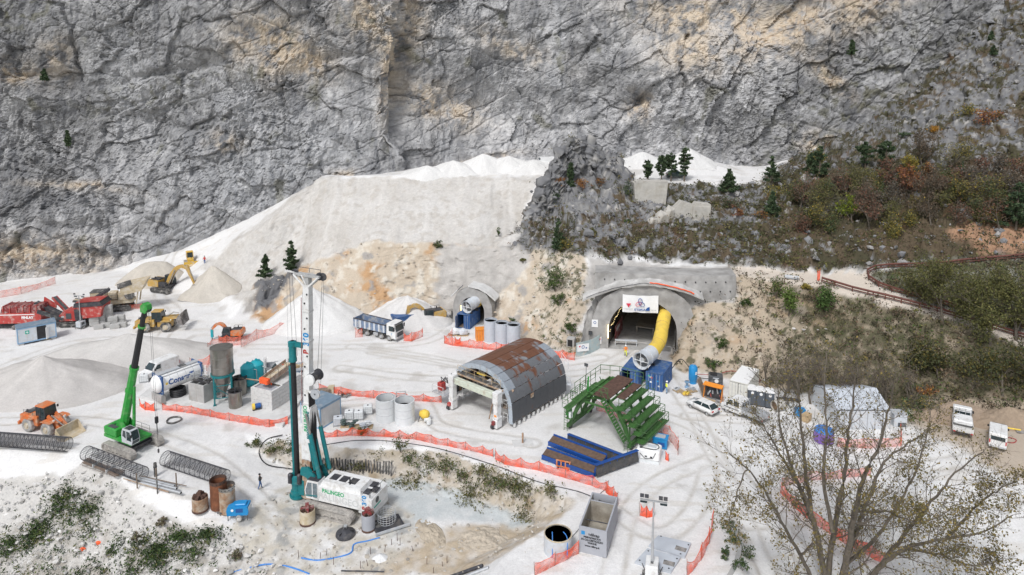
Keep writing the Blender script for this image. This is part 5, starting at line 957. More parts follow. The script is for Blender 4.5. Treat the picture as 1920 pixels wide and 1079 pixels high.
def flatbed(label, px, py, to, double=True, load=None, bed='galv', cover=None, sc=1.0):
 t = place('pickup_truck', label, 'truck', px, py, to=to); t.scale = (sc,)*3; cx = .2 if double else .9
 b = MB().ext([(cx-.35, .45), (2.6, .45), (2.8, .65), (2.75, 1.15), (2.1, 1.35), (1.5, 2.2), (cx-.25, 2.25), (cx-.38, 2.1)], -.95, .95).build('cab', K['white_paint'], t); bm = bmesh.new(); bm.from_mesh(b.data); bmesh.ops.bevel(bm, geom=bm.edges[:], offset=.07, segments=2, affect='EDGES'); bm.to_mesh(b.data); bm.free()
 MB().add([(2.08, -.82, 1.42), (2.08, .82, 1.42), (1.52, .74, 2.14), (1.52, -.74, 2.14)], [(0, 1, 2, 3)], Matrix.Translation((.045, 0, .02))).build('windscreen', K['glass'], b)
 for s in (-1, 1):
  MB().ext([(1.05, 1.38), (1.9, 1.38), (1.4, 2.05), (1.05, 2.05)], s*.955-.012, s*.955+.012).build('side_window', K['glass'], b)
  if double: MB().ext([(.15, 1.38), (.9, 1.38), (.9, 2.05), (.15, 2.05)], s*.955-.012, s*.955+.012).build('side_window', K['glass'], b)
  box(b, 'headlight', 'lamp_white', (2.76, s*.72, 1.0), (.06, .3, .2)); box(b, 'mirror', 'black', (1.75, s*1.1, 1.45), (.12, .22, .3)); box(b, 'stripe', 'dark_grey', (1.2, s*.965, .95), (2.2, .015, .1))
 box(b, 'grille', 'black', (2.8, 0, .8), (.04, 1.2, .25)); MB().box((cx-.40, 0, 1.7), (.03, 1.5, .5)).build('rear_window', K['glass'], b)
 x0, x1 = -3.0, cx-.5; bl = x1-x0; bd = box(t, 'cargo_bed', bed, ((x0+x1)/2, 0, .88), (bl, 2.0, .12)); [box(bd, 'side_board', bed, ((x0+x1)/2, s*1.0, 1.12), (bl, .05, .4)) for s in (-1, 1)]; box(bd, 'tailgate', bed, (x0, 0, 1.12), (.05, 1.95, .4))
 r = MB(); [r.tube((x1, y, .9), (x1, y, 2.3), .035, 4) for y in (-.9, -.3, .3, .9)]; [r.tube((x1, -.95, z), (x1, .95, z), .035, 4) for z in (1.5, 1.9, 2.3)]; r.build('headboard', K['galv'], bd)
 if cover: box(bd, 'cover', cover, ((x0+x1)/2+.3, 0, 1.5), (bl*.6, 1.9, .5), bev=.1)
 if load: rs = np.random.RandomState(3); [box(bd, 'crate', m, (x0+.5+k*.6, rs.uniform(-.4, .4), 1.15), (.5, .8, .4)) for k, m in enumerate(load)]
 box(bd, 'tail_light', 'tail_red', (x0-.03, .85, .8), (.05, .2, .12)); box(bd, 'tail_light', 'tail_red', (x0-.03, -.85, .8), (.05, .2, .12)); box(t, 'chassis', 'dark_steel', (-.3, 0, .6), (5, .8, .2)); [wheel(t, x, s*.82, .34, .24, 'galv', 'rubber') for x in (-1.9, 1.95) for s in (-1, 1)]; return t
flatbed('white crew cab pickup with grey dropside bed, near the portable toilets', 1394, 781, (1358, 766), True, bed='galv')
flatbed('white crew cab pickup parked facing left behind the teal pressure tanks', 496, 702, (465, 706), True, load=['galv', 'galv'])
flatbed('white pickup with orange tools in its bed, behind the block tank', 540, 706, (514, 712), True, load=['bright_orange', 'beige', 'wood'], bed='light_grey')
flatbed('white single cab tipper pickup seen from behind at far right', 1803, 803, (1801, 740), False, bed='pale_concrete', cover='white_paint', sc=1.05)
def hatch(label, px, py, to, m='white_paint'):
 t = place('car', label, 'car', px, py, to=to)
 lo = MB().ext([(-2.0, .35), (1.95, .35), (2.12, .55), (2.05, .8), (1.2, .98), (-1.75, 1.02), (-2.1, .9), (-2.12, .5)], -.88, .88).build('body', K[m], t); bm = bmesh.new(); bm.from_mesh(lo.data); bmesh.ops.bevel(bm, geom=bm.edges[:], offset=.10, segments=2, affect='EDGES'); bm.to_mesh(lo.data); bm.free(); lo.data.polygons.foreach_set('use_smooth', [True]*len(lo.data.polygons))
 g = MB(); g.add([(1.25, -.78, .95), (1.25, .78, .95), (-1.95, .78, .98), (-1.95, -.78, .98), (.35, -.6, 1.42), (.35, .6, 1.42), (-1.35, .6, 1.42), (-1.35, -.6, 1.42)], [(0, 1, 5, 4), (1, 2, 6, 5), (2, 3, 7, 6), (3, 0, 4, 7)]); g.build('windows', K['glass'], lo)
 MB().box((-.5, 0, 1.45), (1.9, 1.24, .08), bev=.03).build('roof', K[m], t); p = MB(); [p.tube(a, c, .045, 5) for a, c in (((1.25, .79, .95), (.4, .61, 1.43)), ((1.25, -.79, .95), (.4, -.61, 1.43)), ((-.3, .80, .97), (-.4, .615, 1.43)), ((-.3, -.80, .97), (-.4, -.615, 1.43)), ((-1.95, .79, .98), (-1.38, .61, 1.43)), ((-1.95, -.79, .98), (-1.38, -.61, 1.43)))]; p.build('pillar', K[m], t)['kind'] = 'stuff'
 [box(lo, 'tail_light', 'tail_red', (-2.09, s*.68, .82), (.08, .34, .16)) for s in (-1, 1)]; [box(lo, 'headlight', 'lamp_white', (2.03, s*.62, .72), (.12, .35, .14)) for s in (-1, 1)]; box(lo, 'number_plate', 'bright_white', (-2.14, 0, .62), (.02, .5, .11)); box(lo, 'rear_bumper', 'dark_grey', (-2.08, 0, .4), (.12, 1.5, .12)); [box(lo, 'mirror', m, (.75, s*.98, 1.0), (.12, .16, .12)) for s in (-1, 1)]
 [wheel(t, x, s*.78, .31, .2, 'galv', 'rubber') for x in (-1.28, 1.3) for s in (-1, 1)]; return t
hatch('white hatchback car parked near the orange tool rack', 1317, 770, (1293, 759))
hatch('dark blue grey car half hidden behind the block tank', 538, 716, (560, 712), 'steel_blue')
# --- green telescopic crawler crane
t = place('crawler_crane', 'bright green telescopic crawler crane with black upper boom', 'crane', 250, 840, rz=-27)
for s in (-1, 1): crawler(t, s*1.75, 5.4, 1.05, .75, 'track')
b = MB(); b.box((0, 0, .75), (2.2, 2.9, .5), bev=.08)
[b.box((x, 0, .6), (.45, 3.4, .35)) for x in (-1.1, 1.1)]; b.build('undercarriage', K['dark_steel'], t); MB().lathe([(.8, .95), (.8, 1.2)], n=20).build('slew_ring', K['dark_steel'], t)
MB().ext([(-3.4, 1.25), (1.6, 1.25), (1.7, 1.55), (-3.0, 1.6), (-3.4, 1.6)], -1.3, 1.3).build('deck', K['green'], t)
MB().box((-2.2, -.85, 2.05), (2.2, .85, .9), bev=.08).build('engine_cover', K['green'], t); MB().box((-2.2, -.85, 2.53), (1.3, .5, .06)).build('grille', K['dark_grey'], t); MB().box((-3.3, 0, 2.0), (.55, 2.4, .9), bev=.1).build('counterweight', K['green'], t)
MB().ext([(-2.7, 1.6), (.5, 1.6), (-.9, 3.3), (-1.8, 3.3)], -.55, -.43).ext([(-2.7, 1.6), (.5, 1.6), (-.9, 3.3), (-1.8, 3.3)], .43, .55).build('boom_bracket', K['green'], t)['kind'] = 'stuff'
MB().lathe([(.28, -.4), (.28, .4)], (-2.4, 0, 2.2), 14, 'y').lathe([(.38, -.42), (.38, -.38)], (-2.4, 0, 2.2), 14, 'y').lathe([(.38, .38), (.38, .42)], (-2.4, 0, 2.2), 14, 'y').build('winch_drum', K['dark_steel'], t)
c = MB().ext([(.2, 1.5), (2.0, 1.5), (2.15, 2.1), (1.85, 3.15), (.45, 3.2), (.2, 2.6)], -1.45, -.5).build('cab', K['light_grey'], t)
MB().ext([(1.15, 1.95), (1.98, 1.95), (1.75, 3.0), (1.15, 3.0)], -1.47, -1.45).build('cab_window', K['glass'], c); MB().ext([(.4, 2.3), (1.0, 2.1), (1.0, 3.0), (.55, 3.0)], -1.47, -1.45).build('cab_window', K['glass'], c); MB().add([(2.17, -1.38, 2.1), (2.17, -.57, 2.1), (1.89, -.57, 3.1), (1.89, -1.38, 3.1)], [(0, 1, 2, 3)]).build('windscreen', K['glass'], c); MB().add([(2.03, -1.38, 1.6), (2.03, -.57, 1.6), (2.165, -.57, 2.02), (2.165, -1.38, 2.02)], [(0, 1, 2, 3)]).build('windscreen', K['glass'], c); box(c, 'roof_light', 'dark_steel', (1.1, -1.0, 3.24), (.9, .7, .06)); box(c, 'mirror', 'black', (2.2, -1.62, 2.7), (.1, .18, .35))
bh, bt = Vector((-1.35, 0, 2.9)), Vector((3.9, 0, 18.0)); d = (bt-bh).normalized()
def boomsec(a, b_, w0, w1, nm, m):
 p, q = bh+d*a, bh+d*b_; x = Vector((d.z, 0, -d.x)); vs = []
 for c_, w_ in ((p, w0), (q, w1)):
  for k in range(8): an = math.pi/8+k*math.pi/4; vs.append(c_+x*math.cos(an)*w_*.62+Vector((0, 1, 0))*math.sin(an)*w_*.5)
 return MB().add(vs, [tuple(range(8)), tuple(range(15, 7, -1))]+[(k, (k+1) % 8, 8+(k+1) % 8, 8+k) for k in range(8)]).build(nm, K[m], t)
boomsec(-.5, 7.6, .98, .84, 'boom_base', 'green'); boomsec(7.5, 7.75, 1.0, 1.0, 'boom_collar', 'green'); boomsec(7.7, 13.2, .70, .62, 'boom_section', 'black'); boomsec(13.1, 13.3, .8, .8, 'boom_collar', 'green'); boomsec(13.3, 15.4, .54, .5, 'boom_section', 'black'); boomsec(4.3, 4.55, 1.05, 1.05, 'boom_collar', 'green'); boomsec(-.5, -.2, 1.05, 1.05, 'boom_collar', 'green')
hd_ = bh+d*15.4; MB().ext([(hd_.x-.35, hd_.z-.2), (hd_.x+.4, hd_.z-.3), (hd_.x+.9, hd_.z+.2), (hd_.x+.8, hd_.z+.75), (hd_.x+.2, hd_.z+.9), (hd_.x-.3, hd_.z+.5)], -.32, .32).build('boom_head', K['green'], t)
for y in (-.18, .18): MB().lathe([(.1, -.05), (.28, -.05), (.24, 0), (.28, .05), (.1, .05)], (hd_.x+.65, y, hd_.z+.15), 14, 'y').build('sheave', K['dark_steel'], t)
MB().tube((.3, 0, 1.7), bh+d*5.2+Vector((.55, 0, -.1)), .18).build('luffing_ram', K['green'], t); MB().tube(bh+d*3.6+Vector((.45, 0, -.1)), bh+d*5.4+Vector((.5, 0, -.1)), .1).build('luffing_rod', K['steel'], t)
hx = hd_.x+.9; MB().tube((hx, -.1, hd_.z+.2), (hx, -.1, 4.9), .018, 4).tube((hx, .1, hd_.z+.2), (hx, .1, 4.9), .018, 4).build('hoist_rope', K['dark_steel'], t)['kind'] = 'stuff'
MB().box((hx, 0, 4.55), (.3, .35, .8), bev=.06).tube((hx, 0, 4.2), (hx, 0, 3.2), .05).build('hook_block', K['black'], t); MB().path([(hx, 0, 3.2), (hx+.12, 0, 2.95), (hx, 0, 2.8), (hx-.12, 0, 2.95)], .04, 6).build('hook', K['dark_steel'], t); MB().tube((hx, 0, 2.8), (hx, 0, .9), .02, 4).box((hx, 0, .8), (.15, .15, .4)).build('sling', K['dark_steel'], t)
b = MB(); rail(b, [(-3.0, 1.25, 1.6), (1.4, 1.25, 1.6)], .9, .025, 1.4); b.build('handrail', K['dark_steel'], t)
# --- white and teal drill rig
t = place('drill_rig', 'tall white rotary drill rig with teal kelly bar in the pit', 'drill rig', 634, 950, rz=160)
for s in (-1, 1): crawler(t, s*1.95, 6.4, 1.15, .85, 'track')
b = MB(); b.box((0, 0, .8), (3.0, 3.2, .55), bev=.1); b.build('undercarriage', K['dark_track'], t); MB().lathe([(1.0, 1.05), (1.0, 1.35)], n=20).build('slew_ring', K['dark_steel'], t)
hs_ = MB().ext([(-5.2, 1.45), (1.4, 1.35), (1.4, 3.05), (-4.3, 3.05), (-5.2, 2.8)], -1.6, 1.6).build('engine_house', K['white_paint'], t)
MB().ext([(-3.9, 3.05), (1.1, 3.05), (.9, 3.55), (-3.7, 3.55)], -.75, 1.35).build('engine_hood', K['white_paint'], hs_)
for k in range(3): box(hs_, 'roof_grille', 'dark_steel', (.0-k*1.15, .3, 3.57), (.85, 1.0, .05))
for x in (.1, -2.3): MB().lathe([(0, 0), (.38, 0), (.38, .03), (0, .03)], (0, 0, 0), 14, 'y').build('side_vent', K['black'], hs_, loc=(x, 1.30, 3.25)).scale = (1.4, 1, .55)
for x, y in ((-4.2, .7), (-4.2, -.6), (-4.75, .1)): box(hs_, 'radiator_grille', 'dark_steel', (x, y, 3.08), (.7, .9, .08))
b = MB(); rail(b, [(-4.9, 1.5, 3.0), (-3.9, 1.5, 3.0)], .5, .03, .8, False); rail(b, [(-5.0, -1.5, 3.0), (-5.0, 1.5, 3.0)], .45, .03, 1, False); b.build('handrail', K['dark_steel'], hs_)
tube(hs_, 'exhaust', 'black', (-2.2, .9, 3.5), (-2.2, .9, 4.2), .09); text(hs_, 'lettering', 'PALINGEO', .62, (-.55, 1.615, 2.62), (90, 0, 180), 'palingeo_green', bold=.018, sx=.92); text(hs_, 'faded_lettering', 'PALINGEO', 1.0, (-1.2, 1.612, 1.98), (90, 0, 180), 'pale_text', bold=.01, sx=1.05)
text(hs_, 'model_lettering', 'B', .72, (-4.35, 1.615, 1.78), (90, -90, 180), 'red', bold=.03); text(hs_, 'model_lettering', '360', .72, (-4.35, 1.615, 2.62), (90, -90, 180), 'sky_blue', bold=.03); MB().lathe([(0, 0), (.33, 0), (.33, .03), (0, .03)], (-5.22, .5, 2.3), 18, 'x').build('round_emblem', K['dark_grey'], hs_); box(hs_, 'rear_stripe', 'sign_green', (-5.215, .5, 1.75), (.02, 1.3, .14))
MB().ext([(-5.3, 1.0), (-3.6, 1.1), (-3.6, 1.45), (-5.2, 1.45)], -1.55, 1.55).build('counterweight', K['pale_concrete'], t)
cb = MB().ext([(1.3, 1.35), (2.9, 1.35), (3.05, 2.2), (2.7, 3.3), (1.3, 3.4)], .35, 1.6).build('cab', K['white_paint'], t); MB().ext([(1.45, 1.6), (2.0, 1.6), (2.0, 3.2), (1.45, 3.2)], 1.6, 1.625).build('cab_window', K['glass_pale'], cb); MB().ext([(2.12, 1.6), (2.80, 1.6), (2.92, 2.2), (2.62, 3.15), (2.12, 3.2)], 1.6, 1.625).build('cab_window', K['glass_pale'], cb); MB().add([(3.08, .45, 2.1), (3.08, 1.5, 2.1), (2.75, 1.5, 3.2), (2.75, .45, 3.2)], [(0, 1, 2, 3)]).build('windscreen', K['glass'], cb); box(cb, 'roof_guard', 'dark_steel', (2.0, .98, 3.44), (1.3, 1.1, .07)); box(cb, 'door_stripe', 'teal', (2.2, 1.63, 1.75), (1.5, .02, .12), ry=8)
mx_ = 3.75; LB = R(-1.9)
def mrot(o): o.location = (mx_, 0, 0); o.rotation_euler = (0, LB, 0); return o
lo = MB().box((0, 0, 2.6), (1.0, .95, 4.6)).box((.15, 0, 2.0), (1.2, .7, 3.4)); mrot(lo.build('mast_foot', K['light_rust'], t))
m1 = MB().box((0, 0, 7.9), (1.15, .95, 6.2)).box((-.45, 0, 8.2), (.35, 1.2, 5.2)); mrot(m1.build('lower_mast', K['white_paint'], t)); m2 = MB().box((0, 0, 17.7), (.74, .74, 13.4)); mm_ = mrot(m2.build('upper_mast', K['white_paint'], t))
for z in (11.2, 14.3, 18.2, 21.5): MB().box((0, 0, z), (.86, .86, .16)).build('mast_joint', K['pale_concrete'], mm_)
for k, z in enumerate((12.2, 13.6, 15.4, 16.6, 19.6, 20.8, 22.4, 23.4)): MB().lathe([(0, 0), (.11, 0), (.11, .02), (0, .02)], (.15*(-1)**k, .375, z), 10, 'y').build('bolt_hole', K['black'], mm_)
mrot(MB().box((.50, 0, 14), (.14, .3, 19)).build('guide_rail', K['dark_steel'], t)); mrot(MB().tube((.52, .42, 3), (.52, .42, 23), .04, 5).build('hose_line', K['dark_red'], t))
hdm = MB().box((0, 0, 24.6), (.6, .6, 1.2)).box((0, 0, 25.4), (3.3, .62, .24))
for y in (-.3, .3): hdm.tube((-.25, y, 24.2), (-1.5, y, 25.35), .10, 6).tube((.25, y, 24.2), (1.6, y, 25.35), .10, 6).tube((0, y, 24.4), (.6, y, 25.4), .07, 5); hm = mrot(hdm.build('mast_head', K['white_paint'], t))
for x in (1.6, -1.5, -1.9): MB().lathe([(.12, -.07), (.42, -.07), (.36, 0), (.42, .07), (.12, .07)], (x, 0, 25.45), 18, 'y').build('sheave', K['dark_steel'], hm)
rail(MB(), [(0, 0, 0), (1, 0, 0)]); b = MB(); rail(b, [(-1.4, -.3, 25.6), (1.4, -.3, 25.6)], .45, .03, 1.2, False); b.build('handrail', K['dark_steel'], hm)
rp = MB(); rp.tube((1.95, .05, 25.4), (1.35, .05, 16.3), .022, 4).tube((2.7, -.05, 25.2), (2.6, -.05, 13.0), .012, 4).tube((-1.9, .1, 25.4), (-1.25, .1, 14.8), .025, 4).tube((-1.95, -.1, 25.4), (-1.5, -.1, 13.4), .02, 4); rp = rp.build('rope', K['dark_steel'], t); rp['kind'] = 'stuff'; mrot(rp)
hm2 = mrot(MB().box((2.25, 0, 25.5), (1.2, .16, .16)).build('jib', K['pale_concrete'], hm)); hm2.location = (0, 0, 0); hm2.rotation_euler = (0, 0, 0)
o = mrot(MB().lathe([(.62, -.75), (.62, -.68), (.45, -.66), (.45, .6), (.62, .62), (.62, .72)], (-.95, .2, 14.4), 20, 'y').build('main_winch', K['dark_steel'], t)); MB().lathe([(0, .0), (.60, .0), (.60, .22), (.3, .26), (0, .26)], (-.95, .95, 14.4), 16, 'y').build('winch_motor', K['white_paint'], o); MB().box((-.5, .2, 14.4), (.5, 1.2, .5)).build('winch_bracket', K['white_paint'], o)
o = mrot(MB().lathe([(.1, -.12), (.55, -.12), (.4, 0), (.55, .12), (.1, .12)], (-1.3, .55, 12.7), 20, 'y').build('rope_pulley', K['grey_paint'], t)); MB().box((-.8, .4, 12.7), (.8, .2, .2)).build('pulley_arm', K['white_paint'], o)
text(t, 'model_lettering', 'B', .95, (mx_-.62, .385, 17.1), (90, -90, 180), 'red', bold=.04)
o = text(t, 'model_lettering', '360', .95, (mx_-.66, .385, 18.45), (90, -90, 180), 'sky_blue', bold=.04)
o = text(t, 'lettering', 'PALINGEO', .62, (mx_-.3, .485, 9.6), (90, -90, 180), 'palingeo_green', bold=.02); o = text(t, 'lettering', 'FONDAZIONI', .5, (mx_-.72, .66, 9.0), (90, -90, 180), 'teal', bold=.015)
kx = mx_+1.45
MB().lathe([(.30, 1.6), (.30, 16.0), (.36, 16.0), (.36, 16.4)], (kx, 0, 0), 16).build('kelly_bar', K['black'], t, smooth=40); MB().box((kx+.26, .12, 8.6), (.24, .3, 13)).build('kelly_key', K['teal'], t); MB().lathe([(.44, 15.6), (.44, 15.9), (.40, 16.0), (.40, 17.3), (.46, 17.3), (.46, 17.8), (.2, 17.9)], (kx, 0, 0), 16).build('kelly_head', K['teal'], t, smooth=40)
MB().box((kx-.75, 0, 17.55), (1.4, .35, .5)).build('kelly_guide', K['teal'], t); MB().tube((kx, 0, 17.8), (kx+.05, 0, 25.2), .025, 4).build('rope', K['dark_steel'], t)
rd = MB().lathe([(.75, .0), (.75, .5), (.62, .55), (.62, 1.4), (.8, 1.5), (.8, 2.3), (.5, 2.4)], (kx, 0, .3), 18).build('rotary_drive', K['teal'], t, smooth=40)
for a, y in ((-.7, .55), (-.7, -.55), (.35, .75)): MB().lathe([(.26, 0), (.26, .95), (.12, 1.1), (0, 1.1)], (kx+a, y, 2.0), 12).build('drive_motor', K['dark_steel'], rd)
MB().box((kx-.85, 0, 1.5), (.9, 1.0, 1.9), bev=.08).build('drive_sledge', K['teal'], rd); MB().lathe([(.9, 0), (.9, .25), (.7, .25)], (kx, 0, .1), 20).build('drive_flange', K['teal'], rd)
for s in (-.9, .9):
 MB().ext([(1.5, 2.2), (2.2, 3.6), (3.0, 4.4), (3.9, 4.2), (4.0, 3.4), (3.2, 3.2), (2.6, 2.2)], s-.12, s+.12).build('lifting_arm', K['teal'], t)
 tube(t, 'luffing_ram', 'teal', (1.6, s, 3.5), (2.6, s, 8.2), .24); tube(t, 'luffing_rod', 'steel', (2.6, s, 8.2), (3.1, s, 10.4), .11); tube(t, 'hydraulic_ram', 'teal', (2.4, s*.6, 4.0), (3.0, s*.6, 7.0), .18)
b = MB(); rs = np.random.RandomState(2)
for k in range(7): y = -.5+k*.16; b.path([(2.2+rs.rand()*.4, y, 3.3), (2.9, y, 6.0+rs.rand()), (2.75+rs.rand()*.25, y, 9.5), (3.0, y*.8, 12.6)], .09, 5)
b.build('hose_bundle', K['black'], t)
b = MB(); b.path([(1.9, .3, 3.2), (2.3, 1.0, 4.1), (3.0, .6, 3.6), (3.4, .9, 4.6)], .06, 5); b.path([(2.0, -.2, 3.3), (2.6, .2, 4.6), (3.1, .2, 3.9)], .06, 5); b.build('hose_bundle', K['dark_grey'], t)
# --- tunnel lining formwork
t = place('tunnel_formwork', 'huge rusty grey steel arch formwork for tunnel lining', 'formwork', 0, 0, z=None) if False else thing('tunnel_formwork', 'huge rusty grey steel arch formwork for tunnel lining', 'formwork', G(961, 805), 0)
q = G(1062, 744); p = Vector(t.location); hdg = math.atan2(q.y-p.y, q.x-p.x); t.rotation_euler = (0, 0, hdg); LF = (q-p).length; RW = 5.35
def fw(a, r=0.): # a: 0 right foot .. 1 left foot
 prof = [(0, .55), (.10, 2.0)]; th = math.pi*a;
 y = RW-(RW-r)*math.cos(th)*(1.0 if 0 < a < 1 else 1); z = .55+ (6.25-r)*math.sin(th)**.62 if 0 < a < 1 else .55
 return y, z
steelm = bpy.data.materials.new('rusted_sheet')
def rust_mat(name, base, amt):
 m = bpy.data.materials.new(name); m.use_nodes = True; nt = m.node_tree; N, L = nt.nodes, nt.links; b = N['Principled BSDF']; b.inputs['Roughness'].default_value = .62; b.inputs['Metallic'].default_value = .15
 tc = N.new('ShaderNodeTexCoord'); mp_ = N.new('ShaderNodeMapping'); mp_.inputs['Scale'].default_value = (.9, .45, .45); L.new(tc.outputs['Object'], mp_.inputs[0])
 n = N.new('ShaderNodeTexNoise'); n.inputs['Scale'].default_value = .9; n.inputs['Detail'].default_value = 9; n.inputs['Roughness'].default_value = .62; L.new(mp_.outputs[0], n.inputs[0])
 r = N.new('ShaderNodeMapRange'); r.inputs[1].default_value = .66-amt*.34; r.inputs[2].default_value = .72-amt*.30; L.new(n.outputs[0], r.inputs[0])
 n2 = N.new('ShaderNodeTexNoise'); n2.inputs['Scale'].default_value = 3; n2.inputs['Detail'].default_value = 8; L.new(tc.outputs['Object'], n2.inputs[0])
 a = N.new('ShaderNodeMix'); a.data_type = 'RGBA'; a.inputs[6].default_value = (*[c*.8 for c in base], 1); a.inputs[7].default_value = (*[c*1.2 for c in base], 1); L.new(n2.outputs[0], a.inputs[0])
 c = N.new('ShaderNodeMix'); c.data_type = 'RGBA'; c.inputs[6].default_value = (.20,.085,.045, 1); c.inputs[7].default_value = (.12,.055,.035, 1); L.new(n2.outputs[0], c.inputs[0])
 x = N.new('ShaderNodeMix'); x.data_type = 'RGBA'; L.new(r.outputs[0], x.inputs[0]); L.new(a.outputs[2], x.inputs[6]); L.new(c.outputs[2], x.inputs[7]); L.new(x.outputs[2], b.inputs['Base Color']); return m
RM = [rust_mat('grey_sheet_dark', (.085,.088,.095), .05), rust_mat('grey_sheet', (.15,.155,.165), .3), rust_mat('grey_sheet_worn', (.19,.20,.215), .55), rust_mat('rusty_sheet', (.24,.25,.265), .95), rust_mat('bare_sheet', (.30,.33,.365), .15)]
NS_, NA = 8, 12; rs = np.random.RandomState(6)
for i in range(NS_):
 x0, x1 = LF*i/NS_+.012, LF*(i+1)/NS_-.012
 for j in range(NA):
  a0, a1 = j/NA, (j+1)/NA; n = 4; vs = []; pop = rs.rand()*.025
  for k in range(n+1):
   a = a0+(a1-a0)*k/n; a = min(max(a, 1e-4), 1-1e-4); aa = a+(.002 if k == 0 else -.002 if k == n else 0); y, z = fw(aa); y2, z2 = fw(aa, .14); dy, dz = y-y2, z-z2; y += dy*pop*4; z += dz*pop*4; vs += [(x0, y, z), (x1, y, z), (x0, y2, z2), (x1, y2, z2)]
  fs = []
  for k in range(n): o = k*4; fs += [(o, o+1, o+5, o+4), (o+2, o+6, o+7, o+3), (o, o+4, o+6, o+2), (o+1, o+3, o+7, o+5)]
  fs += [(0, 2, 3, 1), (n*4, n*4+1, n*4+3, n*4+2)]
  mi = RM[0] if j in (0, 11) else RM[1] if j in (1, 2, 10) else (RM[2] if rs.rand() < .75 else RM[1]) if j in (3, 9) else (RM[3] if 0 < i < NS_-1 else RM[4])
  if i in (0, NS_-1) and 1 < j < 10: mi = RM[4] if j in (3, 4, 5, 6) or i == 0 else RM[2]
  if j in (5, 6, 7, 8) and (i > 0): mi = RM[3]
  MB().add(vs, fs).build('sheet_panel', mi, t)
ring = MB(); n = 40; vs = [];
for k in range(n+1):
 a = min(max(k/n, 1e-4), 1-1e-4); y, z = fw(a); y2, z2 = fw(a, .62); vs += [(-.02, y, z), (-.02, y2, z2), (.16, y, z), (.16, y2, z2)]
fs = []
for k in range(n): o = k*4; fs += [(o, o+4, o+5, o+1), (o+2, o+3, o+7, o+6), (o, o+2, o+6, o+4), (o+1, o+5, o+7, o+3)]
ring.add(vs, fs); ring.build('front_ring', K['form_grey'] if 'form_grey' in K else mk('form_grey', (.40,.45,.50), .5, var=.08, dirt=(.3,.25,.2), dirt_amt=.25), t)
for k in range(1, 16): a = k/16; y, z = fw(a); y2, z2 = fw(a, .62); MB().add([(-.05, y, z-.03), (-.05, y2, z2-.03), (-.05, y2, z2+.03), (-.05, y, z+.03), (-.02, y, z-.03), (-.02, y2, z2-.03), (-.02, y2, z2+.03), (-.02, y, z+.03)], [(0, 1, 2, 3), (0, 4, 5, 1), (2, 6, 7, 3)]).build('stiffener', K['grey_paint'], t)
for i in range(1, 9):     # inner ribs
 x = LF*i/9; b = MB(); vs = []
 for k in range(25): a = min(max(k/24, 1e-4), 1-1e-4); y, z = fw(a, .14); y2, z2 = fw(a, .5); vs += [(x, y, z), (x, y2, z2), (x+.08, y, z), (x+.08, y2, z2)]
 fs = []
 for k in range(24): o = k*4; fs += [(o, o+4, o+5, o+1), (o+2, o+3, o+7, o+6), (o+1, o+5, o+7, o+3)]
 b.add(vs, fs); b.build('inner_rib', K['light_rust'], t)
for k in range(12):
 x = .5+k*LF/12; MB().lathe([(.05, .0), (.2, .1), (.2, .55), (.05, .55)], n=8).build('foot_jack', K['pale_concrete'], t, loc=(x, .12, 0)); MB().lathe([(.05, .0), (.2, .1), (.2, .55), (.05, .55)], n=8).build('foot_jack', K['pale_concrete'], t, loc=(x, RW*2-.12, 0))
box(t, 'manhole_cover', 'light_rust', (LF*.34, -.02, 3.0), (.55, .06, .55))
for y, n_ in ((1.55, 'r'), (RW*2-1.35, 'l')):
 MB().box((-1.1, y, 4.05), (.95, .85, 1.5), bev=.04).box((-1.1, y, 2.55), (.75, .65, 2.2)).box((-1.1, y, 1.5), (.85, .8, .25)).build('gantry_post', K['white_paint'], t); MB().box((-1.1, y, .75), (1.0, .7, 1.1), bev=.05).build('wheel_bogie', K['white_paint'], t); MB().lathe([(0, -.15), (.35, -.15), (.35, .15), (0, .15)], (-1.6, y+.3, .38), 14, 'y').build('wheel', K['dark_steel'], t); box(t, 'motor', 'red' if n_ == 'l' else 'dark_red', (-1.7, y+.1, .9), (.5, .45, .5), bev=.08)
 MB().box((3, y, 4.6), (7.2, .5, .6)).build('long_beam', K['white_paint'], t)
 for x in (4.5, LF-.8): MB().box((x, y, 2.4), (.6, .6, 4.4)).box((x, y, .4), (1.2, .6, .6)).build('inner_post', K['white_paint'], t)
box(t, 'warning_label', 'bright_orange', (-1.49, 1.55, 1.75), (.02, .4, .25)); box(t, 'warning_label', 'sky_blue', (-1.49, 1.55, 1.45), (.02, .4, .2)); xb = box(t, 'cross_beam', 'white_paint', (-1.1, RW+.1, 4.15), (.7, RW*2-4.1, .75), bev=.04)
mk('pale_beam', (.58,.62,.52), .5, var=.08, dirt=(.45,.4,.3), dirt_amt=.3); xb.data.materials[0] = K['pale_beam']
box(t, 'walkway', 'dark_track', (-.1, RW, 4.85), (.7, RW*1.5, .1)); b = MB(); rail(b, [(-.4, 1.6, 4.9), (-.4, RW*2-1.6, 4.9)], 1.05, .03, 1.4); b.build('handrail', K['wood'], t)
box(t, 'fascia_beam', 'light_rust', (-.42, RW, 4.76), (.12, RW*1.55, .22))
b = MB(); rail(b, [(-.3, .75, 2.6), (3, .75, 2.6)], 1, .03); rail(b, [(-.3, .55, .9), (-.3, 2.0, .9)], 1, .03, .8); rail(b, [(-.3, .75, 2.6), (-.3, 2.1, 2.6)], 1, .03, .8); rail(b, [(-2.0, RW*2-.4, 1.9), (-2.0, RW*2+1.6, 1.9), (.2, RW*2+1.6, 1.9)], 1, .03, .9); rail(b, [(-.3, RW*2-2.3, 1.9), (4, RW*2-2.3, 1.9)], 1, .03); b.build('handrail', K['white_paint'], t)
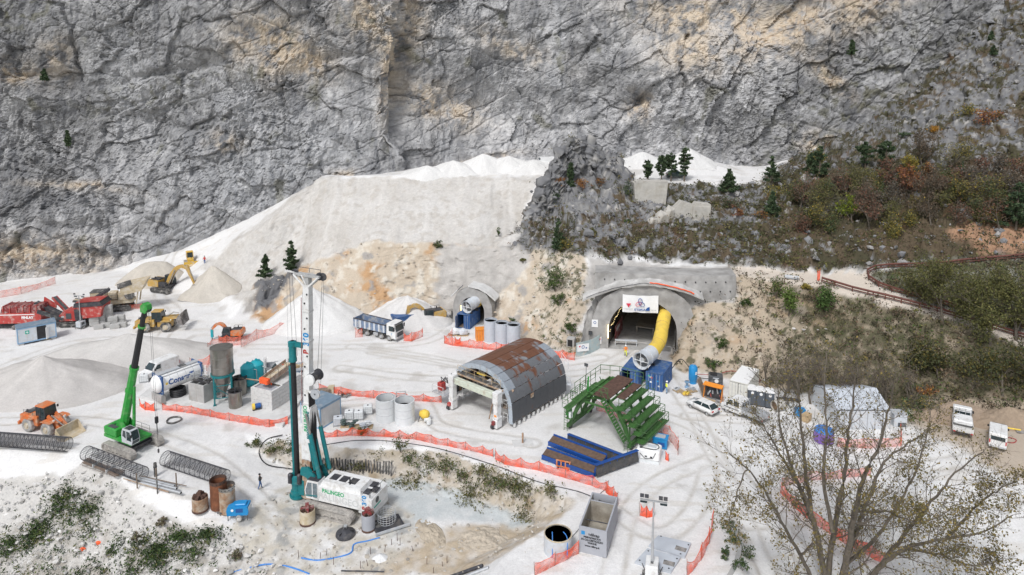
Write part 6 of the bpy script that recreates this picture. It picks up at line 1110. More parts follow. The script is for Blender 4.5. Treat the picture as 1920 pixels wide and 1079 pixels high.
box(t, 'platform', 'grey_paint', (-.9, RW*2+.6, 1.85), (2.3, 2.2, .08)); box(t, 'platform', 'old_wood', (1.2, 1.35, 2.55), (3.2, 1.2, .08)); box(t, 'platform', 'pale_concrete', (2, RW*2-1.7, 1.85), (5, 1.2, .08)); box(t, 'pump_unit', 'red', (-1.0, RW*2+.9, 2.5), (.9, .8, 1.1), bev=.06)
b = MB(); rs = np.random.RandomState(3); [b.path([(-1.3+rs.rand()*.6, RW*2+.9, 3.0), (-1.3+rs.rand(), RW*2+.3+rs.rand(), 3.5+rs.rand()*.4), (-1.1, RW*2-.6, 3.2), (-1.2, RW*2-1.2, 4.9)], .05, 5) for k in range(4)]; b.build('hose_bundle', K['black'], t)
MB().tube((-.8, 2.3, 4.0), (-.8, 3.2, .6), .07).tube((.4, 1.9, 5.0), (.9, .6, 4.4), .2).build('strut', K['light_rust'], t)['kind'] = 'stuff'
b = MB(); rail(b, [(LF+.1, -.2, 4.0), (LF+.1, 1.0, 5.0)], 1, .03, .8); rail(b, [(LF+.1, -.6, 1.8), (LF+.1, .6, 1.8)], 1, .03, .8); b.box((LF+.3, 0, 1.75), (.6, 1.4, .06)); b.build('rear_handrail', K['light_grey'], t)['kind'] = 'stuff'
box(t, 'lamp_bar', 'duct_yellow', (.8, RW+.6, 5.2), (.3, 1.4, .2))
# --- green stepped work platform
A_, B_ = G(1066, 806), G(1181, 846); t = thing('work_platform', 'dark green stepped steel work platform with many railed decks', 'work platform', A_, 0)
hdg = math.atan2(B_.y-A_.y, B_.x-A_.x)+math.pi/2; t.rotation_euler = (0, 0, hdg); t.scale = (1.06, 1, 1.14); WD = (B_-A_).length; LG = 5.6   # +X along the tunnel, +Y to the left; right base at y=-WD
mg = 'gantry_green'
for y in (0, -WD):
 MB().box((LG/2, y, .55), (LG+.4, .35, .4)).build('base_beam', K[mg], t); [MB().lathe([(0, -.16), (.28, -.16), (.28, .16), (0, .16)], (x, y, .28), 12, 'y').build('wheel', K['dark_steel'], t) for x in (.4, LG-.4)]
 for x in (.2, LG/2, LG-.2): MB().tube((x, y, .6), (x, y*.62-WD*.19, 3.9), .17, 6).build('leg', K[mg], t)
 b = MB(); [b.tube((x, y*.96-WD*.02, .7), (x+1.3, y*.8-WD*.1, 2.6), .11, 6).tube((x+2.6, y*.96-WD*.02, .7), (x+1.3, y*.8-WD*.1, 2.6), .11, 6) for x in (.2, 2.9)]; b.tube((.2, y*.8-WD*.1, 2.6), (LG-.2, y*.8-WD*.1, 2.6), .11, 6); b.build('truss', K[mg], t)
for x in (.2, LG-.2):
 b = MB(); P = [(x, 0, .6), (x, -WD*.22, 3.7), (x, -WD*.36, 4.8), (x, -WD*.64, 4.8), (x, -WD*.78, 3.7), (x, -WD, .6)]
 for a, c in zip(P[:-1], P[1:]): b.tube(a, c, .16, 6)
 b.tube((x, -WD*.22, 3.7), (x, -WD*.78, 3.7), .12, 6).tube((x, -WD*.22, 3.7), (x, -WD*.5, 4.8), .09, 5).tube((x, -WD*.78, 3.7), (x, -WD*.5, 4.8), .09, 5).tube((x, -WD*.30, 2.5), (x, -WD*.42, 3.7), .09, 5).tube((x, -WD*.70, 2.5), (x, -WD*.58, 3.7), .09, 5); b.build('portal_frame', K[mg], t)
for x in (.5, LG*.5, LG-.5):
 P = [(x, -WD/2+(WD/2-.5)*math.cos(a), .7+3.7*math.sin(a)**.8) for a in np.linspace(.02, math.pi-.02, 15)]; b = MB(); b.path(P, .12, 5)
 for k in (2, 4, 6, 8, 10, 12): y, z = P[k][1], P[k][2]; b.tube((x, y, z), (x, -WD/2+(y+WD/2)*1.25, z+.75 if z < 3.6 else 4.6), .07, 4)
 b.build('arch_rib', K[mg], t)
box(t, 'top_deck', 'dark_rust', (LG*.5, -WD*.55, 5.02), (LG+.6, WD*.26, .08)); box(t, 'top_deck', 'dark_rust', (LG*.62, -WD*.76, 4.72), (LG*.8, 1.1, .08)); box(t, 'deck', mg, (LG*.4, -WD*.30, 4.6), (LG*.9, 1.1, .08))
LV = [(-WD*.85, 4.25), (-WD*.95, 3.55), (-WD*1.04, 2.85), (-WD*1.12, 2.15), (-WD*1.18, 1.45)]
for k, (y, z) in enumerate(LV):
 d_ = box(t, 'deck', mg, (LG*.5, y, z), (LG+1.0, .8, .07)); box(d_, 'toe_board', mg, (-.0, y, z+.1), (.03, 1.15, .22)); box(d_, 'toe_board', mg, (LG*.5, y-.58, z+.1), (LG+1, .03, .22))
 b = MB(); rail(b, [(0, y+.3, z), (0, y-.55, z), (LG+.4, y-.55, z), (LG+.4, y+.3, z)], 1.0, .036, 1.3); b.build('handrail', K[mg], d_); b = MB(); [b.tube((x, y+.5, z-.05), (x, y+1.3, z-.9), .06, 5) for x in (.4, LG*.5, LG-.2)]; b.build('bracket', K[mg], d_)
for k, (y, z) in enumerate(((WD*.02, 2.5), (-WD*.12, 3.7), (-WD*.03, 1.5))):
 d_ = box(t, 'deck', mg, (LG*.45 if k < 2 else .3, y, z), (LG+.2 if k < 2 else 1.6, .85, .07)); b = MB(); rail(b, [(-.3, y-.3, z), (-.3, y+.58, z), (LG if k < 2 else 1.1, y+.58, z)], 1.0, .036, 1.2); b.build('handrail', K[mg], d_)
b = MB(); rail(b, [(-.3, -WD*.12, 4.65), (LG+.3, -WD*.12, 4.65), (LG+.3, -WD*.45, 5.05), (LG+.3, -WD*.84, 5.05)], 1.05, .038, 1.2); rail(b, [(-.3, -WD*.2, 4.65), (-.3, -WD*.44, 4.65)], 1.05, .038, 1.2); rail(b, [(-.3, -WD*.44, 5.05), (-.3, -WD*.66, 5.05)], 1.05, .038, 1.0); b.build('handrail', K[mg], t)
def ladder(p0, p1, w_, name='ladder', tread=.28):
 p0, p1 = Vector(p0), Vector(p1); s = Vector((0, w_/2, 0)); b = MB(); b.tube(p0-s, p1-s, .035, 4).tube(p0+s, p1+s, .035, 4); n = int((p1-p0).length/tread)
 for k in range(1, n): q = p0.lerp(p1, k/n); b.tube(q-s, q+s, .022, 4)
 return b.build(name, K[mg], t)
ladder((-.35, .2, 0), (-.35, .2, 2.4), .45); ladder((-.4, -WD*.96, 0), (-.4, -WD*.96, 2.0), .45)
p0, p1 = Vector((-.65, -WD*.97, 1.2)), Vector((-.65, -WD*.60, 5.0)); b = MB(); [b.tube(p0+Vector((s, 0, 0)), p1+Vector((s, 0, 0)), .07, 5).tube(p0+Vector((s, 0, 1)), p1+Vector((s, 0, 1)), .03, 4) for s in (-.4, .4)]; n = 15; [b.box(tuple(p0.lerp(p1, (k+.5)/n)), (.8, .26, .04)) for k in range(n)]; b.build('stairway', K[mg], t)
MB().tube((-.3, .1, 2.2), (-.3, -WD*.34, 5.0), .13, 6).build('brace', K['gantry_green'], t); MB().box((.2, .1, 1.95), (.6, .6, .8), bev=.05).build('control_box', K['green'], t); MB().lathe([(0, 0), (.25, 0), (.25, .6), (0, .6)], (-.1, -.35, 1.55), 12).build('drum', K['plastic'], t); MB().tube((.6, -WD*.28, 4.6), (.6, -WD*.28, 6.4), .1, 6).build('mast_post', K['green'], t); MB().tube((2.6, -WD*.1, 4.6), (2.6, -WD*.1, 6.6), .04, 5).box((2.6, -WD*.1, 6.7), (.1, .5, .35)).build('flood_lamp', K['dark_grey'], t)
b = MB(); [b.box((LG*.5, -WD*.5+dy, 4.7), (LG, .14, .24)) for dy in (-1.6, 0, 1.6)]; b.build('deck_beam', K[mg], t)['kind'] = 'stuff'
# --- gravel heaps
def heap(label, px, py, rx, ry, h, col, seed, rz=0, power=1.0, flat=0., rough=.12, spots=None, name='gravel_heap', cat='gravel heap'):
 c = on(px, py); n, m = 110, 60; rs = np.random.RandomState(seed); A = np.linspace(0, 2*np.pi, n, endpoint=False); Rr = np.linspace(0, 1, m)**.8
 r, a = np.meshgrid(Rr, A, indexing='ij'); x = r*np.cos(a)*rx; y = r*np.sin(a)*ry; P = np.stack([x.ravel(), y.ravel(), np.full(x.size, seed*3.)], 1)
 wob = 1+.16*noise(np.stack([np.cos(a.ravel()), np.sin(a.ravel()), np.full(a.size, seed*1.)], 1), 1.3, seed); x = x*wob.reshape(x.shape); y = y*wob.reshape(y.shape)
 k = np.clip(1-r, 0, 1); z = h*np.minimum(k**power/(1-flat), 1+.12*k) if flat else h*k**power; z = z+(.35*fbm(P, .22, 3, seed)*h*.35*np.minimum(1, 4*k.ravel())).reshape(z.shape)+rough*(fbm(P, 1.5, 3, seed+1)).reshape(z.shape)*np.minimum(1, 5*k)
 ca, sa = math.cos(R(rz)), math.sin(R(rz)); X = x*ca-y*sa+c.x; Y = x*sa+y*ca+c.y; Z = np.clip(hgt(X.ravel(), Y.ravel()), c.z-1.2, c.z+.35).reshape(X.shape)+z-.35*sstep(.93, 1, r)-.02
 Vh = np.stack([X.ravel()-c.x, Y.ravel()-c.y, Z.ravel()-c.z], 1); F = []
 for i in range(m-1):
  for j in range(n): F.append((i*n+j, (i+1)*n+j, (i+1)*n+(j+1) % n, i*n+(j+1) % n))
 nn = fbm(P, .35, 4, seed+5); st = fbm(np.stack([a.ravel()*6, r.ravel()*1.2, r.ravel()*0], 1), .8, 3, seed+7); C_ = np.array(col)[None]*(1+.14*nn+.16*st+.05*fbm(P, 2.5, 2, seed+9))[:, None]
 me = np_mesh(name, Vh, F, True, C_); me.materials.append(gmat); o = link_mesh(name, me); o.location = c; return tag(o, label, cat)
heap('broad pale gravel heap in front at the left edge of the picture', 85, 727, 12.5, 8.5, 4.6, (.50,.475,.45), 1, rough=.06)
heap('long low gravel heap behind the green crane boom', 245, 668, 15.5, 6.0, 3.5, (.52,.50,.475), 2, power=.8, rough=.06)
heap('bright white conical gravel heap behind the drill mast', 590, 606, 10.0, 7.0, 6.6, (.66,.65,.63), 3, rough=.06)
heap('white gravel heap with a ridge behind the dump truck', 765, 602, 8.5, 6.0, 4.9, (.60,.585,.565), 4, rough=.06)
heap('tan gravel heap in front of the yellow excavator bucket', 398, 540, 6.0, 5.0, 4.3, (.52,.48,.42), 5)
heap('flat topped tan gravel heap behind the yellow excavator', 285, 525, 7.5, 4.0, 3.0, (.50,.46,.40), 6, flat=.45)
heap('brown earth mound behind the white tipper pickup', 1795, 783, 6.0, 2.6, 2.3, (.33,.255,.19), 7, rough=.35, name='earth_mound', cat='earth mound')
heap('brown earth mound at the right edge beside the people carrier', 1890, 792, 6.0, 2.6, 2.1, (.31,.24,.175), 8, rough=.35, name='earth_mound', cat='earth mound')
heap('small bank of brown spoil curving beside the wet pit floor', 808, 1002, 1.3, 2.8, .42, (.43,.37,.29), 9, rz=35, rough=.3, name='spoil_heap', cat='spoil heap')
heap('low spoil heap on the pit floor behind the round water tank', 905, 1012, 2.8, 2.0, .4, (.47,.41,.33), 10, rough=.3, name='spoil_heap', cat='spoil heap')
heap('small pile of white powder on the pit floor', 712, 1048, .8, .7, .5, (.72,.72,.71), 11, rough=.05, name='powder_heap', cat='powder heap')
for k, (px, py, h_, lab) in enumerate(((800, 326, 1.8, 'low white heap at the left end of the waste pile rim'), (850, 322, 2.6, 'white heap second from left on the waste pile rim'), (905, 316, 3.2, 'tallest white heap on the waste pile rim'), (955, 316, 2.8, 'white heap right of the tallest one on the rim'), (1000, 318, 2.2, 'white heap on the rim next to the rock spur'), (1205, 306, 2.4, 'white heap on the plateau behind the slim pines'), (1290, 304, 3.0, 'broad white heap at the cliff foot behind the tallest plateau pine'))): heap(lab, px, py, 4.2+h_, 3.2, h_, (.66,.65,.63), 40+k, rough=.1)
# --- mixing plant beside the rig
PL = [G(262, 748), G(530, 803), G(566, 752), G(560, 712), G(395, 690), G(300, 716)]
b = MB(); b.ext([(p.x, p.y) for p in PL], -.1, .38, axis='z'); tag(b.build('concrete_slab', K['pale_concrete']), kind='structure')
SZ = .38
def pl(name, label, cat, px, py, to=None, rz=0, group=None):
 p = G(px, py, SZ);
 if to: q = G(to[0], to[1], SZ); rz = math.degrees(math.atan2(q.y-p.y, q.x-p.x))
 return thing(name, label, cat, p, rz, group)
t = pl('mortar_silo', 'tall steel silo with conical foot on a teal stand', 'silo', 420, 752, rz=20); t.scale = (1, 1, 1)
bd = MB().lathe([(1.42, 7.55), (1.42, 3.85), (.22, .95), (.22, .75), (.0, .75)], n=32).lathe([(1.46, 7.55), (1.46, 7.42), (1.38, 7.42), (1.38, 7.55)], n=32).build('vessel', K['silo'] if 'silo' in K else mk('silo', (.33,.315,.29), .32, .8, var=.2, scale=.8, dirt=(.22,.20,.17), dirt_amt=.3), t, smooth=30)
MB().lathe([(0, 7.05), (1.40, 7.05)], n=32).build('inside_dark', K['black'], bd); [MB().lathe([(1.43, z), (1.45, z), (1.45, z+.05), (1.43, z+.05)], n=32).build('weld_band', K['steel'], bd) for z in (5.0, 6.3)]; MB().lathe([(.25, .5), (.25, .8)], n=12).build('outlet', K['dark_steel'], bd)
MB().lathe([(1.44, 3.75), (1.52, 3.75), (1.52, 4.05), (1.44, 4.05)], n=28).build('stand_ring', K['teal'], t)
for k in range(4):
 a = R(45+90*k); x, y = math.cos(a)*1.5, math.sin(a)*1.5; MB().box((x, y, 1.95), (.2, .2, 3.9)).box((x, y, .03), (.4, .4, .06)).build('stand_leg', K['teal'], t); a2 = R(135+90*k); x2, y2 = math.cos(a2)*1.5, math.sin(a2)*1.5; MB().tube((x, y, 2.6), (x2, y2, 2.6), .06, 6).build('stand_beam', K['teal'], t); MB().tube((x, y, 2.6), (x2, y2, .9), .045, 6).build('stand_brace', K['teal'], t); MB().tube((x, y, .9), (x2, y2, .9), .06, 6).build('stand_beam', K['teal'], t)
def vat(label, px, py, r, h, name='steel_vat'):
 t = pl(name, label, 'vat', px, py); MB().lathe([(r, 0), (r, h), (r-.06, h), (r-.06, h-.5), (0, h-.5)], n=26).build('drum', K['silo'], t, smooth=30); MB().lathe([(r+.04, h-.08), (r+.04, h+.03), (r-.04, h+.03), (r-.04, h-.08)], n=26).build('rim', K['dark_steel'], t); [MB().box((0, 0, h-.02), (2*r, .12, .08), rz=a).build('cross_bar', K['dark_steel'], t) for a in (20, 110)]; MB().lathe([(0, h-.45), (r-.1, h-.45)], n=20).build('contents', K['dark_grey'], t); return t
vat('round polished steel vat standing at the silo foot', 442, 762, .86, 2.2); vat('round steel vat behind the silo stand', 450, 738, .95, 2.3)
for px, py, nm in ((466, 728, 'front one of two teal pressure tanks by the pickups'), (482, 722, 'rear one of two teal pressure tanks by the pickups')):
 t = pl('pressure_tank', nm, 'pressure tank', px, py); MB().lathe([(0, .35), (.6, .4), (.98, .8), (.98, 3.1), (.62, 3.5), (.2, 3.62), (0, 3.62)], n=26).build('vessel', K['tank_teal'], t, smooth=40); MB().lathe([(.16, 3.55), (.16, 3.85), (0, 3.85)], n=10).box((.3, 0, 3.75), (.5, .1, .1)).build('valve', K['tank_teal'], t); [MB().tube((math.cos(a)*.8, math.sin(a)*.8, 0), (math.cos(a)*.8, math.sin(a)*.8, .8), .07, 6).build('leg', K['tank_teal'], t) for a in (0, 2.1, 4.2)]; MB().path([(.95, -.2, 1.0), (1.3, -.2, 1.0), (1.3, -.2, 2.8), (.95, -.2, 2.8)], .06, 6).build('pipe', K['galv'], t)
t = pl('concrete_basin', 'open grey concrete basin with railed top beside the tank container', 'basin', 383, 757, to=(353, 750)); S_ = 2.7
for a, nm in ((0, 'f'), (1, 'b')): MB().box((S_/2, -(.07+a*(S_-.14)), 1.22), (S_, .14, 2.44)).build('wall', K['concrete'], t)
for a in (0, 1): MB().box((.07+a*(S_-.14), -S_/2, 1.22), (.14, S_-.28, 2.43)).build('wall', K['concrete'], t)
MB().box((S_/2, -S_/2, 1.22), (.10, S_-.3, 2.4)).build('inner_wall', K['concrete'], t); box(t, 'water', 'black', (S_/2, -S_/2, 1.6), (S_-.3, S_-.3, .05)); [box(t, 'plank', 'dark_steel', (S_/2, -.9-k*.9, 2.5), (S_+.2, .35, .1)) for k in range(2)]; [box(t, 'joint', 'inner_concrete', (S_*.5, .005, 1.22), (.03, .01, 2.4))]
b = MB(); rail(b, [(.2, -1.0, 2.45), (.2, -S_+.1, 2.45), (S_-.1, -S_+.1, 2.45), (S_-.1, -1.0, 2.45), (.2, -1.0, 2.45)], 1.0, .025, .9); b.build('handrail', K['galv'], t); MB().path([(1.6+.5*math.cos(a), -1.9, 3.0+.5*math.sin(a)) for a in np.linspace(0, 6.28, 16, endpoint=False)], .05, 5, closed=True).build('hose_ring', K['galv'], t)
t = pl('block_basin', 'long white block built basin with conveyor on top', 'basin', 512, 770, to=(459, 757)); bx, by, bh_ = 3.55, 5.8, .52
blk_me = {}
def wall_blocks(p0, ux, uy, L, seed, n):
 for r_ in range(5):
  off = 0 if r_ % 2 == 0 else -.5*L/n; x = off
  while x < L-.02:
   a, e = max(0, x), min(L, x+L/n); ln = e-a
   if ln > .05:
    k = round(ln, 2)
    if k not in blk_me: q = MB().box((0, 0, 0), (ln-.022, .3, bh_-.022), bev=.015).build('block', K['pale_concrete']); blk_me[k] = q.data; bpy.data.objects.remove(q)
    o = link_mesh('block', blk_me[k], t); o.location = (p0[0]+ux*(a+ln/2), p0[1]+uy*(a+ln/2), bh_*(r_+.5)); o.rotation_euler.z = math.atan2(uy, ux)
   x += L/n
wall_blocks((0, 0), 1, 0, bx, 0, 3); wall_blocks((.15, -.16), 0, -1, by-.3, 1, 5); wall_blocks((bx-.15, -.16), 0, -1, by-.3, 2, 5); wall_blocks((0, -by), 1, 0, bx, 3, 3)
box(t, 'backing', 'inner_concrete', (bx/2, -by/2, 1.25), (bx-.5, by-.5, 2.2)); box(t, 'water', 'tank_grey', (bx/2, -1.1, 2.37), (bx-.55, 1.4, .03)); box(t, 'cover_slab', 'pale_concrete', (bx/2, -by*.62, 2.68), (bx, by*.6, .14))
t2 = thing('screen_conveyor', 'orange and black screen conveyor resting on the block basin', 'conveyor', t.matrix_basis @ Vector((bx*.62, -2.6, 2.76)) if False else (Matrix.Translation(t.location) @ Matrix.Rotation(t.rotation_euler.z, 4, 'Z')) @ Vector((bx*.55, -1.0, 2.72)), math.degrees(t.rotation_euler.z)-90)
MB().ext([(0, .3), (4.6, .95), (4.6, 1.65), (0, 1.0)], -.75, -.68).ext([(0, .3), (4.6, .95), (4.6, 1.65), (0, 1.0)], .68, .75).build('side_plate', K['rust_plate'] if 'rust_plate' in K else mk('rust_plate', (.34,.24,.18), .8, var=.3, dirt=(.5,.45,.4), dirt_amt=.4), t2)['kind'] = 'stuff'
MB().ext([(0, .45), (4.6, 1.1), (4.6, 1.2), (0, .55)], -.68, .68).build('belt', K['beige'], t2); MB().box((-.25, 0, .65), (.5, 1.5, .75), bev=.05).build('feed_box', K['vivid_orange'], t2); [MB().box((.3+k*3.6, y, .25+k*.3), (.12, .12, .6+k*.7)).build('leg', K['vivid_orange'], t2) for k in (0, 1) for y in (-.6, .6)]; b = MB(); rail(b, [(0, -.75, 1.0), (4.6, -.75, 1.65)], .5, .03, 1.5, False); b.build('handrail', K['dark_steel'], t2); MB().tube((-.5, -.6, .4), (-.5, -.6, .9), .22, 10).build('motor', K['vivid_orange'], t2)
hose([(430, 738, 2.2), (455, 742, 2.4), (480, 748, 2.6), (505, 752, 2.7), (520, 755, 2.7)], 'rusty pipe running from the silo to the block basin', 'light_rust', .09, 'pipe', 'pipe'); hose([(495, 745, 2.6), (486, 752, 2.0), (484, 768, .4)], 'black pipe dropping down the front of the block basin', 'black', .07, 'pipe', 'pipe')
t = pl('pump', 'yellow and blue pump at the foot of the block basin', 'pump', 478, 769, rz=30); MB().lathe([(0, -.3), (.4, -.3), (.4, 0), (0, 0)], (0, 0, .5), 16, 'x').build('volute', K['duct_yellow'], t); MB().lathe([(0, .0), (.32, .0), (.32, .7), (0, .7)], (0, 0, .5), 14, 'x').build('motor', K['logo_blue'], t); box(t, 'foot', 'dark_steel', (.2, 0, .1), (1.0, .5, .16))
a_, b_ = G(293, 753, SZ), G(367, 724, SZ); hd = math.atan2(b_.y-a_.y, b_.x-a_.x); t = thing('tank_container', 'white cylindrical tank container lettered Conser T on concrete blocks', 'tank', a_, math.degrees(hd)); L_ = 6.3; cz = 2.35; r_ = 1.22
MB().lathe([(0, -.42), (.5, -.36), (.9, -.2), (r_-.06, .05), (r_, .25), (r_, L_-.25), (r_-.06, L_-.05), (.9, L_+.2), (.5, L_+.36), (0, L_+.42)], (0, 0, cz), 36, 'x').build('vessel', K['bright_white'], t, smooth=40)
for x in (.35, L_-.35):
 b = MB(); [b.box((x, s*1.2, cz), (.16, .14, 2.5)) for s in (-1, 1)]; [b.box((x, 0, cz+s*1.2), (.16, 2.5, .14)) for s in (-1, 1)]; b.build('end_frame', K['blue'], t); MB().lathe([(r_+.01, x-.12), (r_+.05, x-.12), (r_+.05, x+.12), (r_+.01, x+.12)], (0, 0, cz), 36, 'x').build('blue_band', K['logo_blue'], t); MB().box((x, 0, .5), (.6, 2.4, 1.0)).build('support_block', K['concrete'], t)
for x in (1.5, 2.6, 3.7, 4.8): MB().lathe([(r_+.003, x-.02), (r_+.012, x-.02), (r_+.012, x+.02), (r_+.003, x+.02)], (0, 0, cz), 36, 'x').build('seam', K['grey_paint'], t)
box(t, 'walkway', 'grey_paint', (L_/2, .0, cz+r_+.06), (L_-.5, .9, .06)); box(t, 'hatch', 'dark_grey', (L_*.6, 0, cz+r_+.12), (.9, .6, .1)); box(t, 'side_rail', 'bright_white', (L_/2, -.75, cz+1.05), (L_-.5, .1, .12)); box(t, 'side_rail', 'bright_white', (L_/2, .75, cz+1.05), (L_-.5, .1, .12))
tx = text(t, 'lettering', 'ConserT', 1.0, (0, 0, 0), (90, 0, 0), 'logo_blue', bold=.03, ext=.0); me = tx.data   # wrapped round the shell
for v in me.vertices: a = v.co.y/r_+.10; v.co = Vector((v.co.x+L_*.47, -(r_+.018+v.co.z)*math.cos(a), cz+(r_+.018)*math.sin(a)))
tx.location = (0, 0, 0); tx.rotation_euler = (0, 0, 0); b = MB(); [b.box((-.30, y, cz+z), (.02, .5, .05)) for y, z in ((.1, .35), (.15, .2), (.05, .05), (-.1, -.1))]; b.build('small_print', K['logo_grey'], t)['kind'] = 'stuff'; box(t, 'hazard_label', 'duct_yellow', (.9, -r_-.015, cz+.1), (.3, .03, .3))
def ibc(label, px, py, rz=0, full='plastic', group='IBC tanks', dz=0., z=None):
 t = place('water_cube', label, 'IBC tank', px, py, rz=rz, group=group, dz=dz, z=z); MB().box((0, 0, .65), (1.12, .94, .98), bev=.08).build('bottle', K[full], t); MB().box((0, 0, .08), (1.2, 1.0, .14)).build('pallet', K['galv'], t); b = MB()
 for z in (.25, .55, .85, 1.1): b.path([(-.59, -.49, z), (.59, -.49, z), (.59, .49, z), (-.59, .49, z)], .016, 4, closed=True)
 for k in range(5):
  for s in (-1, 1): b.tube((-.59+k*.295, s*.49, .14), (-.59+k*.295, s*.49, 1.12), .014, 4); b.tube((s*.59, -.49+k*.245, .14), (s*.59, -.49+k*.245, 1.12), .014, 4)
 b.build('cage', K['galv'], t); MB().lathe([(0, 1.14), (.11, 1.14), (.11, 1.2), (0, 1.2)], n=10).build('cap', K['black'], t); return t
ibc('white liquid cube in a wire cage behind the tank container end', 271, 716, 20)
ibc('caged white water cube left of the plastic cisterns, nearest of the pair', 655, 786, 10); ibc('caged white water cube beside its twin, closer to the cisterns', 673, 786, 8); ibc('caged white water cube standing alone behind the other cubes', 690, 776, 12)
ibc('caged cube filled with blue bags at the cabin corner', 634, 798, 14, 'light_grey')
def coil(label, px, py, r, tr, m, n=3, z=None, name='hose_coil'):
 b = MB(); [b.path([(math.cos(a)*(r+.05*math.sin(a*3+k)), math.sin(a)*r, tr+k*tr*1.7) for a in np.linspace(0, 6.283, 24, endpoint=False)], tr, 6, closed=True) for k in range(n)]; o = b.build(name, K[m], smooth=True); o.location = on(px, py) if z is None else G(px, py, z); return tag(o, label, 'hose coil')
coil('thick black hose coil under the tank container', 334, 741, .9, .15, 'black', 4, SZ); coil('loose grey hose ring lying on the bank below the orange net', 326, 790, .85, .07, 'dark_track', 2)
def cabin(label, px, py, to, L, W, H=2.6, m='light_grey', door=False, sign=False, frame='steel_blue', dz=0):
 t = place('site_cabin', label, 'cabin', px, py, to=to, dz=dz); n = int(L/1.1)
 for s in (-1, 1):
  for k in range(n):
   if door and s == -1 and k in (2,): continue
   MB().box((.1+(L-.2)*(k+.5)/n, s*(W/2-.04)+W/2*0, H/2), ((L-.2)/n-.02, .06, H-.25)).build('wall_panel', K[m], t)
 for x in (.04, L-.04): MB().box((x, 0, H/2), (.06, W-.2, H-.25)).build('end_panel', K['pale_concrete' if m == 'light_grey' else m], t)
 b = MB(); [b.box((x, s*(W/2-.06), H/2), (.16, .16, H)) for x in (.08, L-.08) for s in (-1, 1)]; [b.box((L/2, s*(W/2-.05), z), (L-.1, .15, .2)) for s in (-1, 1) for z in (.1, H-.1)]; [b.box((x, 0, z), (.15, W-.2, .2)) for x in (.08, L-.08) for z in (.1, H-.1)]; b.build('frame', K[frame], t); box(t, 'roof', 'steel_roof' if 'steel_roof' in K else 'grey_paint', (L/2, 0, H+.05), (L+.1, W+.1, .1))
 if door: x = .1+(L-.2)*2.5/n; box(t, 'doorway', 'black', (x, -W/2+.12, H/2-.05), ((L-.2)/n-.04, .1, H-.35)); box(t, 'open_door', 'bright_white', (x+.75, -W/2-.35, 1.15), (.05, .8, 2.0), rz=-35)
 else: box(t, 'window', 'glass', (L*.35, -W/2-.0, 1.6), (.5, .06, .5));
 if sign: box(t, 'first_aid_sign', 'sign_green', (1.4, -W/2-.01, 1.75), (.55, .03, .55)); box(t, 'sign_cross', 'bright_white', (1.4, -W/2-.03, 1.75), (.36, .02, .09)); box(t, 'sign_cross', 'bright_white', (1.4, -W/2-.035, 1.75), (.09, .02, .36))
 [box(t, 'foot_block', 'concrete', (x, s*(W/2-.3), -.18), (.7, .6, .4)) for x in (.5, L-.5) for s in (-1, 1)]; return t
mk('steel_roof', (.17,.24,.31), .5, var=.1, dirt=(.3,.33,.36), dirt_amt=.3)
cabin('grey site cabin with open door and green first aid sign', 32, 646, (92, 634), 5.4, 2.4, door=True, sign=True, dz=.3)
t = place('wooden_steps', 'small wooden railing and steps at the cabin door', 'steps', 76, 640); b = MB(); rail(b, [(-.9, 0, 0), (.6, .4, 0), (.6, 1.0, 0)], 1.1, .05, .8); b.build('handrail', K['wood'], t); [box(t, 'step', 'wood', (0, .6-.3*k, .35-.15*k), (1.2, .3, .06)) for k in range(2)]; box(t, 'plank', 'wood', (.9, .6, .08), (1.2, .3, .06), rz=20)
cabin('blue grey site cabin with flat roof behind the drill mast', 621, 795, (583, 782), 3.4, 3.6, 2.75)
# --- cisterns and rings
def cistern(label, px, py, r, h, m='plastic', fill='concrete', name='cistern', lvl=.25, seams=2, group=None, rim=None):
 t = place(name, label, 'cistern', px, py, group=group); MB().lathe([(r, 0), (r, h), (r-.09, h), (r-.09, h-lvl), (0, h-lvl)], n=36).build('shell', K[m], t, smooth=40); MB().lathe([(r+.01, h-.08), (r+.02, h-.02), (r-.02, h+.02), (r-.09, h), (r-.09, h-.1)], n=36).build('rim', K[rim or m], t, smooth=40); MB().lathe([(0, h-lvl+.02), (r-.09, h-lvl+.02)], n=30).build('inside', K[fill], t)
 for k in range(seams): z = h*(k+1)/(seams+1); MB().lathe([(r, z-.02), (r+.012, z), (r, z+.02)], n=36).build('seam', K['galv'], t)
 return t
cistern('left of two big white plastic cisterns in the yard', 724, 786, 1.28, 2.9, fill='inner_concrete', lvl=1.2); cistern('right of two big white plastic cisterns in the yard', 759, 791, 1.28, 2.9, fill='inner_concrete', lvl=1.0)
for k, (px, py, s) in enumerate(((920, 639, 'left'), (941, 644, 'middle'), (963, 648, 'right'))): cistern(f'{s} one of three tall grey concrete ring stacks before the slope', px, py, 1.12, 3.6, 'ring_grey' if 'ring_grey' in K else (mk('ring_grey', (.50,.53,.57), .8, var=.05) and 'ring_grey'), 'beige', 'ring_stack', .35, 2)
cistern('round white tank brimming with dark water near the grey basin', 1046, 1033, 1.30, 1.75, 'light_grey', 'dark_water' if 'dark_water' in K else (mk('dark_water', (.022,.028,.016), .15) and 'dark_water'), 'water_tank', .12, 0, rim='beige')
for dx in (-.6, .55): tag(hose([(1046+dx*18, 1037, 2.0), (1050+dx*24, 1045, 1.75), (1050+dx*24, 1052, .2)], f"blue hose hooked over the {'left' if dx < 0 else 'right'} rim of the water tank", 'hose_blue', .04))
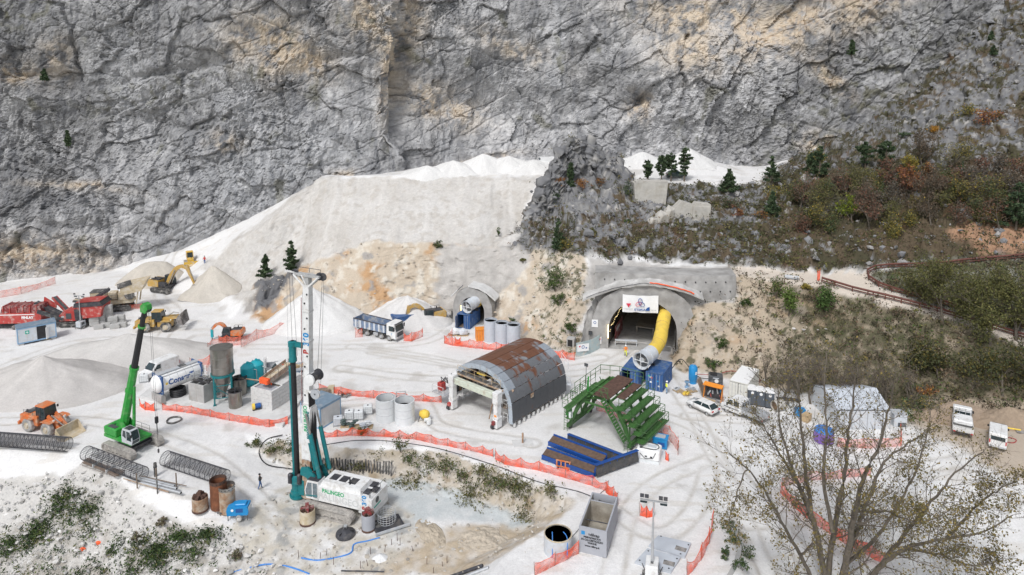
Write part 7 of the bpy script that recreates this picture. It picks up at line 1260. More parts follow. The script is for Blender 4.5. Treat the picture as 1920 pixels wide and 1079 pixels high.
a_, b_, c_ = G(1137, 1047), G(1085, 1035), G(1181, 983); t = thing('concrete_basin', 'large open grey precast basin lettered on its front wall', 'basin', a_, math.degrees(math.atan2(b_.y-a_.y, b_.x-a_.x))); W_ = (b_-a_).length; L_ = (c_-a_).length*.98; H_ = 2.55   # x: along the front, y: -L.. away
for y0 in (.07, L_*.78, L_-.07): MB().box((W_/2, -y0, H_/2 if y0 != L_*.78 else H_/2-.03), (W_-(.0 if y0 != L_*.78 else .29), .14, H_ if y0 != L_*.78 else H_-.06)).build('wall', K['tank_grey'], t)
for x in (.07, W_-.07): MB().box((x, -L_/2, H_/2), (.14, L_-.285, H_-.004)).build('wall', K['tank_grey'], t)
box(t, 'floor', 'inner_concrete', (W_/2, -L_/2, .45), (W_-.3, L_-.3, .1)); b = MB(); [b.box((x+s*.02, -L_/2, H_/2), (.02, L_-.32, H_-.12)) for x, s in ((.13, 1), (W_-.13, -1))]; [b.box((W_/2, -y, H_/2), (W_-.32, .02, H_-.12)) for y in (.17, L_*.78-.10)]; b.build('stained_lining', K['inner_concrete'], t)['kind'] = 'stuff'
tube(t, 'strut', 'dark_steel', (.1, -L_*.38, 1.9), (W_-.1, -L_*.38, 1.9), .05); MB().box((W_*.4, -L_*.9, 1.9), (1.0, .3, .3)).tube((W_*.2, -L_*.88, 1.9), (W_*.7, -L_*.92, 2.1), .08).build('pump', K['dark_steel'], t)
fx = W_*.52
for s_, z, sz, mm_ in (('edilcap', 1.95, .40, 'logo_blue_dark'), ('PREFABBRICATI', 1.62, .24, 'black'), ('IN CALCESTRUZZO', 1.36, .24, 'black'), ('VASCHE', 1.10, .24, 'black'), ('www.edilcap.it', .80, .24, 'black')): text(t, 'lettering', s_, sz, (fx-(.15 if s_ == 'edilcap' else 0), .012, z), (90, 0, 180), 'black', bold=.012, sx=.95)
box(t, 'square_mark', 'sky_blue', (fx+.85, .01, 2.0), (.34, .02, .34))
for k, (A, B, Cc, Dd, lab) in enumerate((((1216, 1027), (1284, 1049), (1296, 1022), (1234, 1008), 'pale blue grey concrete cover slab lying flat, rear one'), ((1190, 1058), (1258, 1077), (1276, 1049), (1214, 1032), 'pale blue grey concrete cover slab under the light tower, front one'))):
 P = [G(*q) for q in (A, B, Cc, Dd)]; c = sum(P, Vector())/4; t = thing('cover_slab', lab, 'slab', c); s = MB(); s.ext([((p-c).x, (p-c).y) for p in P], .0, .22, axis='z'); s.build('slab', K['slab'] if 'slab' in K else mk('slab', (.47,.50,.54), .85, var=.07, scale=1.2), t); u = (P[1]-P[0]).normalized(); v = (P[3]-P[0]).normalized(); q = u*1.0+v*-.1; an = math.degrees(math.atan2(u.y, u.x)); box(t, 'opening', 'dark_track', (q.x, q.y, .2), (1.0, .6, .05), rz=an); [MB().lathe([(0, 0), (.08, 0), (.08, .03), (0, .03)], n=8).build('lifting_eye', K['black'], t, loc=tuple((u*i*1.3+v*j*.8)+Vector((0, 0, .21)))) for i in (-1, 1) for j in (-1, 1)]
def light_tower(label, px, py, h, rz=0, sc=1.0, heads=2, body='light_grey'):
 t = place('light_tower', label, 'light tower', px, py, rz=rz); t.scale = (sc,)*3; MB().box((0, 0, 1.0), (1.5, 1.1, 1.2), bev=.06).build('generator_box', K[body], t); box(t, 'vent', 'dark_grey', (0, -.57, 1.1), (.7, .03, .5)); box(t, 'cap_vent', 'dark_grey', (-.2, 0, 1.62), (.3, .25, .04)); [wheel(t, -.1, s*.72, .33, .2, 'galv', 'rubber') for s in (-1, 1)]; MB().tube((.7, 0, .5), (1.9, 0, .5), .06).tube((1.7, 0, 0), (1.7, 0, .6), .04).build('drawbar', K['dark_steel'], t); [MB().tube((x, s*.6, 0), (x, s*.9, .7), .04, 5).build('outrigger', K['dark_steel'], t) for x in (-.7, .7) for s in (-1, 1)]
 MB().tube((0, 0, 1.6), (0, 0, h*.45), .13).tube((0, 0, h*.45), (0, 0, h*.72), .10).tube((0, 0, h*.72), (0, 0, h), .07).build('mast', K['galv'], t); MB().box((0, 0, h), (.15, 2.3, .1)).build('head_bar', K['galv'], t)
 for y in (-1.1, -.45, .45, 1.1)[::(1 if heads == 4 else 3)] if heads != 4 else (-1.0, -.6, .6, 1.0): MB().box((.1, y, h+.3), (.18, .34, .28), ry=15).build('lamp_head', K['dark_steel'], t);
 for y in (-.85, .85): MB().box((.1, y, h-.22), (.16, .6, .2), ry=15).build('lamp_head', K['glass'], t)
 return t
light_tower('silver mobile light tower with lamp heads in the foreground', 1222, 1085, 7.2, 75, heads=4, body='white_paint'); light_tower('slim light tower with two black lamp heads by the red screener', 152, 616, 6.9, 80, .85)
# --- rebar cages, pipes, casings, tools round the rig
def cage(label, A, B, r, dens=30, hoop=.55, m='dark_steel', thin=.022):
 a, c = on(*A), on(*B); L = (c-a).length; t = thing('rebar_cage', label, 'rebar cage', a, math.degrees(math.atan2(c.y-a.y, c.x-a.x))); b = MB(); tl = math.atan2(c.z-a.z, math.hypot(c.x-a.x, c.y-a.y))
 for k in range(dens): an = 2*math.pi*k/dens; y, z = math.cos(an)*r, r+math.sin(an)*r; b.tube((0, y, z), (L, y, z), thin, 4, cap=False)
 o1 = b.build('long_bars', K[m], t); o1['kind'] = 'stuff'; n = max(3, int(L/hoop)); out = []
 for k in range(n+1): x = L*k/n; out.append(MB().path([(x, math.cos(q)*(r-.02), r+math.sin(q)*(r-.02)) for q in np.linspace(0, 6.283, 24, endpoint=False)], .035, 4, closed=True).build('hoop', K[m], t))
 sp = MB(); sp.path([(L*u/260, math.cos(u*.62)*(r+.02), r+math.sin(u*.62)*(r+.02)) for u in range(int(260*.97))], .014, 3); s = sp.build('spiral_bar', K[m], t)
 for o in [o1, s]+out: o.rotation_euler.y = -tl
 return t
cage('long dense black rebar cage cut by the left picture edge', (-60, 832), (128, 846), .82, 44); cage('open rebar cage lying beside the green crane track', (163, 862), (268, 902), .78, 30, .9, thin=.026); cage('black rebar cage pointing at the rusty casing tubes', (310, 872), (422, 909), .82, 34, .7)
a, c = on(160, 866), on(228, 897); t = thing('steel_bar_bundle', 'rust brown bundle of steel bars tied with white straps', 'bar bundle', a, math.degrees(math.atan2(c.y-a.y, c.x-a.x))); L_ = (c-a).length; rs = np.random.RandomState(8); b = MB(); [b.tube((rs.rand()*.3, rs.normal()*.28, .1+abs(rs.normal())*.14), (L_-rs.rand()*.3, rs.normal()*.28, .1+abs(rs.normal())*.14), .035, 4) for k in range(60)]; o = b.build('bars', K['bar_rust'] if 'bar_rust' in K else mk('bar_rust', (.16,.12,.095), .8, var=.25), t); o['kind'] = 'stuff'; [MB().box((L_*f, 0, .28), (.08, 1.2, .55), bev=.1).build('strap', K['plastic'], t) for f in (.35, .72)]
t = place('pipe_rack', 'steel stakes holding three galvanised pipes on the slope edge', 'pipe rack', 262, 905, to=(345, 930)); L_ = 5.6
for k, (y, z, x0, x1) in enumerate(((0, .35, -.3, 5.2), (.3, .32, .2, 4.6), (-.32, .25, .6, 6.1))): MB().tube((x0, y, z), (x1, y, z), .15, 12).build('pipe', K['galv'], t, smooth=40); MB().lathe([(0, x1+.005), (.12, x1+.005)], (0, y, z), 10, 'x').build('pipe_bore', K['black'], t)
for x, y, h in ((.3, -.6, 1.4), (3.2, -.65, 1.6), (1.6, .75, 1.5), (4.4, .75, 1.5)): tube(t, 'stake', 'old_wood' if h < 1.55 else 'dark_track', (x, y, -.3), (x, y, h), .07, 8)
tube(t, 'long_rod', 'light_rust', (-1.8, -.45, .3), (4.6, -.5, .12), .06, 6); tube(t, 'long_rod', 'old_wood', (-.6, .7, .2), (5.6, .9, .2), .05, 6)
t = place('casing_pipe', 'thick upright pipe stub beside the pipe rack', 'pipe', 292, 894); MB().lathe([(.17, 0), (.17, 1.6), (.12, 1.6), (.12, 1.3), (0, 1.3)], n=14).build('tube', K['dark_track'], t, smooth=40); MB().lathe([(.2, 1.1), (.2, 1.2), (.17, 1.2)], n=14).build('collar', K['dark_steel'], t)
def casing(label, px, py, r, h, m, m2=None, teeth=True, name='casing_tube'):
 t = place(name, label, 'casing tube', px, py); MB().lathe([(r, 0), (r, h), (r-.05, h), (r-.05, .4), (0, .4)], n=28).build('tube', K[m], t, smooth=40); MB().lathe([(r+.02, h-.35), (r+.03, h-.3), (r+.03, h), (r-.06, h), (r-.06, h-.3)], n=28).build('end_ring', K[m2 or m], t, smooth=40)
 [MB().lathe([(0, 0), (.06, 0), (.06, .03), (0, .03)], n=8, axis='x').build('bolt_hole', K['black'], t, loc=(math.cos(a)*(r+.01), math.sin(a)*(r+.01), h-.17), rot=(0, 0, math.degrees(a))) for a in np.linspace(0, 6.28, 14, endpoint=False)]; return t
casing('tall rust red casing tube, rear one of the pair', 411, 951, .82, 3.1, 'rust', 'dark_rust'); casing('tall grey rusty casing tube beside the blue compressor', 427, 958, .80, 2.85, 'light_rust', 'steel')
def bucket_tool(label, px, py, r, h, m, m2, rz=0):
 t = place('drilling_bucket', label, 'drilling bucket', px, py, rz=rz); MB().lathe([(r, .12), (r, h), (r-.05, h), (r-.05, h-.25), (0, h-.25)], n=24).build('drum', K[m], t, smooth=40); MB().lathe([(r+.04, 0), (r+.05, .14), (r, .2)], n=24).build('cutting_ring', K['dark_rust'], t); MB().box((0, 0, h+.1), (r*1.7, .25, .3)).box((0, 0, h+.1), (.25, r*1.7, .3)).box((0, 0, h+.4), (.35, .35, .45)).build('yoke', K[m2], t); [MB().box((r*.6*math.cos(a), r*.6*math.sin(a), h), (.45, .12, .35), rz=math.degrees(a)).build('tooth', K['dark_rust'], t) for a in np.linspace(.4, 6.6, 6, endpoint=False)]; return t
bucket_tool('squat tan drilling bucket with rusty yoke left of the casings', 376, 957, .78, 1.45, 'light_rust', 'dark_rust'); bucket_tool('tan drilling bucket with dark red yoke before the rig track', 577, 980, .78, 1.5, 'beige', 'dark_red', 20); bucket_tool('grey drilling bucket with red wing plates behind the rig', 691, 993, .68, 1.75, 'tank_grey', 'dark_red', 40)
t = place('cleaning_tool', 'black flat conical drilling head lying on the pit floor', 'drill head', 648, 1004); MB().lathe([(.95, 0), (1.0, .12), (.95, .3), (.35, .62), (.22, .66), (.22, .95), (0, .95)], n=26).build('cone', K['dark_steel'], t, smooth=30); MB().box((0, 0, .9), (.32, .32, .3)).build('kelly_box', K['galv'], t); [box(t, 'fin', 'black', (.5*math.cos(a), .5*math.sin(a), .45), (.7, .06, .2), rz=math.degrees(a)) for a in (0, 2.1, 4.2)]
t = place('steel_plate', 'black steel plate carrying a ring of wire mesh', 'plate', 727, 986, rz=28); box(t, 'plate', 'dark_steel', (0, 0, .12), (3.0, 2.2, .16)); box(t, 'edge_beam', 'grey_paint', (.2, -1.15, .2), (3.6, .2, .2)); MB().lathe([(0, 0), (.5, .0), (.4, .1), (0, .1)], (-.9, .3, .2), 12).build('rubble', K['dark_track'], t)
t = place('rebar_ring', 'ring of wire mesh standing on the black plate behind the rig', 'mesh ring', 725, 980, dz=.2); b = MB(); [b.path([(math.cos(a)*(.95+.05*math.sin(k*2)), math.sin(a)*.95, z) for a in np.linspace(0, 6.283, 26, endpoint=False)], .022, 4, closed=True) for k, z in enumerate((.05, .3, .55, .8, 1.0))]; [b.tube((math.cos(a)*.95, math.sin(a)*.95, 0), (math.cos(a)*.95, math.sin(a)*.95, 1.05), .02, 4) for a in np.linspace(0, 6.283, 18, endpoint=False)]; b.build('mesh', K['grey_paint'], t); box(t, 'tie', 'dark_steel', (0, 0, .05), (1.7, .08, .06))
t = place('compressor', 'bright blue towed compressor on two wheels beside the casings', 'compressor', 449, 970, rz=5); MB().ext([(-1.05, .55), (1.0, .55), (1.1, .9), (1.0, 1.45), (-1.0, 1.45), (-1.1, 1.1)], -.6, .6).build('canopy', K['sky_blue'], t); MB().box((.25, 0, 1.55), (1.1, .8, .22), bev=.06).build('top_hood', K['sky_blue'], t); box(t, 'vent', 'logo_blue', (.2, -.61, 1.1), (.7, .03, .4)); box(t, 'front_grille', 'light_grey', (1.09, 0, 1.05), (.04, .9, .5)); [wheel(t, .15, s*.72, .32, .2, 'pale_concrete', 'dusty_rubber') for s in (-1, 1)]; MB().tube((-1.0, 0, .5), (-2.2, 0, .55), .06).tube((-1.9, 0, 0), (-1.9, 0, .6), .04).build('drawbar', K['dark_steel'], t); [tube(t, 'prop', 'dark_steel', (x, -.6, 0), (x, -.6, .55), .04, 6) for x in (-.95, 1.0)]; MB().lathe([(0, 0), (.14, 0), (.14, .02), (0, .02)], n=12, axis='y').build('round_emblem', K['bright_white'], t, loc=(-.5, -.63, 1.15))
t = place('breaker_tool', 'black drill motor leaning between the casing tubes', 'tool', 432, 962); MB().tube((0, 0, .2), (.1, 0, 2.4), .12).box((.1, 0, 2.5), (.35, .3, .6), bev=.05).build('shaft', K['dark_steel'], t); box(t, 'head', 'black', (.1, 0, 1.6), (.4, .35, .5))
person(488, 917, 'person in dark jacket and blue jeans watching the drill rig', 20, 'dark_cloth', 'jeans', pose='folded')
hose([(565, 1048), (600, 1052, -.02), (655, 1040), (664, 1022), (690, 1016), (712, 1010)], 'blue lay flat hose snaking across the pit floor', 'hose_blue', .07); hose([(300, 1090), (400, 1084), (455, 1070), (500, 1060), (540, 1064), (580, 1078)], 'blue hose at the bottom picture edge', 'hose_blue', .07)
hose([(530, 820, .2), (500, 826), (486, 850), (500, 872), (540, 880), (570, 884)], 'black hose looping from the orange net to the drill rig', 'black', .07); hose([(608, 836), (660, 828), (720, 828), (800, 838), (850, 850), (930, 875), (1010, 905), (1090, 925), (1130, 945), (1148, 962)], 'long dark cable lying along the crest above the pit', 'dark_steel', .05, 'cable', 'cable')
hose([(1140, 915), (1118, 935), (1105, 965), (1080, 1000), (1060, 1018)], 'thin grey cable running to the round water tank', 'dark_grey', .03, 'cable', 'cable')
for k, (A, B, r, m, lab) in enumerate((((845, 1085), (905, 1064), .16, 'dark_steel', 'dark steel pipe on the pit floor at the bottom edge, left one'), ((858, 1090), (916, 1068), .16, 'galv', 'grey steel pipe on the pit floor at the bottom edge, right one'), ((640, 1072), (720, 1074), .07, 'dark_steel', 'thin dark pole lying on the pit floor'))):
 a, c = on(*A), on(*B); t = thing('steel_pipe', lab, 'pipe', a); tube(t, 'tube', m, (0, 0, r), c-a+Vector((0, 0, r)), r, 12)
rs = np.random.RandomState(12); pts_ = [(734, 1022), (745, 1015), (750, 1023), (720, 1036), (695, 1040), (560, 1045), (600, 1048), (612, 1042), (625, 1060), (676, 1066), (690, 1062), (830, 1062), (838, 1056), (775, 1035), (812, 1075), (800, 1060)]
for k, (px, py) in enumerate(pts_): p = on(px, py); o = MB().tube((0, 0, -.2), (rs.normal()*.06, rs.normal()*.06, .55+.3*rs.rand()), .03, 5).build('starter_bar', K['dark_rust']); o.location = p; tag(o, 'rusty reinforcing bar sticking up out of the pit floor', 'steel bar', 'starter bars in the pit floor')
t = place('sheet_piles', 'row of dark steel stakes holding the foot of the bank behind the rig', 'stakes', 600, 880, to=(735, 890)); L_ = (on(735, 890)-on(600, 880)).length
for k in range(26): x = L_*k/25; MB().box((x, rs.normal()*.08, .45+rs.rand()*.2), (.16, .12, 1.5+rs.rand()*.4), ry=rs.normal()*4).build('stake', K['dark_track'], t)
# --- quarry plant on the left
t = place('screening_machine', 'red tracked screening machine with folded black conveyors', 'screener', 140, 610, rz=6)
for s in (-1, 1): crawler(t, s*1.1, 4.6, .95, .5, 'dark_track', x=.4)
MB().ext([(1.2, 1.6), (5.2, 1.9), (5.6, 3.9), (1.0, 3.7)], -1.6, 1.6).build('hopper', K['red'], t); MB().ext([(.9, 3.7), (5.7, 3.9), (5.2, 4.6), (1.0, 4.4)], -1.75, 1.75).build('hopper_rim', K['dark_steel'], t); box(t, 'hopper_mouth', 'red', (3.2, 0, 4.62), (4.0, 3.0, .1), ry=-3); MB().ext([(1.0, 1.4), (2.4, 1.4), (1.6, 3.4), (.9, 3.4)], -1.66, -1.6).build('side_brace', K['dark_steel'], t)
MB().ext([(-1.8, 1.2), (1.0, 1.2), (1.0, 3.0), (-1.0, 3.0), (-1.8, 2.3)], -1.3, 1.3).build('power_unit', K['red'], t); box(t, 'grille', 'dark_grey', (-.2, -1.32, 2.1), (.9, .04, 1.0)); box(t, 'emblem', 'pale_text', (-1.2, -1.32, 2.0), (.5, .03, .25)); box(t, 'chassis', 'dark_steel', (0, 0, 1.05), (8.0, 1.6, .35))
def conveyor(t, p0, p1, w_, m='dark_steel', belt='dark_grey', th=.45):
 p0, p1 = Vector(p0), Vector(p1); d = p1-p0; L = math.hypot(d.x, d.y, ); M = Matrix.Translation(p0) @ Matrix.Rotation(math.atan2(d.y, d.x), 4, 'Z') @ Matrix.Rotation(-math.atan2(d.z, L), 4, 'Y'); LL = d.length; b = MB()
 for s in (-1, 1): b.add(*_bx((LL/2, s*w_/2, 0), (LL, .1, th)), M)
 n = int(LL/.9)
 for k in range(n+1): b.add(*_bx((LL*k/n, 0, -th*.3), (.1, w_, .1)), M)
 o = b.build('conveyor_frame', K[m], t); b = MB(); b.add(*_bx((LL/2, 0, th*.25), (LL, w_*.8, .06)), M); b.build('belt', K[belt], o); return o
def _bx(c, d): q = MB().box(c, d); return q.v, q.f
conveyor(t, (-1.6, 0, 1.8), (-6.2, 0, 4.3), 1.2, 'dark_steel'); conveyor(t, (-1.2, 1.2, 1.7), (-5.0, 3.6, 4.1), .8, 'red'); conveyor(t, (-1.2, -1.2, 1.6), (-4.4, -2.8, 3.6), .8, 'dark_grey'); conveyor(t, (1.2, 1.2, 3.2), (5.0, 2.6, 5.6), 1.0, 'dark_steel'); MB().ext([(-5.4, 3.8), (-3.4, 2.8), (-3.2, 3.6), (-5.2, 5.0)], .9, 1.1).build('screen_deck', K['red'], t)
t = place('crusher_trailer', 'red feeder with ridged dark cover cut by the left edge', 'feeder', 45, 614, rz=4); MB().ext([(-3.4, 1.2), (3.8, 1.2), (3.9, 3.0), (-3.0, 3.0)], -1.4, 1.4).build('hopper', K['red'], t); MB().ext([(-3.0, 3.0), (3.9, 3.0), (3.6, 4.2), (-2.6, 4.2)], -1.2, 1.2).build('cover', K['dark_red'], t); [MB().box((-2.4+k*1.1, 0, 3.65), (.12, 2.7, 1.3)).build('cover_rib', K['red'], t) for k in range(6)]; box(t, 'side_stripe', 'bright_white', (-.2, -1.42, 2.75), (6, .03, .12)); text(t, 'lettering', 'FINLAY', .6, (1.6, -1.43, 2.2), (90, 0, 0), 'bright_white', bold=.03); MB().ext([(-6.5, .9), (-3.4, 1.3), (-3.4, 2.4), (-4.6, 2.4), (-6.8, 1.7)], -.9, .9).build('drawbar_unit', K['red'], t); box(t, 'chassis', 'black', (-.8, 0, .7), (11, 1.6, .4)); [crawler(t, s*1.1, 4.4, .8, .45, 'dark_track', x=1.0) for s in (-1, 1)]
t = place('jaw_crusher', 'tan dusty tracked jaw crusher with raised hopper on the bank', 'crusher', 213, 581, rz=14)
for s in (-1, 1): crawler(t, s*1.2, 4.8, 1.0, .5, 'dark_track', x=.8)
MB().ext([(-2.4, 1.1), (3.6, 1.4), (3.6, 2.0), (-2.4, 2.0)], -1.0, 1.0).build('chassis', K['beige'], t); MB().ext([(2.0, 3.0), (5.2, 3.6), (6.2, 5.6), (1.6, 4.8)], -1.6, 1.6).build('hopper', K['beige'], t); MB().ext([(1.4, 4.2), (3.8, 5.0), (3.6, 5.9), (1.3, 5.2)], -1.7, -1.58).build('hopper_wing', K['dark_track'], t); MB().ext([(1.2, 2.0), (3.0, 2.0), (3.2, 3.4), (1.2, 3.4)], -1.1, 1.1).build('jaw_box', K['beige'], t); MB().lathe([(0, -.2), (.8, -.2), (.8, .2), (0, .2)], (3.2, -1.3, 2.9), 18, 'y').build('flywheel', K['dark_track'], t)
MB().box((-2.2, 0, 2.9), (2.4, 2.2, 1.6), bev=.1).build('power_unit', K['beige'], t); box(t, 'radiator_grille', 'dark_grey', (-1.9, -1.12, 2.8), (.9, .05, 1.0)); box(t, 'top_plate', 'dark_track', (-2.2, 0, 3.75), (2.5, 2.3, .1)); MB().box((.3, -.4, 2.9), (1.4, 1.4, 1.4), bev=.1).build('control_cabinet', K['beige'], t); conveyor(t, (-.6, 0, .9), (-6.4, 0, 2.3), 1.1, 'dark_track', 'beige'); [tube(t, 'strut', 'beige', (4.6, y, 3.6), (4.2, y, 1.2), .12) for y in (-1.2, 1.2)]; b = MB(); rail(b, [(-1, -1.2, 2.1), (1.2, -1.2, 2.1)], 1, .03, 1); b.build('handrail', K['dark_track'], t)
blkme = MB().box((0, 0, .4), (1.55, .8, .78), bev=.04).build('concrete_block', K['concrete']); bm_ = blkme.data; bpy.data.objects.remove(blkme)
BL = [(178, 611, 0, 'left'), (178, 611, 1, 'left'), (190, 608, 0, ''), (190, 608, 1, ''), (190, 608, 2, ''), (190, 608, 3, ''), (203, 605, 0, ''), (203, 605, 1, ''), (203, 605, 2, ''), (203, 605, 3, ''), (186, 617, 0, ''), (199, 614, 0, ''), (213, 610, 0, ''), (213, 610, 1, ''), (226, 607, 0, ''), (226, 607, 1, ''), (216, 616, 0, ''), (229, 613, 0, '')]
stk = {178: 'leftmost stack', 190: 'tall stack second from left', 203: 'tall right hand stack', 213: 'low stack right of the tall ones', 226: 'rightmost low stack'}; lev_ = {0: 'bottom', 1: 'second', 2: 'third', 3: 'top'}
for px, py, k, _n in BL:
 lab = f'grey concrete block, {lev_[k]} in the {stk[px]}, below the crusher' if px in stk else f"{['first', 'second', 'third', 'fourth'][[186, 199, 216, 229].index(px)]} single low concrete block from left, before the stacks"
 o = link_mesh('concrete_block', bm_); p = on(px, py); p.z += k*.8; o.location = p; o.rotation_euler.z = R(14+rs.normal()*2); tag(o, lab, 'concrete block', 'concrete blocks below the tan crusher')
person(384, 496, 'tiny person in red top beside the bulldozer', -90, 'red_cloth', 'jeans'); person(73, 604, 'worker in yellow vest behind the grey cabin roof', -90, 'dark_cloth', 'hi_vis', helmet='black', vest='hi_vis')
# --- yard items near the tunnels
container('shipping_container', 'dark blue container behind the dump truck', 738, 617, (788, 606), L=5.6, m='blue', Hh=2.3)
t = place('pallet_stack', 'dark crates and drums beside the small tunnel mouth', 'crates', 848, 600); [box(t, 'crate', m, (x, y, z), (1.0, .9, .8), rz=a) for x, y, z, a, m in ((0, 0, .4, 10, 'dark_track'), (1.1, .2, .4, -5, 'dark_grey'), (.4, 0, 1.2, 20, 'dark_track'), (-1.2, .3, .35, 0, 'concrete'))]
t = place('tool_box', 'orange metal container standing left of the ring stacks', 'tool box', 901, 637, rz=12); MB().box((0, 0, .95), (1.6, 1.4, 1.9)).build('body', K['bright_orange'], t); [box(t, 'rib', 'orange', (-.6+k*.4, -.72, .95), (.08, .06, 1.7)) for k in range(4)]; box(t, 'lid', 'bright_orange', (0, 0, 1.93), (1.7, 1.5, .08))
for k, (px, py, lab, m) in enumerate(((853, 628, 'covered pale bundle on a pallet near the small tunnel net', 'plastic'), (868, 629, 'second wrapped pale bundle by the blue container', 'light_grey'))):
 t = place('wrapped_bundle', lab, 'bundle', px, py); MB().add([(v[0]*1.1, v[1]*.8, v[2]*.7+.6) for v in _iv], [tuple(f) for f in _if]).build('tarp', K[m], t); box(t, 'pallet', 'wood', (0, 0, .08), (1.9, 1.3, .14))
t = place('stand_pipe', 'blue topped stand pipe left of the small tunnel', 'stand pipe', 864, 601); MB().tube((0, 0, 0), (0, 0, 2.8), .06).build('pole', K['grey_paint'], t); box(t, 'sign_plate', 'logo_blue', (0, -.05, 2.7), (.4, .05, .4))
rs = np.random.RandomState(31)
for k, (px, py, m, lab) in enumerate(((648, 800, 'dark_green_bag', 'dark green wrapped sack pile on a pallet by the cabin'), (664, 802, 'dark_green_bag', 'second green wrapped sack pile next to the first'), (680, 806, 'light_grey', 'blue and white sacks piled behind the orange net'), (690, 802, 'plastic', 'white sacks at the right end of the sack row'))):
 if m not in K: mk('dark_green_bag', (.07,.10,.09), .5, var=.3)
 t = place('sack_pallet', lab, 'sacks', px, py, rz=rs.rand()*30); box(t, 'pallet', 'wood', (0, 0, .08), (1.2, 1.0, .14)); [MB().box((rs.uniform(-.3, .3), rs.uniform(-.25, .25), .25+.2*j), (.75, .5, .2), rz=rs.rand()*60, bev=.09).build('sack', K[m], t) for j in range(4)]
t = place('mortar_mixer', 'yellow and white mortar mixer lying by the formwork', 'mixer', 795, 790, rz=-20); MB().lathe([(0, -.6), (.35, -.5), (.6, 0), (.5, .5), (.3, .7), (0, .7)], (0, 0, .95), 16, 'x').build('drum', K['duct_yellow'], t, smooth=30); MB().lathe([(.3, 0), (.3, .5), (0, .5)], (1.0, -.6, .1), 12).box((.6, -.2, .4), (.8, .5, .5), bev=.06).build('motor', K['plastic'], t); [tube(t, 'leg', 'dark_steel', (x, y, 0), (x*.6, y*.6, .8), .05, 6) for x in (-.6, .6) for y in (-.5, .5)]; wheel(t, -.5, .55, .28, .12, 'galv')
t = place('quad_roll_bar', 'small vehicle with roll bar behind the left cistern', 'utility cart', 752, 762, rz=10); box(t, 'body', 'dark_grey', (0, 0, .6), (2.2, 1.2, .5), bev=.1); b = MB(); [b.path([(x, -.55, .8), (x, -.5, 1.8), (x, .5, 1.8), (x, .55, .8)], .05, 5) for x in (-.6, .6)]; [b.tube((-.6, s*.5, 1.8), (.6, s*.5, 1.8), .05, 5) for s in (-1, 1)]; b.build('roll_bar', K['galv'], t); [wheel(t, x, s*.6, .3, .2, 'galv') for x in (-.7, .7) for s in (-1, 1)]
t = place('steel_scrap', 'dark heap of cable and tools on the white yard behind the cabin', 'scrap', 645, 742); [MB().path([(rs.normal()*.5, rs.normal()*.4, .1), (rs.normal()*.6, rs.normal()*.4, .3), (rs.normal()*.6, rs.normal()*.4, .1)], .07, 5).build('cable_piece', K['dark_track'], t) for k in range(7)]
t = place('timber_stack', 'stack of boards and a crate by the orange net behind the mast', 'timber', 607, 741); [box(t, 'board', 'old_wood', (0, 0, .1+.16*k), (1.7, 1.0, .12), rz=k*4) for k in range(5)]; box(t, 'crate', 'beige', (.9, .6, .5), (.8, .8, 1.0))
for k, (A, B, z0, w_, hgt_, tilt, lab) in enumerate((((1064, 836), (1168, 877), .75, .35, 1.15, 0, 'long blue shutter standing upright with dark face, rear one'), ((1117, 897), (1196, 868), .75, .35, 1.25, 0, 'blue shutter with dark face turned toward the front right'), ((1030, 845), (1130, 884), .9, 1.3, .5, -18, 'blue shutter with brown face lying tilted in front, upper one'), ((1018, 862), (1114, 896), .35, 1.3, .4, -18, 'blue shutter with brown face lying lowest at the net'))):
 a, c = on(*A), on(*B); L_ = (c-a).length; t = thing('form_shutter', lab, 'formwork', a, math.degrees(math.atan2(c.y-a.y, c.x-a.x)), 'blue formwork shutters')
 if k < 2:
  MB().box((L_/2, 0, z0+.1), (L_, .08, hgt_), rx=-14).build('steel_face', K['dark_face'] if 'dark_face' in K else mk('dark_face', (.075,.075,.075), .55, .2, var=.3, dirt=(.14,.12,.1), dirt_amt=.3), t); MB().box((L_/2, .12 , z0+hgt_/2+.1), (L_, .5, .1), rx=-14).box((L_/2, .45, z0-.4), (L_, .4, .1)).build('flange', K['form_blue'], t)
  for j in range(7): MB().ext([(.0, z0+.55), (.55, z0-.45), (.05, z0-.45)], L_*j/6-.04, L_*j/6+.04, axis='x').build('rib', K['form_blue'], t)
  for j in (.25, .8): tube(t, 'prop', 'dark_steel', (L_*j, .2, -.1), (L_*j, .2, z0), .06, 6); box(t, 'prop_foot', 'dark_steel', (L_*j, .2, .02), (.35, .3, .04))
 else:
  MB().box((L_/2, .35, z0+.42), (L_, .95, .07), rx=-tilt).build('steel_face', K['brown_face'] if 'brown_face' in K else mk('brown_face', (.13,.085,.06), .75, .2, var=.25), t); MB().box((L_/2, -.22, z0+.05), (L_, .12, .55), rx=12).build('flange', K['form_blue'], t); MB().box((L_/2, .9, z0+.55), (L_, .1, .4)).build('flange', K['form_blue'], t)
  for j in range(8): MB().ext([(-.3, z0-.25), (.95, z0+.2), (.9, z0+.5), (-.2, z0+.2)], L_*j/7-.035, L_*j/7+.035, axis='x').build('rib', K['form_blue'], t)
  MB().box((L_/2, .3, .12), (L_, .12, .12)).build('base_rail', K['form_blue'], t); [tube(t, 'brace', 'form_blue', (L_*j, .3, .15), (L_*(j+.1), -.1, z0), .05, 5) for j in (.05, .3, .55, .8)]
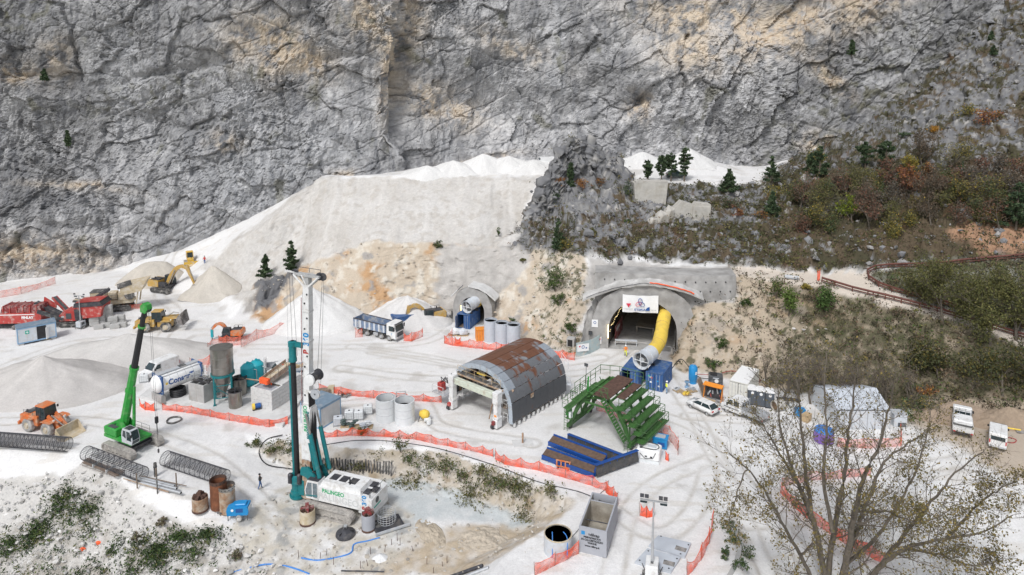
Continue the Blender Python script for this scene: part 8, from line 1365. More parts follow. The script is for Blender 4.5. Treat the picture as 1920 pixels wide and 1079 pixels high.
t = place('generator', 'white square machine with hoses draped over, beside the shutters', 'machine', 1217, 858, rz=-22); MB().box((0, 0, .75), (2.6, 1.9, 1.2), bev=.12).build('housing', K['bright_white'], t); box(t, 'top_panel', 'light_grey', (.3, .1, 1.38), (1.0, .6, .05)); MB().path([(1.1*math.cos(a), .75*math.sin(a), 1.42+.04*math.sin(a*3)) for a in np.linspace(0, 6.28, 20, endpoint=False)], .05, 5, closed=True).build('hose_loop', K['dark_grey'], t); MB().lathe([(0, 0), (.22, 0), (.22, .05), (0, .05)], (-.8, -.55, 1.36), 14).build('round_cap', K['dark_grey'], t); [box(t, 'dark_slot', 'black', (x, -.97, .6), (.25, .03, .15)) for x in (-.2, .4)]; box(t, 'skid', 'plastic', (0, -.3, .08), (2.7, 2.2, .12)); MB().path([(.9, -.98, 1.2), (.6, -1.0, .5), (-.3, -1.0, .35), (-.9, -1.0, .9)], .04, 5).build('cable', K['dark_grey'], t)
t = place('generator', 'bright blue lidded box behind the white machine', 'generator', 1238, 838, rz=-22); MB().box((0, 0, .65), (1.7, 1.2, 1.15), bev=.05).build('housing', K['sky_blue'], t); box(t, 'lid', 'sky_blue', (0, 0, 1.28), (1.8, 1.3, .1)); box(t, 'vent', 'logo_blue', (.2, -.62, .6), (.8, .03, .5)); box(t, 'grey_lid', 'grey_paint', (0, 0, 1.35), (1.2, .8, .05))
t = place('air_receiver', 'tall bright blue upright air tank against the slope', 'air tank', 1299, 719); MB().lathe([(0, .25), (.45, .3), (.62, .6), (.62, 2.35), (.45, 2.65), (0, 2.75)], n=24).build('vessel', K['sky_blue'], t, smooth=40); MB().lathe([(.5, 0), (.5, .4)], n=16).build('foot_ring', K['sky_blue'], t); box(t, 'label', 'bright_white', (.30, -.55, 1.7), (.3, .04, .4), rz=30); MB().tube((0, 0, 2.7), (0, 0, 2.95), .06).build('valve', K['galv'], t)
t = place('compressor', 'dark grey boxy screw compressor beside the orange rack', 'compressor', 1341, 730, rz=-14); MB().box((0, 0, 1.1), (1.9, 1.5, 2.1), bev=.05).build('cabinet', K['dark_grey'], t); box(t, 'top_duct', 'black', (-.3, 0, 2.2), (.9, 1.0, .12)); MB().lathe([(0, 0), (.28, 0), (.28, .03), (0, .03)], n=16, axis='y').build('round_emblem', K['bright_white'], t, loc=(.1, -.78, 1.5)); box(t, 'lettering_strip', 'light_grey', (.0, -.76, 1.9), (.8, .03, .14)); MB().tube((.6, -.8, .2), (.7, -.8, 1.3), .02, 4).build('handle', K['galv'], t)
t = place('tool_rack', 'orange open tool rack full of hanging tools', 'tool rack', 1337, 752, rz=-35); b = MB(); [b.tube((x, y, 0), (x, 0, 2.2), .06, 6) for x in (-1.2, 1.2) for y in (-.5, .5)]; b.tube((-1.2, 0, 2.2), (1.2, 0, 2.2), .06, 6); b.build('frame', K['bright_orange'], t); box(t, 'roof', 'bright_orange', (0, -.1, 2.25), (2.6, .9, .08), rx=10); box(t, 'back_board', 'dark_steel', (0, .1, 1.2), (2.3, .05, 1.7)); [box(t, 'tool', m, (rs.uniform(-1, 1), -.02, rs.uniform(.6, 1.9)), (.08+.1*rs.rand(), .1, .4+.4*rs.rand()), ry=rs.uniform(-30, 30)) for m in ('galv', 'sky_blue', 'red', 'black', 'galv', 'light_grey', 'dark_red', 'galv')]; box(t, 'base_board', 'wood', (0, -.4, .08), (2.6, .9, .08))
t = place('timber_stack', 'brown timber beams leaning upright beside the orange rack', 'timber', 1313, 744, rz=60); [MB().box((.25*k, .05*math.sin(k), 1.1), (.2, .14, 2.4), rx=-24+2*math.sin(k*2), ry=rs.normal()*3).build('beam', K['old_wood'], t) for k in range(6)]
for px, py, m, lab in ((1272, 734, 'light_grey', 'pallet of grey plates by the blue containers'), (1286, 740, 'duct_yellow', 'pallet with yellow machine parts'), (1297, 734, 'grey_paint', 'pallet of small grey boxes left of the timber')):
 t = place('pallet', lab, 'pallet', px, py, rz=rs.rand()*40); [box(t, 'board', 'wood', (0, -.5+.25*k, .13), (1.3, .18, .03)) for k in range(5)]; [box(t, 'bearer', 'old_wood', (x, 0, .06), (.1, 1.1, .1)) for x in (-.5, 0, .5)]; [box(t, 'part', m, (rs.uniform(-.35, .35), rs.uniform(-.3, .3), .28), (.5, .35, .25), rz=rs.rand()*40) for k in range(3)]
t = place('valve_stand', 'short blue valve stand between the pallets and the blue tank', 'valve', 1288, 727); MB().lathe([(.35, 0), (.35, .1), (.15, .2), (.15, .7), (.35, .75), (.35, .9), (0, .9)], n=14).build('body', K['steel_blue'], t); box(t, 'handle', 'dark_steel', (0, 0, .98), (.5, .08, .06))
container('shipping_container', 'white container with white roof standing beside the portable toilets', 1383, 752, (1401, 728), L=5.9, m='cream' if 'cream' in K else (mk('cream', (.72,.71,.65), .5, var=.05, dirt=(.6,.57,.5), dirt_amt=.25) and 'cream'), roof='bright_white')
def toilet(label, px, py, rz):
 t = place('portable_toilet', label, 'portable toilet', px, py, rz=rz, group='portable toilets in a row'); MB().box((0, 0, 1.1), (1.1, 1.1, 2.1), bev=.04).build('cabin', K['toilet_grey'] if 'toilet_grey' in K else mk('toilet_grey', (.085,.10,.12), .5, var=.06), t); MB().ext([(-.58, 2.1), (.58, 2.1), (.58, 2.25), (.3, 2.42), (-.3, 2.42), (-.58, 2.25)], -.58, .58).build('roof', K['bright_white'], t); d = box(t, 'door', 'toilet_grey', (-.02, -.56, 1.1), (.85, .04, 1.9)); MB().lathe([(0, 0), (.2, 0), (.2, .02), (0, .02)], n=14, axis='y').build('round_label', K['bright_white'], d, loc=(-.0, -.60, 1.75)); box(d, 'handle', 'light_grey', (.32, -.6, 1.1), (.05, .04, .2)); box(t, 'skid', 'black', (0, 0, .05), (1.15, 1.15, .1)); return t
toilet('leftmost of three dark grey portable toilets with white roofs', 1409, 757, -12); toilet('middle one of three dark grey portable toilets', 1425, 760, -12); toilet('rightmost of three dark grey portable toilets', 1442, 763, -12)
t = place('culvert_pipe', 'short wide concrete pipe lying on its side by the toilets', 'pipe', 1459, 770, rz=20); MB().lathe([(.7, -.7), (.7, .7), (.6, .7), (.6, -.7), (.7, -.7)], (0, 0, .7), 24, 'x').build('pipe', K['ruin'], t, smooth=40); MB().lathe([(0, -.5), (.6, -.5)], (0, 0, .7), 20, 'x').build('inside', K['light_rust'], t)
t = place('tyre', 'big grey tyre lying flat between the car and the pickup', 'tyre', 1349, 759); MB().path([(.42*math.cos(a), .42*math.sin(a), .18) for a in np.linspace(0, 6.283, 22, endpoint=False)], .2, 8, closed=True).build('tread', K['dusty_rubber'], t, smooth=True); MB().lathe([(.2, .1), (.28, .3), (.2, .3)], n=14).build('rim', K['dark_track'], t)
t = place('steel_table', 'low dark steel bench right of the toilets', 'bench', 1478, 762, rz=-12); box(t, 'top', 'dark_steel', (0, 0, .95), (3.0, .8, .1)); [box(t, 'leg', 'dark_red' if x > 0 else 'dark_steel', (x, 0, .45), (.1, .7, .9)) for x in (-1.3, 1.3)]
hose([(1258, 702, .6), (1275, 694, 1.6), (1290, 702, 1.2), (1310, 712, .3), (1340, 718, .5)], 'black cables looping from the containers to the blue air tank', 'black', .06, 'cable', 'cable'); hose([(1300, 706, .3), (1340, 709, .4), (1370, 704, .6), (1400, 706, .3), (1424, 714, .2), (1420, 724, .1)], 'red hose on the slope foot behind the white container', 'hose_red', .05)
p, q, s_ = G(1568, 806), G(1668, 806), G(1668, 742); t = thing('storage_tent', 'white ribbed storage hall half hidden behind the big tree', 'storage hall', p, math.degrees(math.atan2(q.y-p.y, q.x-p.x))); W_ = (q-p).length; L_ = 7.0; Hh = 2.6
for k in range(7): x0, x1 = W_*k/7+.02, W_*(k+1)/7-.02; MB().ext([(0, Hh), (L_/2, Hh+1.2), (L_, Hh), (L_, Hh-.12), (L_/2, Hh+1.08), (0, Hh-.12)], x0, x1, axis='x').build('roof_panel', K['tent'] if 'tent' in K else mk('tent', (.50,.53,.57), .8, var=.06), t); MB().box(((x0+x1)/2, .05, Hh/2), (x1-x0, .1, Hh)).build('wall_panel', K['light_grey'], t)
[MB().ext([(.1, 0), (L_-.1, 0), (L_-.1, Hh-.15), (L_/2, Hh+1.0), (.1, Hh-.15)], x-.05, x+.05, axis='x').build('gable_wall', K['light_grey'], t) for x in (.05, W_-.05)]; [MB().box((W_*k/7, .0, Hh/2), (.06, .16, Hh)).build('post', K['galv'], t) for k in range(8)]
t = place('site_unit', 'small grey equipment unit at the right end of the storage hall', 'unit', 1682, 796); box(t, 'body', 'light_grey', (0, 0, .8), (1.6, 1.4, 1.5)); box(t, 'wheel_box', 'dark_grey', (.2, -.6, .3), (1.0, .4, .5)); box(t, 'lid', 'grey_paint', (0, 0, 1.6), (1.7, 1.5, .1))
t = place('wrapped_stack', 'stack wrapped in violet foil under a blue cover behind the tree', 'wrapped stack', 1544, 826); MB().lathe([(1.15, 0), (1.2, .6), (1.1, 1.3), (0, 1.35)], n=18).build('foil', K['violet'] if 'violet' in K else mk('violet', (.22,.12,.42), .4, var=.3), t, smooth=30); MB().lathe([(1.15, 1.25), (1.0, 1.5), (0, 1.55)], n=18).build('cover', K['hose_blue'], t)
for k, (px, py, m, lab) in enumerate(((1500, 780, 'sky_blue', 'small blue barrel among the clutter left of the storage hall'), (1490, 772, 'plastic', 'white crate left of the storage hall'), (1512, 790, 'wood', 'wooden box left of the storage hall'))): t = place('site_box', lab, 'box', px, py, rz=20*k); box(t, 'body', m, (0, 0, .45), (1.1, .8, .9)); box(t, 'lid', m, (0, 0, .93), (1.16, .86, .07))
hose([(1872, 828), (1890, 822), (1905, 826), (1900, 832), (1885, 830)], 'red hose loop on the ground by the people carrier', 'hose_red', .06); t = place('scrap_bars', 'yellow bar and dark scrap beside the right earth mound', 'scrap', 1896, 808, rz=-15); tube(t, 'bar', 'duct_yellow', (-.8, 0, .3), (1.0, 0, .2), .1); box(t, 'plate', 'dark_track', (.9, -.3, .1), (1.0, .7, .12))
t = place('survey_post', 'short brown post standing on a small concrete pad', 'post', 980, 832); box(t, 'pad', 'pale_concrete', (0, 0, .04), (2.4, 1.6, .1), rz=10); tube(t, 'post', 'light_rust', (0, 0, .05), (0, 0, 1.3), .12)
t = place('inspection_box', 'small concrete box with dark opening at the foot of the bank', 'box', 1071, 650, rz=-20); MB().box((0, 0, .75), (1.3, 1.2, 1.5)).build('box', K['concrete'], t); box(t, 'opening', 'black', (-.05, -.605, .75), (.8, .02, 1.1))
person(1173, 668, 'worker in orange and yellow hi-vis walking out of the main tunnel', -90, 'hi_vis_orange', 'hi_vis', helmet='bright_white', pose='walk', bands='galv'); person(1097, 0, '', 0) if False else None
person(1250, 738, 'worker in yellow vest and white helmet beside the blue containers', 200, 'light_grey', 'steel_blue', helmet='bright_white', vest='hi_vis'); person(953, 671, 'worker in bright yellow jacket behind the arch formwork', -90, 'hi_vis', 'hi_vis', helmet='hi_vis', h=1.7)
t = place('van', 'tiny white van parked on the plateau left of the rock spur', 'van', 1023, 312, rz=185); MB().ext([(-2.2, .4), (2.2, .4), (2.3, 1.0), (1.5, 1.2), (1.0, 1.9), (-2.2, 2.0)], -.9, .9).build('body', K['bright_white'], t); box(t, 'windscreen', 'glass', (1.3, 0, 1.55), (.3, 1.5, .5), ry=35); [wheel(t, x, s*.8, .33, .2) for x in (-1.4, 1.4) for s in (-1, 1)]
hatch('dark green car parked under the plateau pines', 1268, 334, (1290, 334), 'dark_green_bag')
# --- nets
fence([(-20, 563), (40, 552), (104, 533)], 'long faded orange net along the cliff foot at far left', m=NETF, h=1.5, every=5)
fence([(452, 652), (482, 637), (525, 624), (580, 616), (626, 613)], 'orange net running from the breaker to the white gravel heap', h=1.7, m=NETF, every=3.5); fence([(390, 664), (398, 655), (425, 649), (452, 648)], 'orange net behind the silo top', h=1.7, m=NETF)
fence([(357, 690), (394, 684), (388, 706)], 'orange net corner behind the tank container', h=1.5, m=NETF); fence([(262, 762), (272, 770), (290, 772)], 'slumped orange net heap beside the crane hook', h=1.1, m=NETD, every=1.5, droop=.4)
fence([(304, 770), (360, 776), (430, 790), (505, 802), (540, 796)], 'orange net along the front of the mixing plant slab', h=1.0, droop=.3, every=2.5)
fence([(598, 733), (640, 741), (700, 748), (760, 752), (828, 756)], 'orange net crossing the yard behind the white cisterns', h=1.1, droop=.25); fence([(604, 822), (660, 818), (720, 820), (780, 826), (840, 838), (905, 852), (925, 858)], 'crumpled orange net along the crest before the cisterns', h=1.0, m=NET, droop=.35, every=2.2)
fence([(928, 862), (945, 872), (1010, 884), (1060, 898), (1110, 912), (1140, 924)], 'orange net along the crest in front of the blue shutters', h=1.15, droop=.3, every=2.4); fence([(1136, 925), (1150, 936), (1158, 948)], 'bunched orange net at the end of the crest', h=1.3, m=NETD, every=1.2, droop=.3)
fence([(666, 634), (680, 633)], 'short orange net behind the dump truck tail', h=1.7, m=NETF); fence([(757, 640), (772, 641), (793, 632)], 'orange net corner before the parked excavator', h=1.5)
fence([(848, 631), (833, 645), (848, 649), (880, 653), (930, 658), (975, 662), (1030, 668), (1078, 677)], 'long orange net in front of the ring stacks', h=1.35, every=2.6); t = place('net_roll', 'bright orange rolled net standing upright before the ring stacks', 'net roll', 937, 664); MB().path([(0, 0, 0), (.15, 0, .5), (.1, 0, 1.0), (.3, 0, 1.5)], .16, 6).build('roll', K['vivid_orange'], t); t2 = tube(t, 'tie', 'bright_white', (.05, 0, .7), (.16, 0, .75), .18, 8)
fence([(853, 646), (864, 648)], 'bright double layer of orange net near the small tunnel', h=1.3, m=NETD); fence([(1003, 1082), (1040, 1062), (1085, 1040)], 'orange net in front of the round water tank', h=1.25, every=2, droop=.25); fence([(1288, 1085), (1315, 1052), (1330, 1020), (1337, 985)], 'tall orange net at the lower right track edge', h=1.6, every=2, droop=.3)
fence([(1200, 968), (1212, 972), (1226, 970)], 'small slumped orange net beside the light tower head', h=1.3, m=NETD, every=1.4, droop=.45); fence([(1232, 812), (1255, 826), (1270, 846), (1271, 855)], 'orange net corner behind the blue lidded box', h=1.7, m=NETF, every=2); fence([(1118, 770), (1150, 780), (1186, 800)], 'orange net seen through the green platform legs', h=1.3, m=NETF)
fence([(1463, 925), (1490, 955), (1530, 985), (1580, 1018), (1630, 1045), (1660, 1062)], 'orange net sloping down behind the big bare tree', h=1.3, every=2.6); fence([(1466, 915), (1520, 902), (1580, 898), (1632, 893)], 'faded orange net along the road edge behind the big tree', h=1.1, m=NETF); fence([(1570, 838), (1620, 842), (1690, 838), (1688, 812)], 'orange net before the storage hall', h=1.2, m=NETF)
fence([(1247, 862), (1254, 866)], 'crumpled bright orange net bag beside the white machine', h=.9, m=NETD, every=.8, droop=.3); fence([(1532, 527), (1537, 527)], 'bright orange net cone at the start of the upper road', h=1.9, m=NETD, every=.7, droop=.2); fence([(410, 643), (425, 644)], 'orange net between breaker and silo', h=1.2, m=NETF)
fence([(230, 582), (268, 579)], 'thin red and white tape barrier in front of the tan crusher', h=1.0, m=NETF, every=3)
for k, (px, py, lab) in enumerate(((1056, 864, 'red plastic barrier panel hung on the orange net, left of the shutters'),)):
 t = place('barrier_panel', lab, 'barrier', px, py+16, rz=-20); b = MB(); [b.box((0, 0, z), (1.7, .08, .12)) for z in (.25, .95)]; [b.box((-.75+.5*j, 0, .6), (.14, .07, .7)) for j in range(4)]; b.build('frame', K['orange'], t); [box(t, 'foot', 'dark_grey', (x, 0, .05), (.15, .5, .1)) for x in (-.6, .6)]
for px, py, lab in ((155, 1032, 'scrap of bright orange net among the weeds on the lower left slope'), (184, 1020, 'pale orange scrap on the stones of the lower left slope')):
 p = on(px, py); o = MB().add([(v[0]*.28*(1+.4*math.sin(i*9)), v[1]*.2, v[2]*.25+.1) for i, v in enumerate(_iv)], [tuple(f) for f in _if]).build('net_scrap', K['vivid_orange']); o.location = p; tag(o, lab, 'net scrap')
# --- guard rails along the upper road
def guard(pix, label, h=.95):
 P = [on(*p) for p in pix]; C = catmull([np.array(p) for p in P], max(6, int(sum((b-a).length for a, b in zip(P[:-1], P[1:]))/2))); o = Vector(C[0]); t = thing('guard_rail', label, 'guard rail', o)
 for c in C: c[2] = gz(c[0], c[1])
 for a, b_ in zip(C[:-1], C[1:]):
  d = Vector(b_)-Vector(a); n = Vector((-d.y, d.x, 0)).normalized()*.06
  for z, hh in ((h-.18, .32), (h*.38, .14)):
   q = MB(); a_, c_ = Vector(a)-o+Vector((0, 0, z)), Vector(b_)-o+Vector((0, 0, z)); u = Vector((0, 0, hh/2)); q.add([a_-u-n, c_-u-n, c_+u-n, a_+u-n, a_-u+n, c_-u+n, c_+u+n, a_+u+n, a_-n*2.2, c_-n*2.2], [(0, 1, 9, 8), (8, 9, 2, 3), (7, 6, 5, 4), (3, 2, 6, 7), (4, 5, 1, 0)]); q.build('beam', K['rail_rust'] if 'rail_rust' in K else mk('rail_rust', (.15,.06,.045), .75, .2, var=.25), t)
 for c in C: MB().box((c[0]-o.x, c[1]-o.y, c[2]-o.z+h/2-.1), (.12, .12, h+.2)).build('post', K['rail_rust'], t)
guard([(1541, 530), (1600, 548), (1660, 562), (1750, 585), (1840, 612), (1930, 640)], 'rusty guard rail along the outer edge of the descending road'); guard([(1930, 622), (1860, 602), (1780, 577), (1700, 556), (1650, 540), (1625, 522), (1632, 510), (1660, 505), (1720, 503)], 'rusty guard rail bending round the inside of the hairpin'); guard([(1720, 503), (1780, 499), (1850, 492), (1930, 485)], 'rusty guard rail along the climbing upper road')
tag(tube(None, 'road_drum', 'grey_paint', on(1471, 523, .35), on(1497, 526, .35), .35), 'grey pipe lying at the edge of the upper road', 'pipe')
t = place('curb_wall', 'small curved grey retaining wall at the lower right bend', 'retaining wall', 1376, 1060); Q = [on(*p) for p in ((1362, 1090), (1378, 1062), (1386, 1035), (1382, 1008))]; C = catmull([np.array(q) for q in Q], 8); o = Vector(t.location)
for a, b_ in zip(C[:-1], C[1:]): d = Vector(b_)-Vector(a); n = Vector((-d.y, d.x, 0)).normalized()*.2; a_, c_ = Vector(a)-o, Vector(b_)-o; a_.z = c_.z = -1.6; MB().ext([(a_+n).xy[:], (c_+n).xy[:], (c_-n).xy[:], (a_-n).xy[:]], -1.8, .1, axis='z').build('wall_segment', K['concrete'], t)
# --- trees
pine(on(499, 523), 4.9, 'left one of the two dark pines on the rock outcrop', 1, .26, .1, gap=.8); pine(on(547, 512), 6.3, 'taller right one of the two dark pines on the rock outcrop', 2, .24, .12, gap=.8)
PG = 'pines on the plateau above the tunnels'
for k, (px, py, h, w_, tr, lab) in enumerate(((1215, 342, 4.4, .19, .25, 'leftmost slim pine in the row on the plateau'), (1240, 341, 5.4, .18, .28, 'second pine from left in the plateau row'), (1258, 341, 5.8, .19, .28, 'third pine from left in the plateau row'), (1283, 341, 7.0, .17, .22, 'tallest pine at the right end of the plateau row'), (1445, 348, 6.0, .26, .15, 'dark fir at the right end of the white plateau'), (1366, 362, 4.6, .42, .05, 'broad bushy green pine right of the plateau row'), (1536, 334, 6.6, .32, .12, 'big dark pine at the cliff foot'), (1520, 330, 4.8, .3, .2, 'smaller pine left of the big cliff foot pine'), (1622, 318, 5.6, .26, .25, 'pine at the cliff foot with open crown'), (1660, 322, 6.2, .26, .3, 'tall pine right of the open crowned one'), (1447, 408, 4.8, .34, .02, 'dense dark green conifer on the slope below the fir'), (1803, 340, 3.6, .2, .02, 'narrow dark cypress shaped tree on the upper right slope'), (1070, 352, 4.9, .16, .02, 'narrow dark conifer on the rock spur between orange bushes'), (1047, 472, 6.0, .17, .1, 'slender green conifer at the foot of the rock spur'), (1905, 428, 7.6, .42, .02, 'large dark pine cut by the right picture edge'), (1597, 104, 3.4, .3, .05, 'small green pine clinging to the cliff at upper right'), (1748, 90, 2.6, .22, .05, 'tiny dark pine high on the right slope'), (1858, 80, 2.4, .25, .05, 'tiny pine near the upper right corner'), (1862, 104, 2.0, .4, .02, 'low dark green bush pine near the upper right corner'), (84, 152, 2.6, .4, .02, 'small green shrub pine on a ledge of the left cliff'), (128, 275, 3.6, .22, .05, 'thin green tree growing on the left cliff face'))):
 p = on(px, py)
 if px in (84, 128, 1597):
  dist = D(px, py, 148 if px < 200 else 154); p = dist
 pine(p, h, lab, 20+k, w_, tr, PG if k < 4 else None, oval=k < 4 or k in (8, 9), gap=.74 if k < 4 else .68)
def B(px, py, w_, h, lab, seed, pal, n=420, leaf=.17, **k): return bush(on(px, py), w_, h, lab, seed, pal, n, leaf=leaf, **k)
B(1050, 352, 2.0, 2.4, 'orange autumn bush left of the spur conifer', 50, ORG); B(1092, 356, 2.6, 2.6, 'orange autumn bush right of the spur conifer', 51, ORG); B(1124, 352, 2.0, 2.2, 'rusty autumn bush near the right edge of the spur', 52, ORG+BRN); B(1040, 374, 1.9, 1.5, 'round green bush low on the rock spur', 53, PINE); B(1179, 372, 2.2, 3.4, 'dark green bush beside the tall concrete ruin', 54, PINE); B(1061, 474, 2.6, 2.8, 'yellow autumn bush at the spur foot', 55, YEL+OLV); B(1112, 445, 1.8, 1.8, 'olive bush on the slope right of the spur foot', 56, OLV); B(1180, 424, 1.2, 1.1, 'small green bush below the tall ruin', 57, GRN)
B(1385, 412, 1.8, 3.0, 'orange red young tree on the slope right of the low ruin', 58, ORG+RED); B(1372, 395, 3.0, 2.6, 'brown bare thicket above the orange young tree', 59, BRN+PINE, 600); B(1430, 410, 2.4, 1.8, 'orange brown bush beside the dense conifer', 60, BRN+ORG); B(1453, 372, 3.4, 3.2, 'yellow green bush under the dark fir', 61, YEL+OLV, 600)
broadleaf(on(1530, 318), 5.5, 'yellow brown leafy tree at the cliff foot', 70, YEL+OLV, 7, leaf=.2); broadleaf(on(1667, 368), 7.5, 'dull red autumn tree behind the pines', 71, RED+BRN, 9, leaf=.2); broadleaf(on(1700, 372), 7.0, 'tall copper brown autumn tree right of the red one', 72, RED+ORG[:2], 10, leaf=.2); broadleaf(on(1735, 350), 5.0, 'rust coloured tree on the upper right slope', 73, ORG+BRN, 6, leaf=.2); broadleaf(on(1705, 330), 4.5, 'yellow topped tree beside the copper tree', 74, YEL, 6, leaf=.2)
broadleaf(on(1598, 420), 5.5, 'bright yellow green tree low on the slope', 75, [(.22,.26,.03), (.17,.21,.03), (.10,.14,.03)], 9, leaf=.2); broadleaf(on(1630, 432), 6.0, 'large reddish brown bare tree beside the yellow green one', 76, RED+BRN, 7, leaf=.18); B(1752, 250, 2.4, 1.6, 'vivid orange bush high on the right slope', 77, [(.42,.22,.03), (.36,.17,.03)]); B(1850, 236, 4.6, 3.4, 'big red orange bush on the upper right slope', 78, RED+ORG, 800, leaf=.22); B(1815, 222, 3.4, 3.0, 'yellow green bush left of the red orange bush', 79, YEL+OLV, 600, leaf=.2); B(1695, 258, 2.6, 1.2, 'dark green juniper patch at the cliff base', 80, PINE); B(1905, 330, 4.0, 3.0, 'red brown thicket at the right edge', 81, RED+BRN, 600, leaf=.22)
rs = np.random.RandomState(77); bt = [(1560, 372), (1585, 380), (1610, 365), (1640, 385), (1680, 395), (1720, 400), (1745, 380), (1770, 365), (1770, 400), (1800, 390), (1830, 370), (1850, 400), (1880, 370), (1500, 395), (1540, 410), (1480, 385), (1660, 420), (1700, 430), (1745, 430), (1790, 425), (1835, 425), (1560, 440), (1875, 320), (1780, 320), (1730, 310), (1840, 330), (1600, 350)]
bt += [(rs.uniform(1490, 1920), rs.uniform(350, 455)) for k in range(34)]
for k, (px, py) in enumerate(bt): broadleaf(on(px, py), 3.2+rs.rand()**1.5*4.8, 'thin brown nearly bare tree in the autumn thicket on the right slope', 100+k, (BRN, RED+BRN, OLV, OLV+PINE[:2], BRN+[(.16,.15,.13)]*3, YEL[1:]+OLV)[k % 6], 5 if k % 3 else 9, 3, leaf=.17, puff=1.2, group='bare trees in the thicket on the right slope', minr=.02)
broadleaf(on(1478, 592), 4.4, 'tall dense green shrub on the bank below the road, left of two', 140, [(.10,.155,.035), (.08,.125,.03), (.13,.17,.045)], 26, 2, 'shrub', leaf=.2, puff=1.2, spread=.45); broadleaf(on(1546, 585), 4.0, 'dense green shrub on the bank below the road, right of two', 141, [(.07,.12,.035), (.055,.10,.03), (.09,.14,.04)], 26, 2, 'shrub', leaf=.2, puff=1.2, spread=.45); B(1455, 562, 2.6, 3.4, 'olive shrub behind the left roadside shrub', 142, OLV+GRN, 520, leaf=.2); B(1513, 545, 1.4, 1.2, 'small yellow bush at the road edge', 143, YEL); B(1400, 578, 1.6, 1.6, 'small green bush beside the grey wall end', 144, GRN)
B(1040, 548, 3.2, 4.6, 'large dark green ivy bush on the bank between the tunnels', 145, GRN, 900, leaf=.2); B(1047, 575, 2.2, 2.6, 'green bush hanging below the large ivy bush', 146, GRN, 500); B(1070, 626, 1.8, 2.6, 'lone green bush low on the bank by the main tunnel', 147, GRN, 420); B(962, 615, 1.6, 1.7, 'green bush behind the ring stacks', 148, GRN, 360); B(820, 466, 1.8, 1.4, 'dark bush on the ledge above the small tunnel', 149, PINE+OLV); B(935, 445, 1.2, 1.8, 'small green sapling at the foot of the waste pile', 150, GRN, 160); B(980, 494, 1.0, 1.0, 'small tuft on the grey wall above the small tunnel', 151, OLV, 160); B(1355, 655, 1.6, 2.0, 'green bush on the pale slope above the white container', 152, GRN); B(1335, 690, 2.2, 1.3, 'low green bush at the slope foot behind the dark compressor', 153, GRN)
EB = [(753, 850, 2.0, 2.2, 'dark green bush at the top of the embankment'), (768, 872, 2.2, 1.6, 'green bush on the embankment left end of the row'), (800, 880, 2.6, 1.6, 'green bush on the embankment beside the grey cutting'), (838, 892, 2.6, 1.8, 'broad green bush in the middle of the embankment'), (868, 905, 1.8, 1.6, 'green bush hanging down the embankment'), (900, 888, 1.8, 1.4, 'dry grass bush above the embankment row'), (930, 920, 2.4, 1.7, 'green bush near the right end of the embankment'), (960, 922, 2.2, 1.8, 'olive bush at the right end of the embankment'), (1035, 932, 1.6, 1.5, 'dry olive bush beside the brown hollow'), (480, 838, 1.8, 1.3, 'green weeds on the bank left of the kelly bar'), (508, 852, 2.0, 1.4, 'green weeds on the bank just left of the rig'), (540, 850, 1.8, 1.2, 'green weeds behind the kelly bar foot'), (615, 880, 1.2, 1.1, 'small bush behind the drill rig mast foot'), (672, 885, 1.4, 1.2, 'dry bush at the foot of the grey cutting'), (680, 815, 1.6, .9, 'sparse weeds on the white crest by the net')]
for k, (px, py, w_, h, lab) in enumerate(EB): B(px, py, w_, h, lab, 160+k, (GRN+OLV) if k not in (5, 8, 13) else PALE+OLV, 380, leaf=.13)
for k, (px, py, w_, h, lab) in enumerate(((1368, 998, 1.4, .9, 'blue green weeds at the top of the curved wall'), (1380, 1022, 1.6, 1.0, 'green weeds hanging over the curved wall'), (1398, 1045, 1.6, 1.1, 'green weeds right of the curved wall'), (1388, 1068, 1.4, 1.0, 'green weeds at the lower end of the curved wall'), (1358, 1045, 1.2, .7, 'dry weeds left of the curved wall'))): B(px, py, w_, h, lab, 190+k, GRN+[(.09,.13,.08)], 300, leaf=.12)
for k, (px, py, w_, h, lab) in enumerate(((115, 945, 2.2, 1.0, 'tall green weeds at the top of the left slope patch'), (165, 960, 2.4, .9, 'green weeds right of the pale boulder'), (85, 985, 2.6, .9, 'green weeds left in the slope patch'), (20, 1020, 2.6, .9, 'green weeds at the left edge of the slope'), (335, 1010, 2.6, 1.0, 'green weeds in the middle of the lower slope'), (300, 1040, 2.8, 1.0, 'green weeds low on the slope'), (360, 1050, 2.6, 1.0, 'green weeds near the bottom edge of the slope'), (210, 1040, 2.4, .9, 'green weeds left of centre on the lower slope'), (262, 1015, 1.8, .8, 'dry brown weeds on the lower slope'), (388, 1010, 1.4, .7, 'small green weeds at the right of the slope'), (305, 985, 1.0, .9, 'single dry weed on the white slope'), (445, 1050, 1.3, 1.0, 'pale dry weed near the blue hose'))): B(px, py, w_, h, lab, 210+k, GRN+[(.05,.085,.03)]*2 if k not in (8, 10, 11) else PALE+BRN, 420, leaf=.12, name='weed_patch', cat='weeds')
OW = [(.115,.115,.04), (.09,.095,.035), (.15,.14,.05), (.07,.075,.03)]
for k, (px, py, h, lab) in enumerate(((1768, 612, 9.5, 'big olive leaved tree standing by the road bend'), (1855, 648, 9.0, 'olive leaved tree over the descending road'), (1905, 640, 10.0, 'tall dark olive tree at the right picture edge'), (1730, 560, 5.5, 'pale olive tree inside the road loop'), (1812, 575, 5.5, 'olive tree inside the road loop, right one'), (1880, 570, 5.0, 'dark olive tree inside the road loop at the edge'))): broadleaf(on(px, py), h, lab, 240+k, OW, 7 if k < 3 else 6, 4 if k < 3 else 3, 'olive_tree', leaf=.17, spread=.6, puff=1.3)
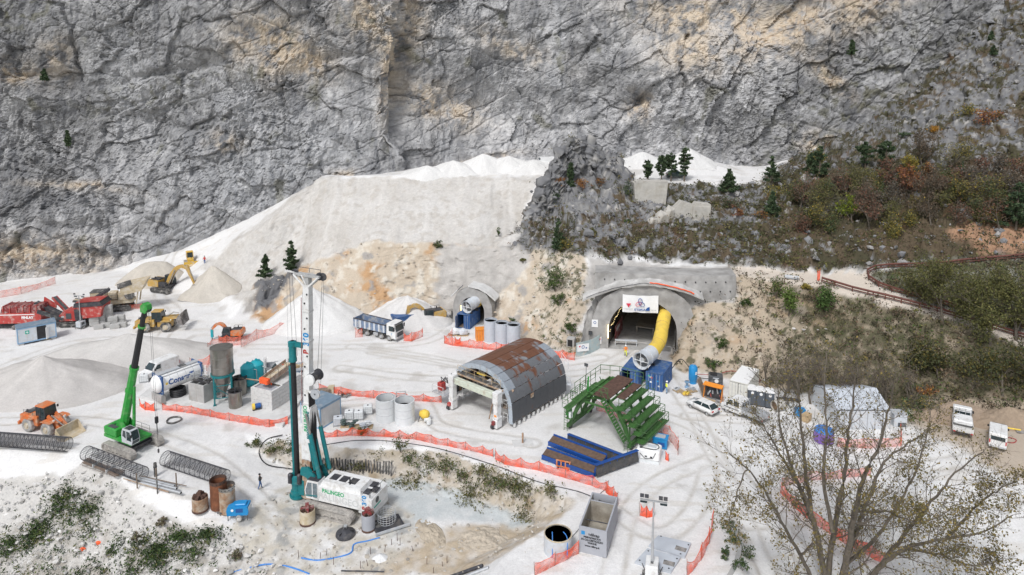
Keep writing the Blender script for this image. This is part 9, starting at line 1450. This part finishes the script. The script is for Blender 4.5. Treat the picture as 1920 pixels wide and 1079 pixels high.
for k, (px, py, h, lab) in enumerate(((1700, 700, 5.0, 'dark green thicket tree below the road'), (1760, 720, 6.0, 'dark green tree on the lower bank behind the tipper'), (1820, 735, 6.5, 'dark leafy tree behind the earth mound'), (1880, 745, 7.0, 'dark green tree behind the people carrier'), (1925, 740, 7.5, 'dark green tree cut by the right edge behind the mound'))): broadleaf(on(px, py), h, lab, 260+k, [(.055,.065,.03), (.075,.08,.035), (.05,.055,.025), (.12,.10,.03)], 9, 3, 'thicket_tree', leaf=.2, puff=1.4)
for k, (px, py) in enumerate(((1445, 742), (1470, 752), (1495, 756), (1520, 758), (1545, 762), (1570, 764), (1600, 766), (1630, 768), (1662, 770), (1694, 766), (1480, 738), (1540, 745), (1600, 750), (1655, 752))): broadleaf(on(px, py), 6.0+rs.rand()*2.2, 'thin bare grey brown tree in the row behind the storage hall', 280+k, BRN+OLV[:1], 2, 3, leaf=.10, group='bare trees in a row at the slope foot', spread=.42, minr=.016)
B(1700, 790, 3.0, 2.0, 'green bush between the storage hall and the earth mound', 300, GRN+OLV, 600, leaf=.18); B(1730, 772, 3.4, 2.2, 'dark bush behind the brown mound', 301, OLV+PINE, 600, leaf=.18); B(1740, 742, 2.4, 1.4, 'orange autumn bush low on the bank behind the tipper', 302, ORG, 260, leaf=.18)
TB = Vector((30.5, 57.0, -2.2)); TB.z = gz(TB.x, TB.y)-.2; t = thing('big_tree', 'large half bare spreading tree with olive leaves in the right foreground', 'tree', TB)
LIMBS = [([(1552, 1150), (1542, 1060), (1522, 960), (1508, 860), (1500, 770), (1492, 690)], .34, 0), ([(1550, 1110), (1562, 1000), (1582, 900), (1592, 800), (1605, 715), (1612, 660)], .30, 2), ([(1560, 1150), (1585, 1060), (1603, 960), (1622, 890), (1650, 830), (1668, 760), (1680, 700)], .36, -1.5), ([(1592, 1040), (1622, 950), (1656, 870), (1700, 835), (1752, 795)], .22, 2.5), ([(1575, 1140), (1640, 1075), (1705, 1025), (1775, 1010), (1850, 995), (1898, 965)], .27, -2), ([(1640, 1075), (1690, 1010), (1740, 950), (1790, 890), (1845, 845)], .22, -1), ([(1545, 1150), (1510, 1060), (1470, 985), (1440, 930), (1400, 880), (1366, 850)], .24, -2), ([(1536, 1020), (1500, 920), (1462, 850), (1432, 800), (1415, 770)], .20, 2), ([(1520, 960), (1480, 860), (1462, 790), (1458, 720)], .17, 0), ([(1582, 1060), (1640, 1010), (1700, 920), (1735, 830), (1745, 770)], .2, 3), ([(1560, 1000), (1545, 900), (1550, 800), (1545, 720), (1552, 655)], .2, 3), ([(1700, 1028), (1760, 1040), (1820, 1060), (1870, 1050)], .13, -2), ([(1400, 880), (1380, 930), (1366, 980)], .07, -2), ([(1775, 1010), (1830, 950), (1870, 920), (1905, 900)], .12, -2), ([(1605, 960), (1660, 960), (1720, 980), (1780, 960)], .12, -3)]
tips = []; rs = np.random.RandomState(55); tw = MB()
for li, (pp_, r0, dd) in enumerate(LIMBS):
 n = len(pp_); Pw = [D(px, py, 57+dd*min(1, k/2)+(.35*dd*k)) for k, (px, py) in enumerate(pp_)]; C = catmull([np.array(p) for p in Pw], n*5); C += rs.normal(size=C.shape)*.05
 mb = MB(); mb.path([tuple(Vector(c)-TB) for c in C], r0, 7, r1=.035); mb.build('limb', M_BARKG, t, smooth=True); m = len(C)
 for k in range(int(m*.18), m):
  f = k/m
  for rep in range(2 if f > .3 else 1):
   if rs.rand() < .25: continue
   d0 = Vector(C[min(k+1, m-1)]-C[k-1]).normalized(); side = Vector(rs.normal(size=3)).cross(d0).normalized(); nd = (d0*.55+side*.75+Vector((0, 0, .12))).normalized(); L = (1.1+2.6*rs.rand())*(1.15-.6*f)*(1.0 if r0 > .15 else .7)
   limb(tw, tuple(Vector(C[k])-TB), nd, L, max(.02, r0*(1-f)*.28+.012), 2 if rs.rand() < .75 else 1, rs, tips, .5, 4, .06, 3, .009)
o = tw.build('twigs', M_BARKG, t); T = np.array(tips); dens = sstep(19, 3, T[:, 2])*.8+.2; kp = rs.rand(len(T)) < .75*dens; T = T[kp]; P = np.repeat(T, 3, axis=0)+rs.normal(size=(len(T)*3, 3))*.2
leaf_obj('leaves', P, .15, [(.19,.145,.05), (.14,.12,.045), (.22,.165,.055), (.11,.10,.04)], rs, t, elong=1.3)
MB().path([(TB.x-TB.x, 0, -.6), tuple(D(1556, 1180, 57)-TB), tuple(D(1556, 1140, 57)-TB)], .62, 9, r1=.5).build('trunk', M_BARKG, t, smooth=True)
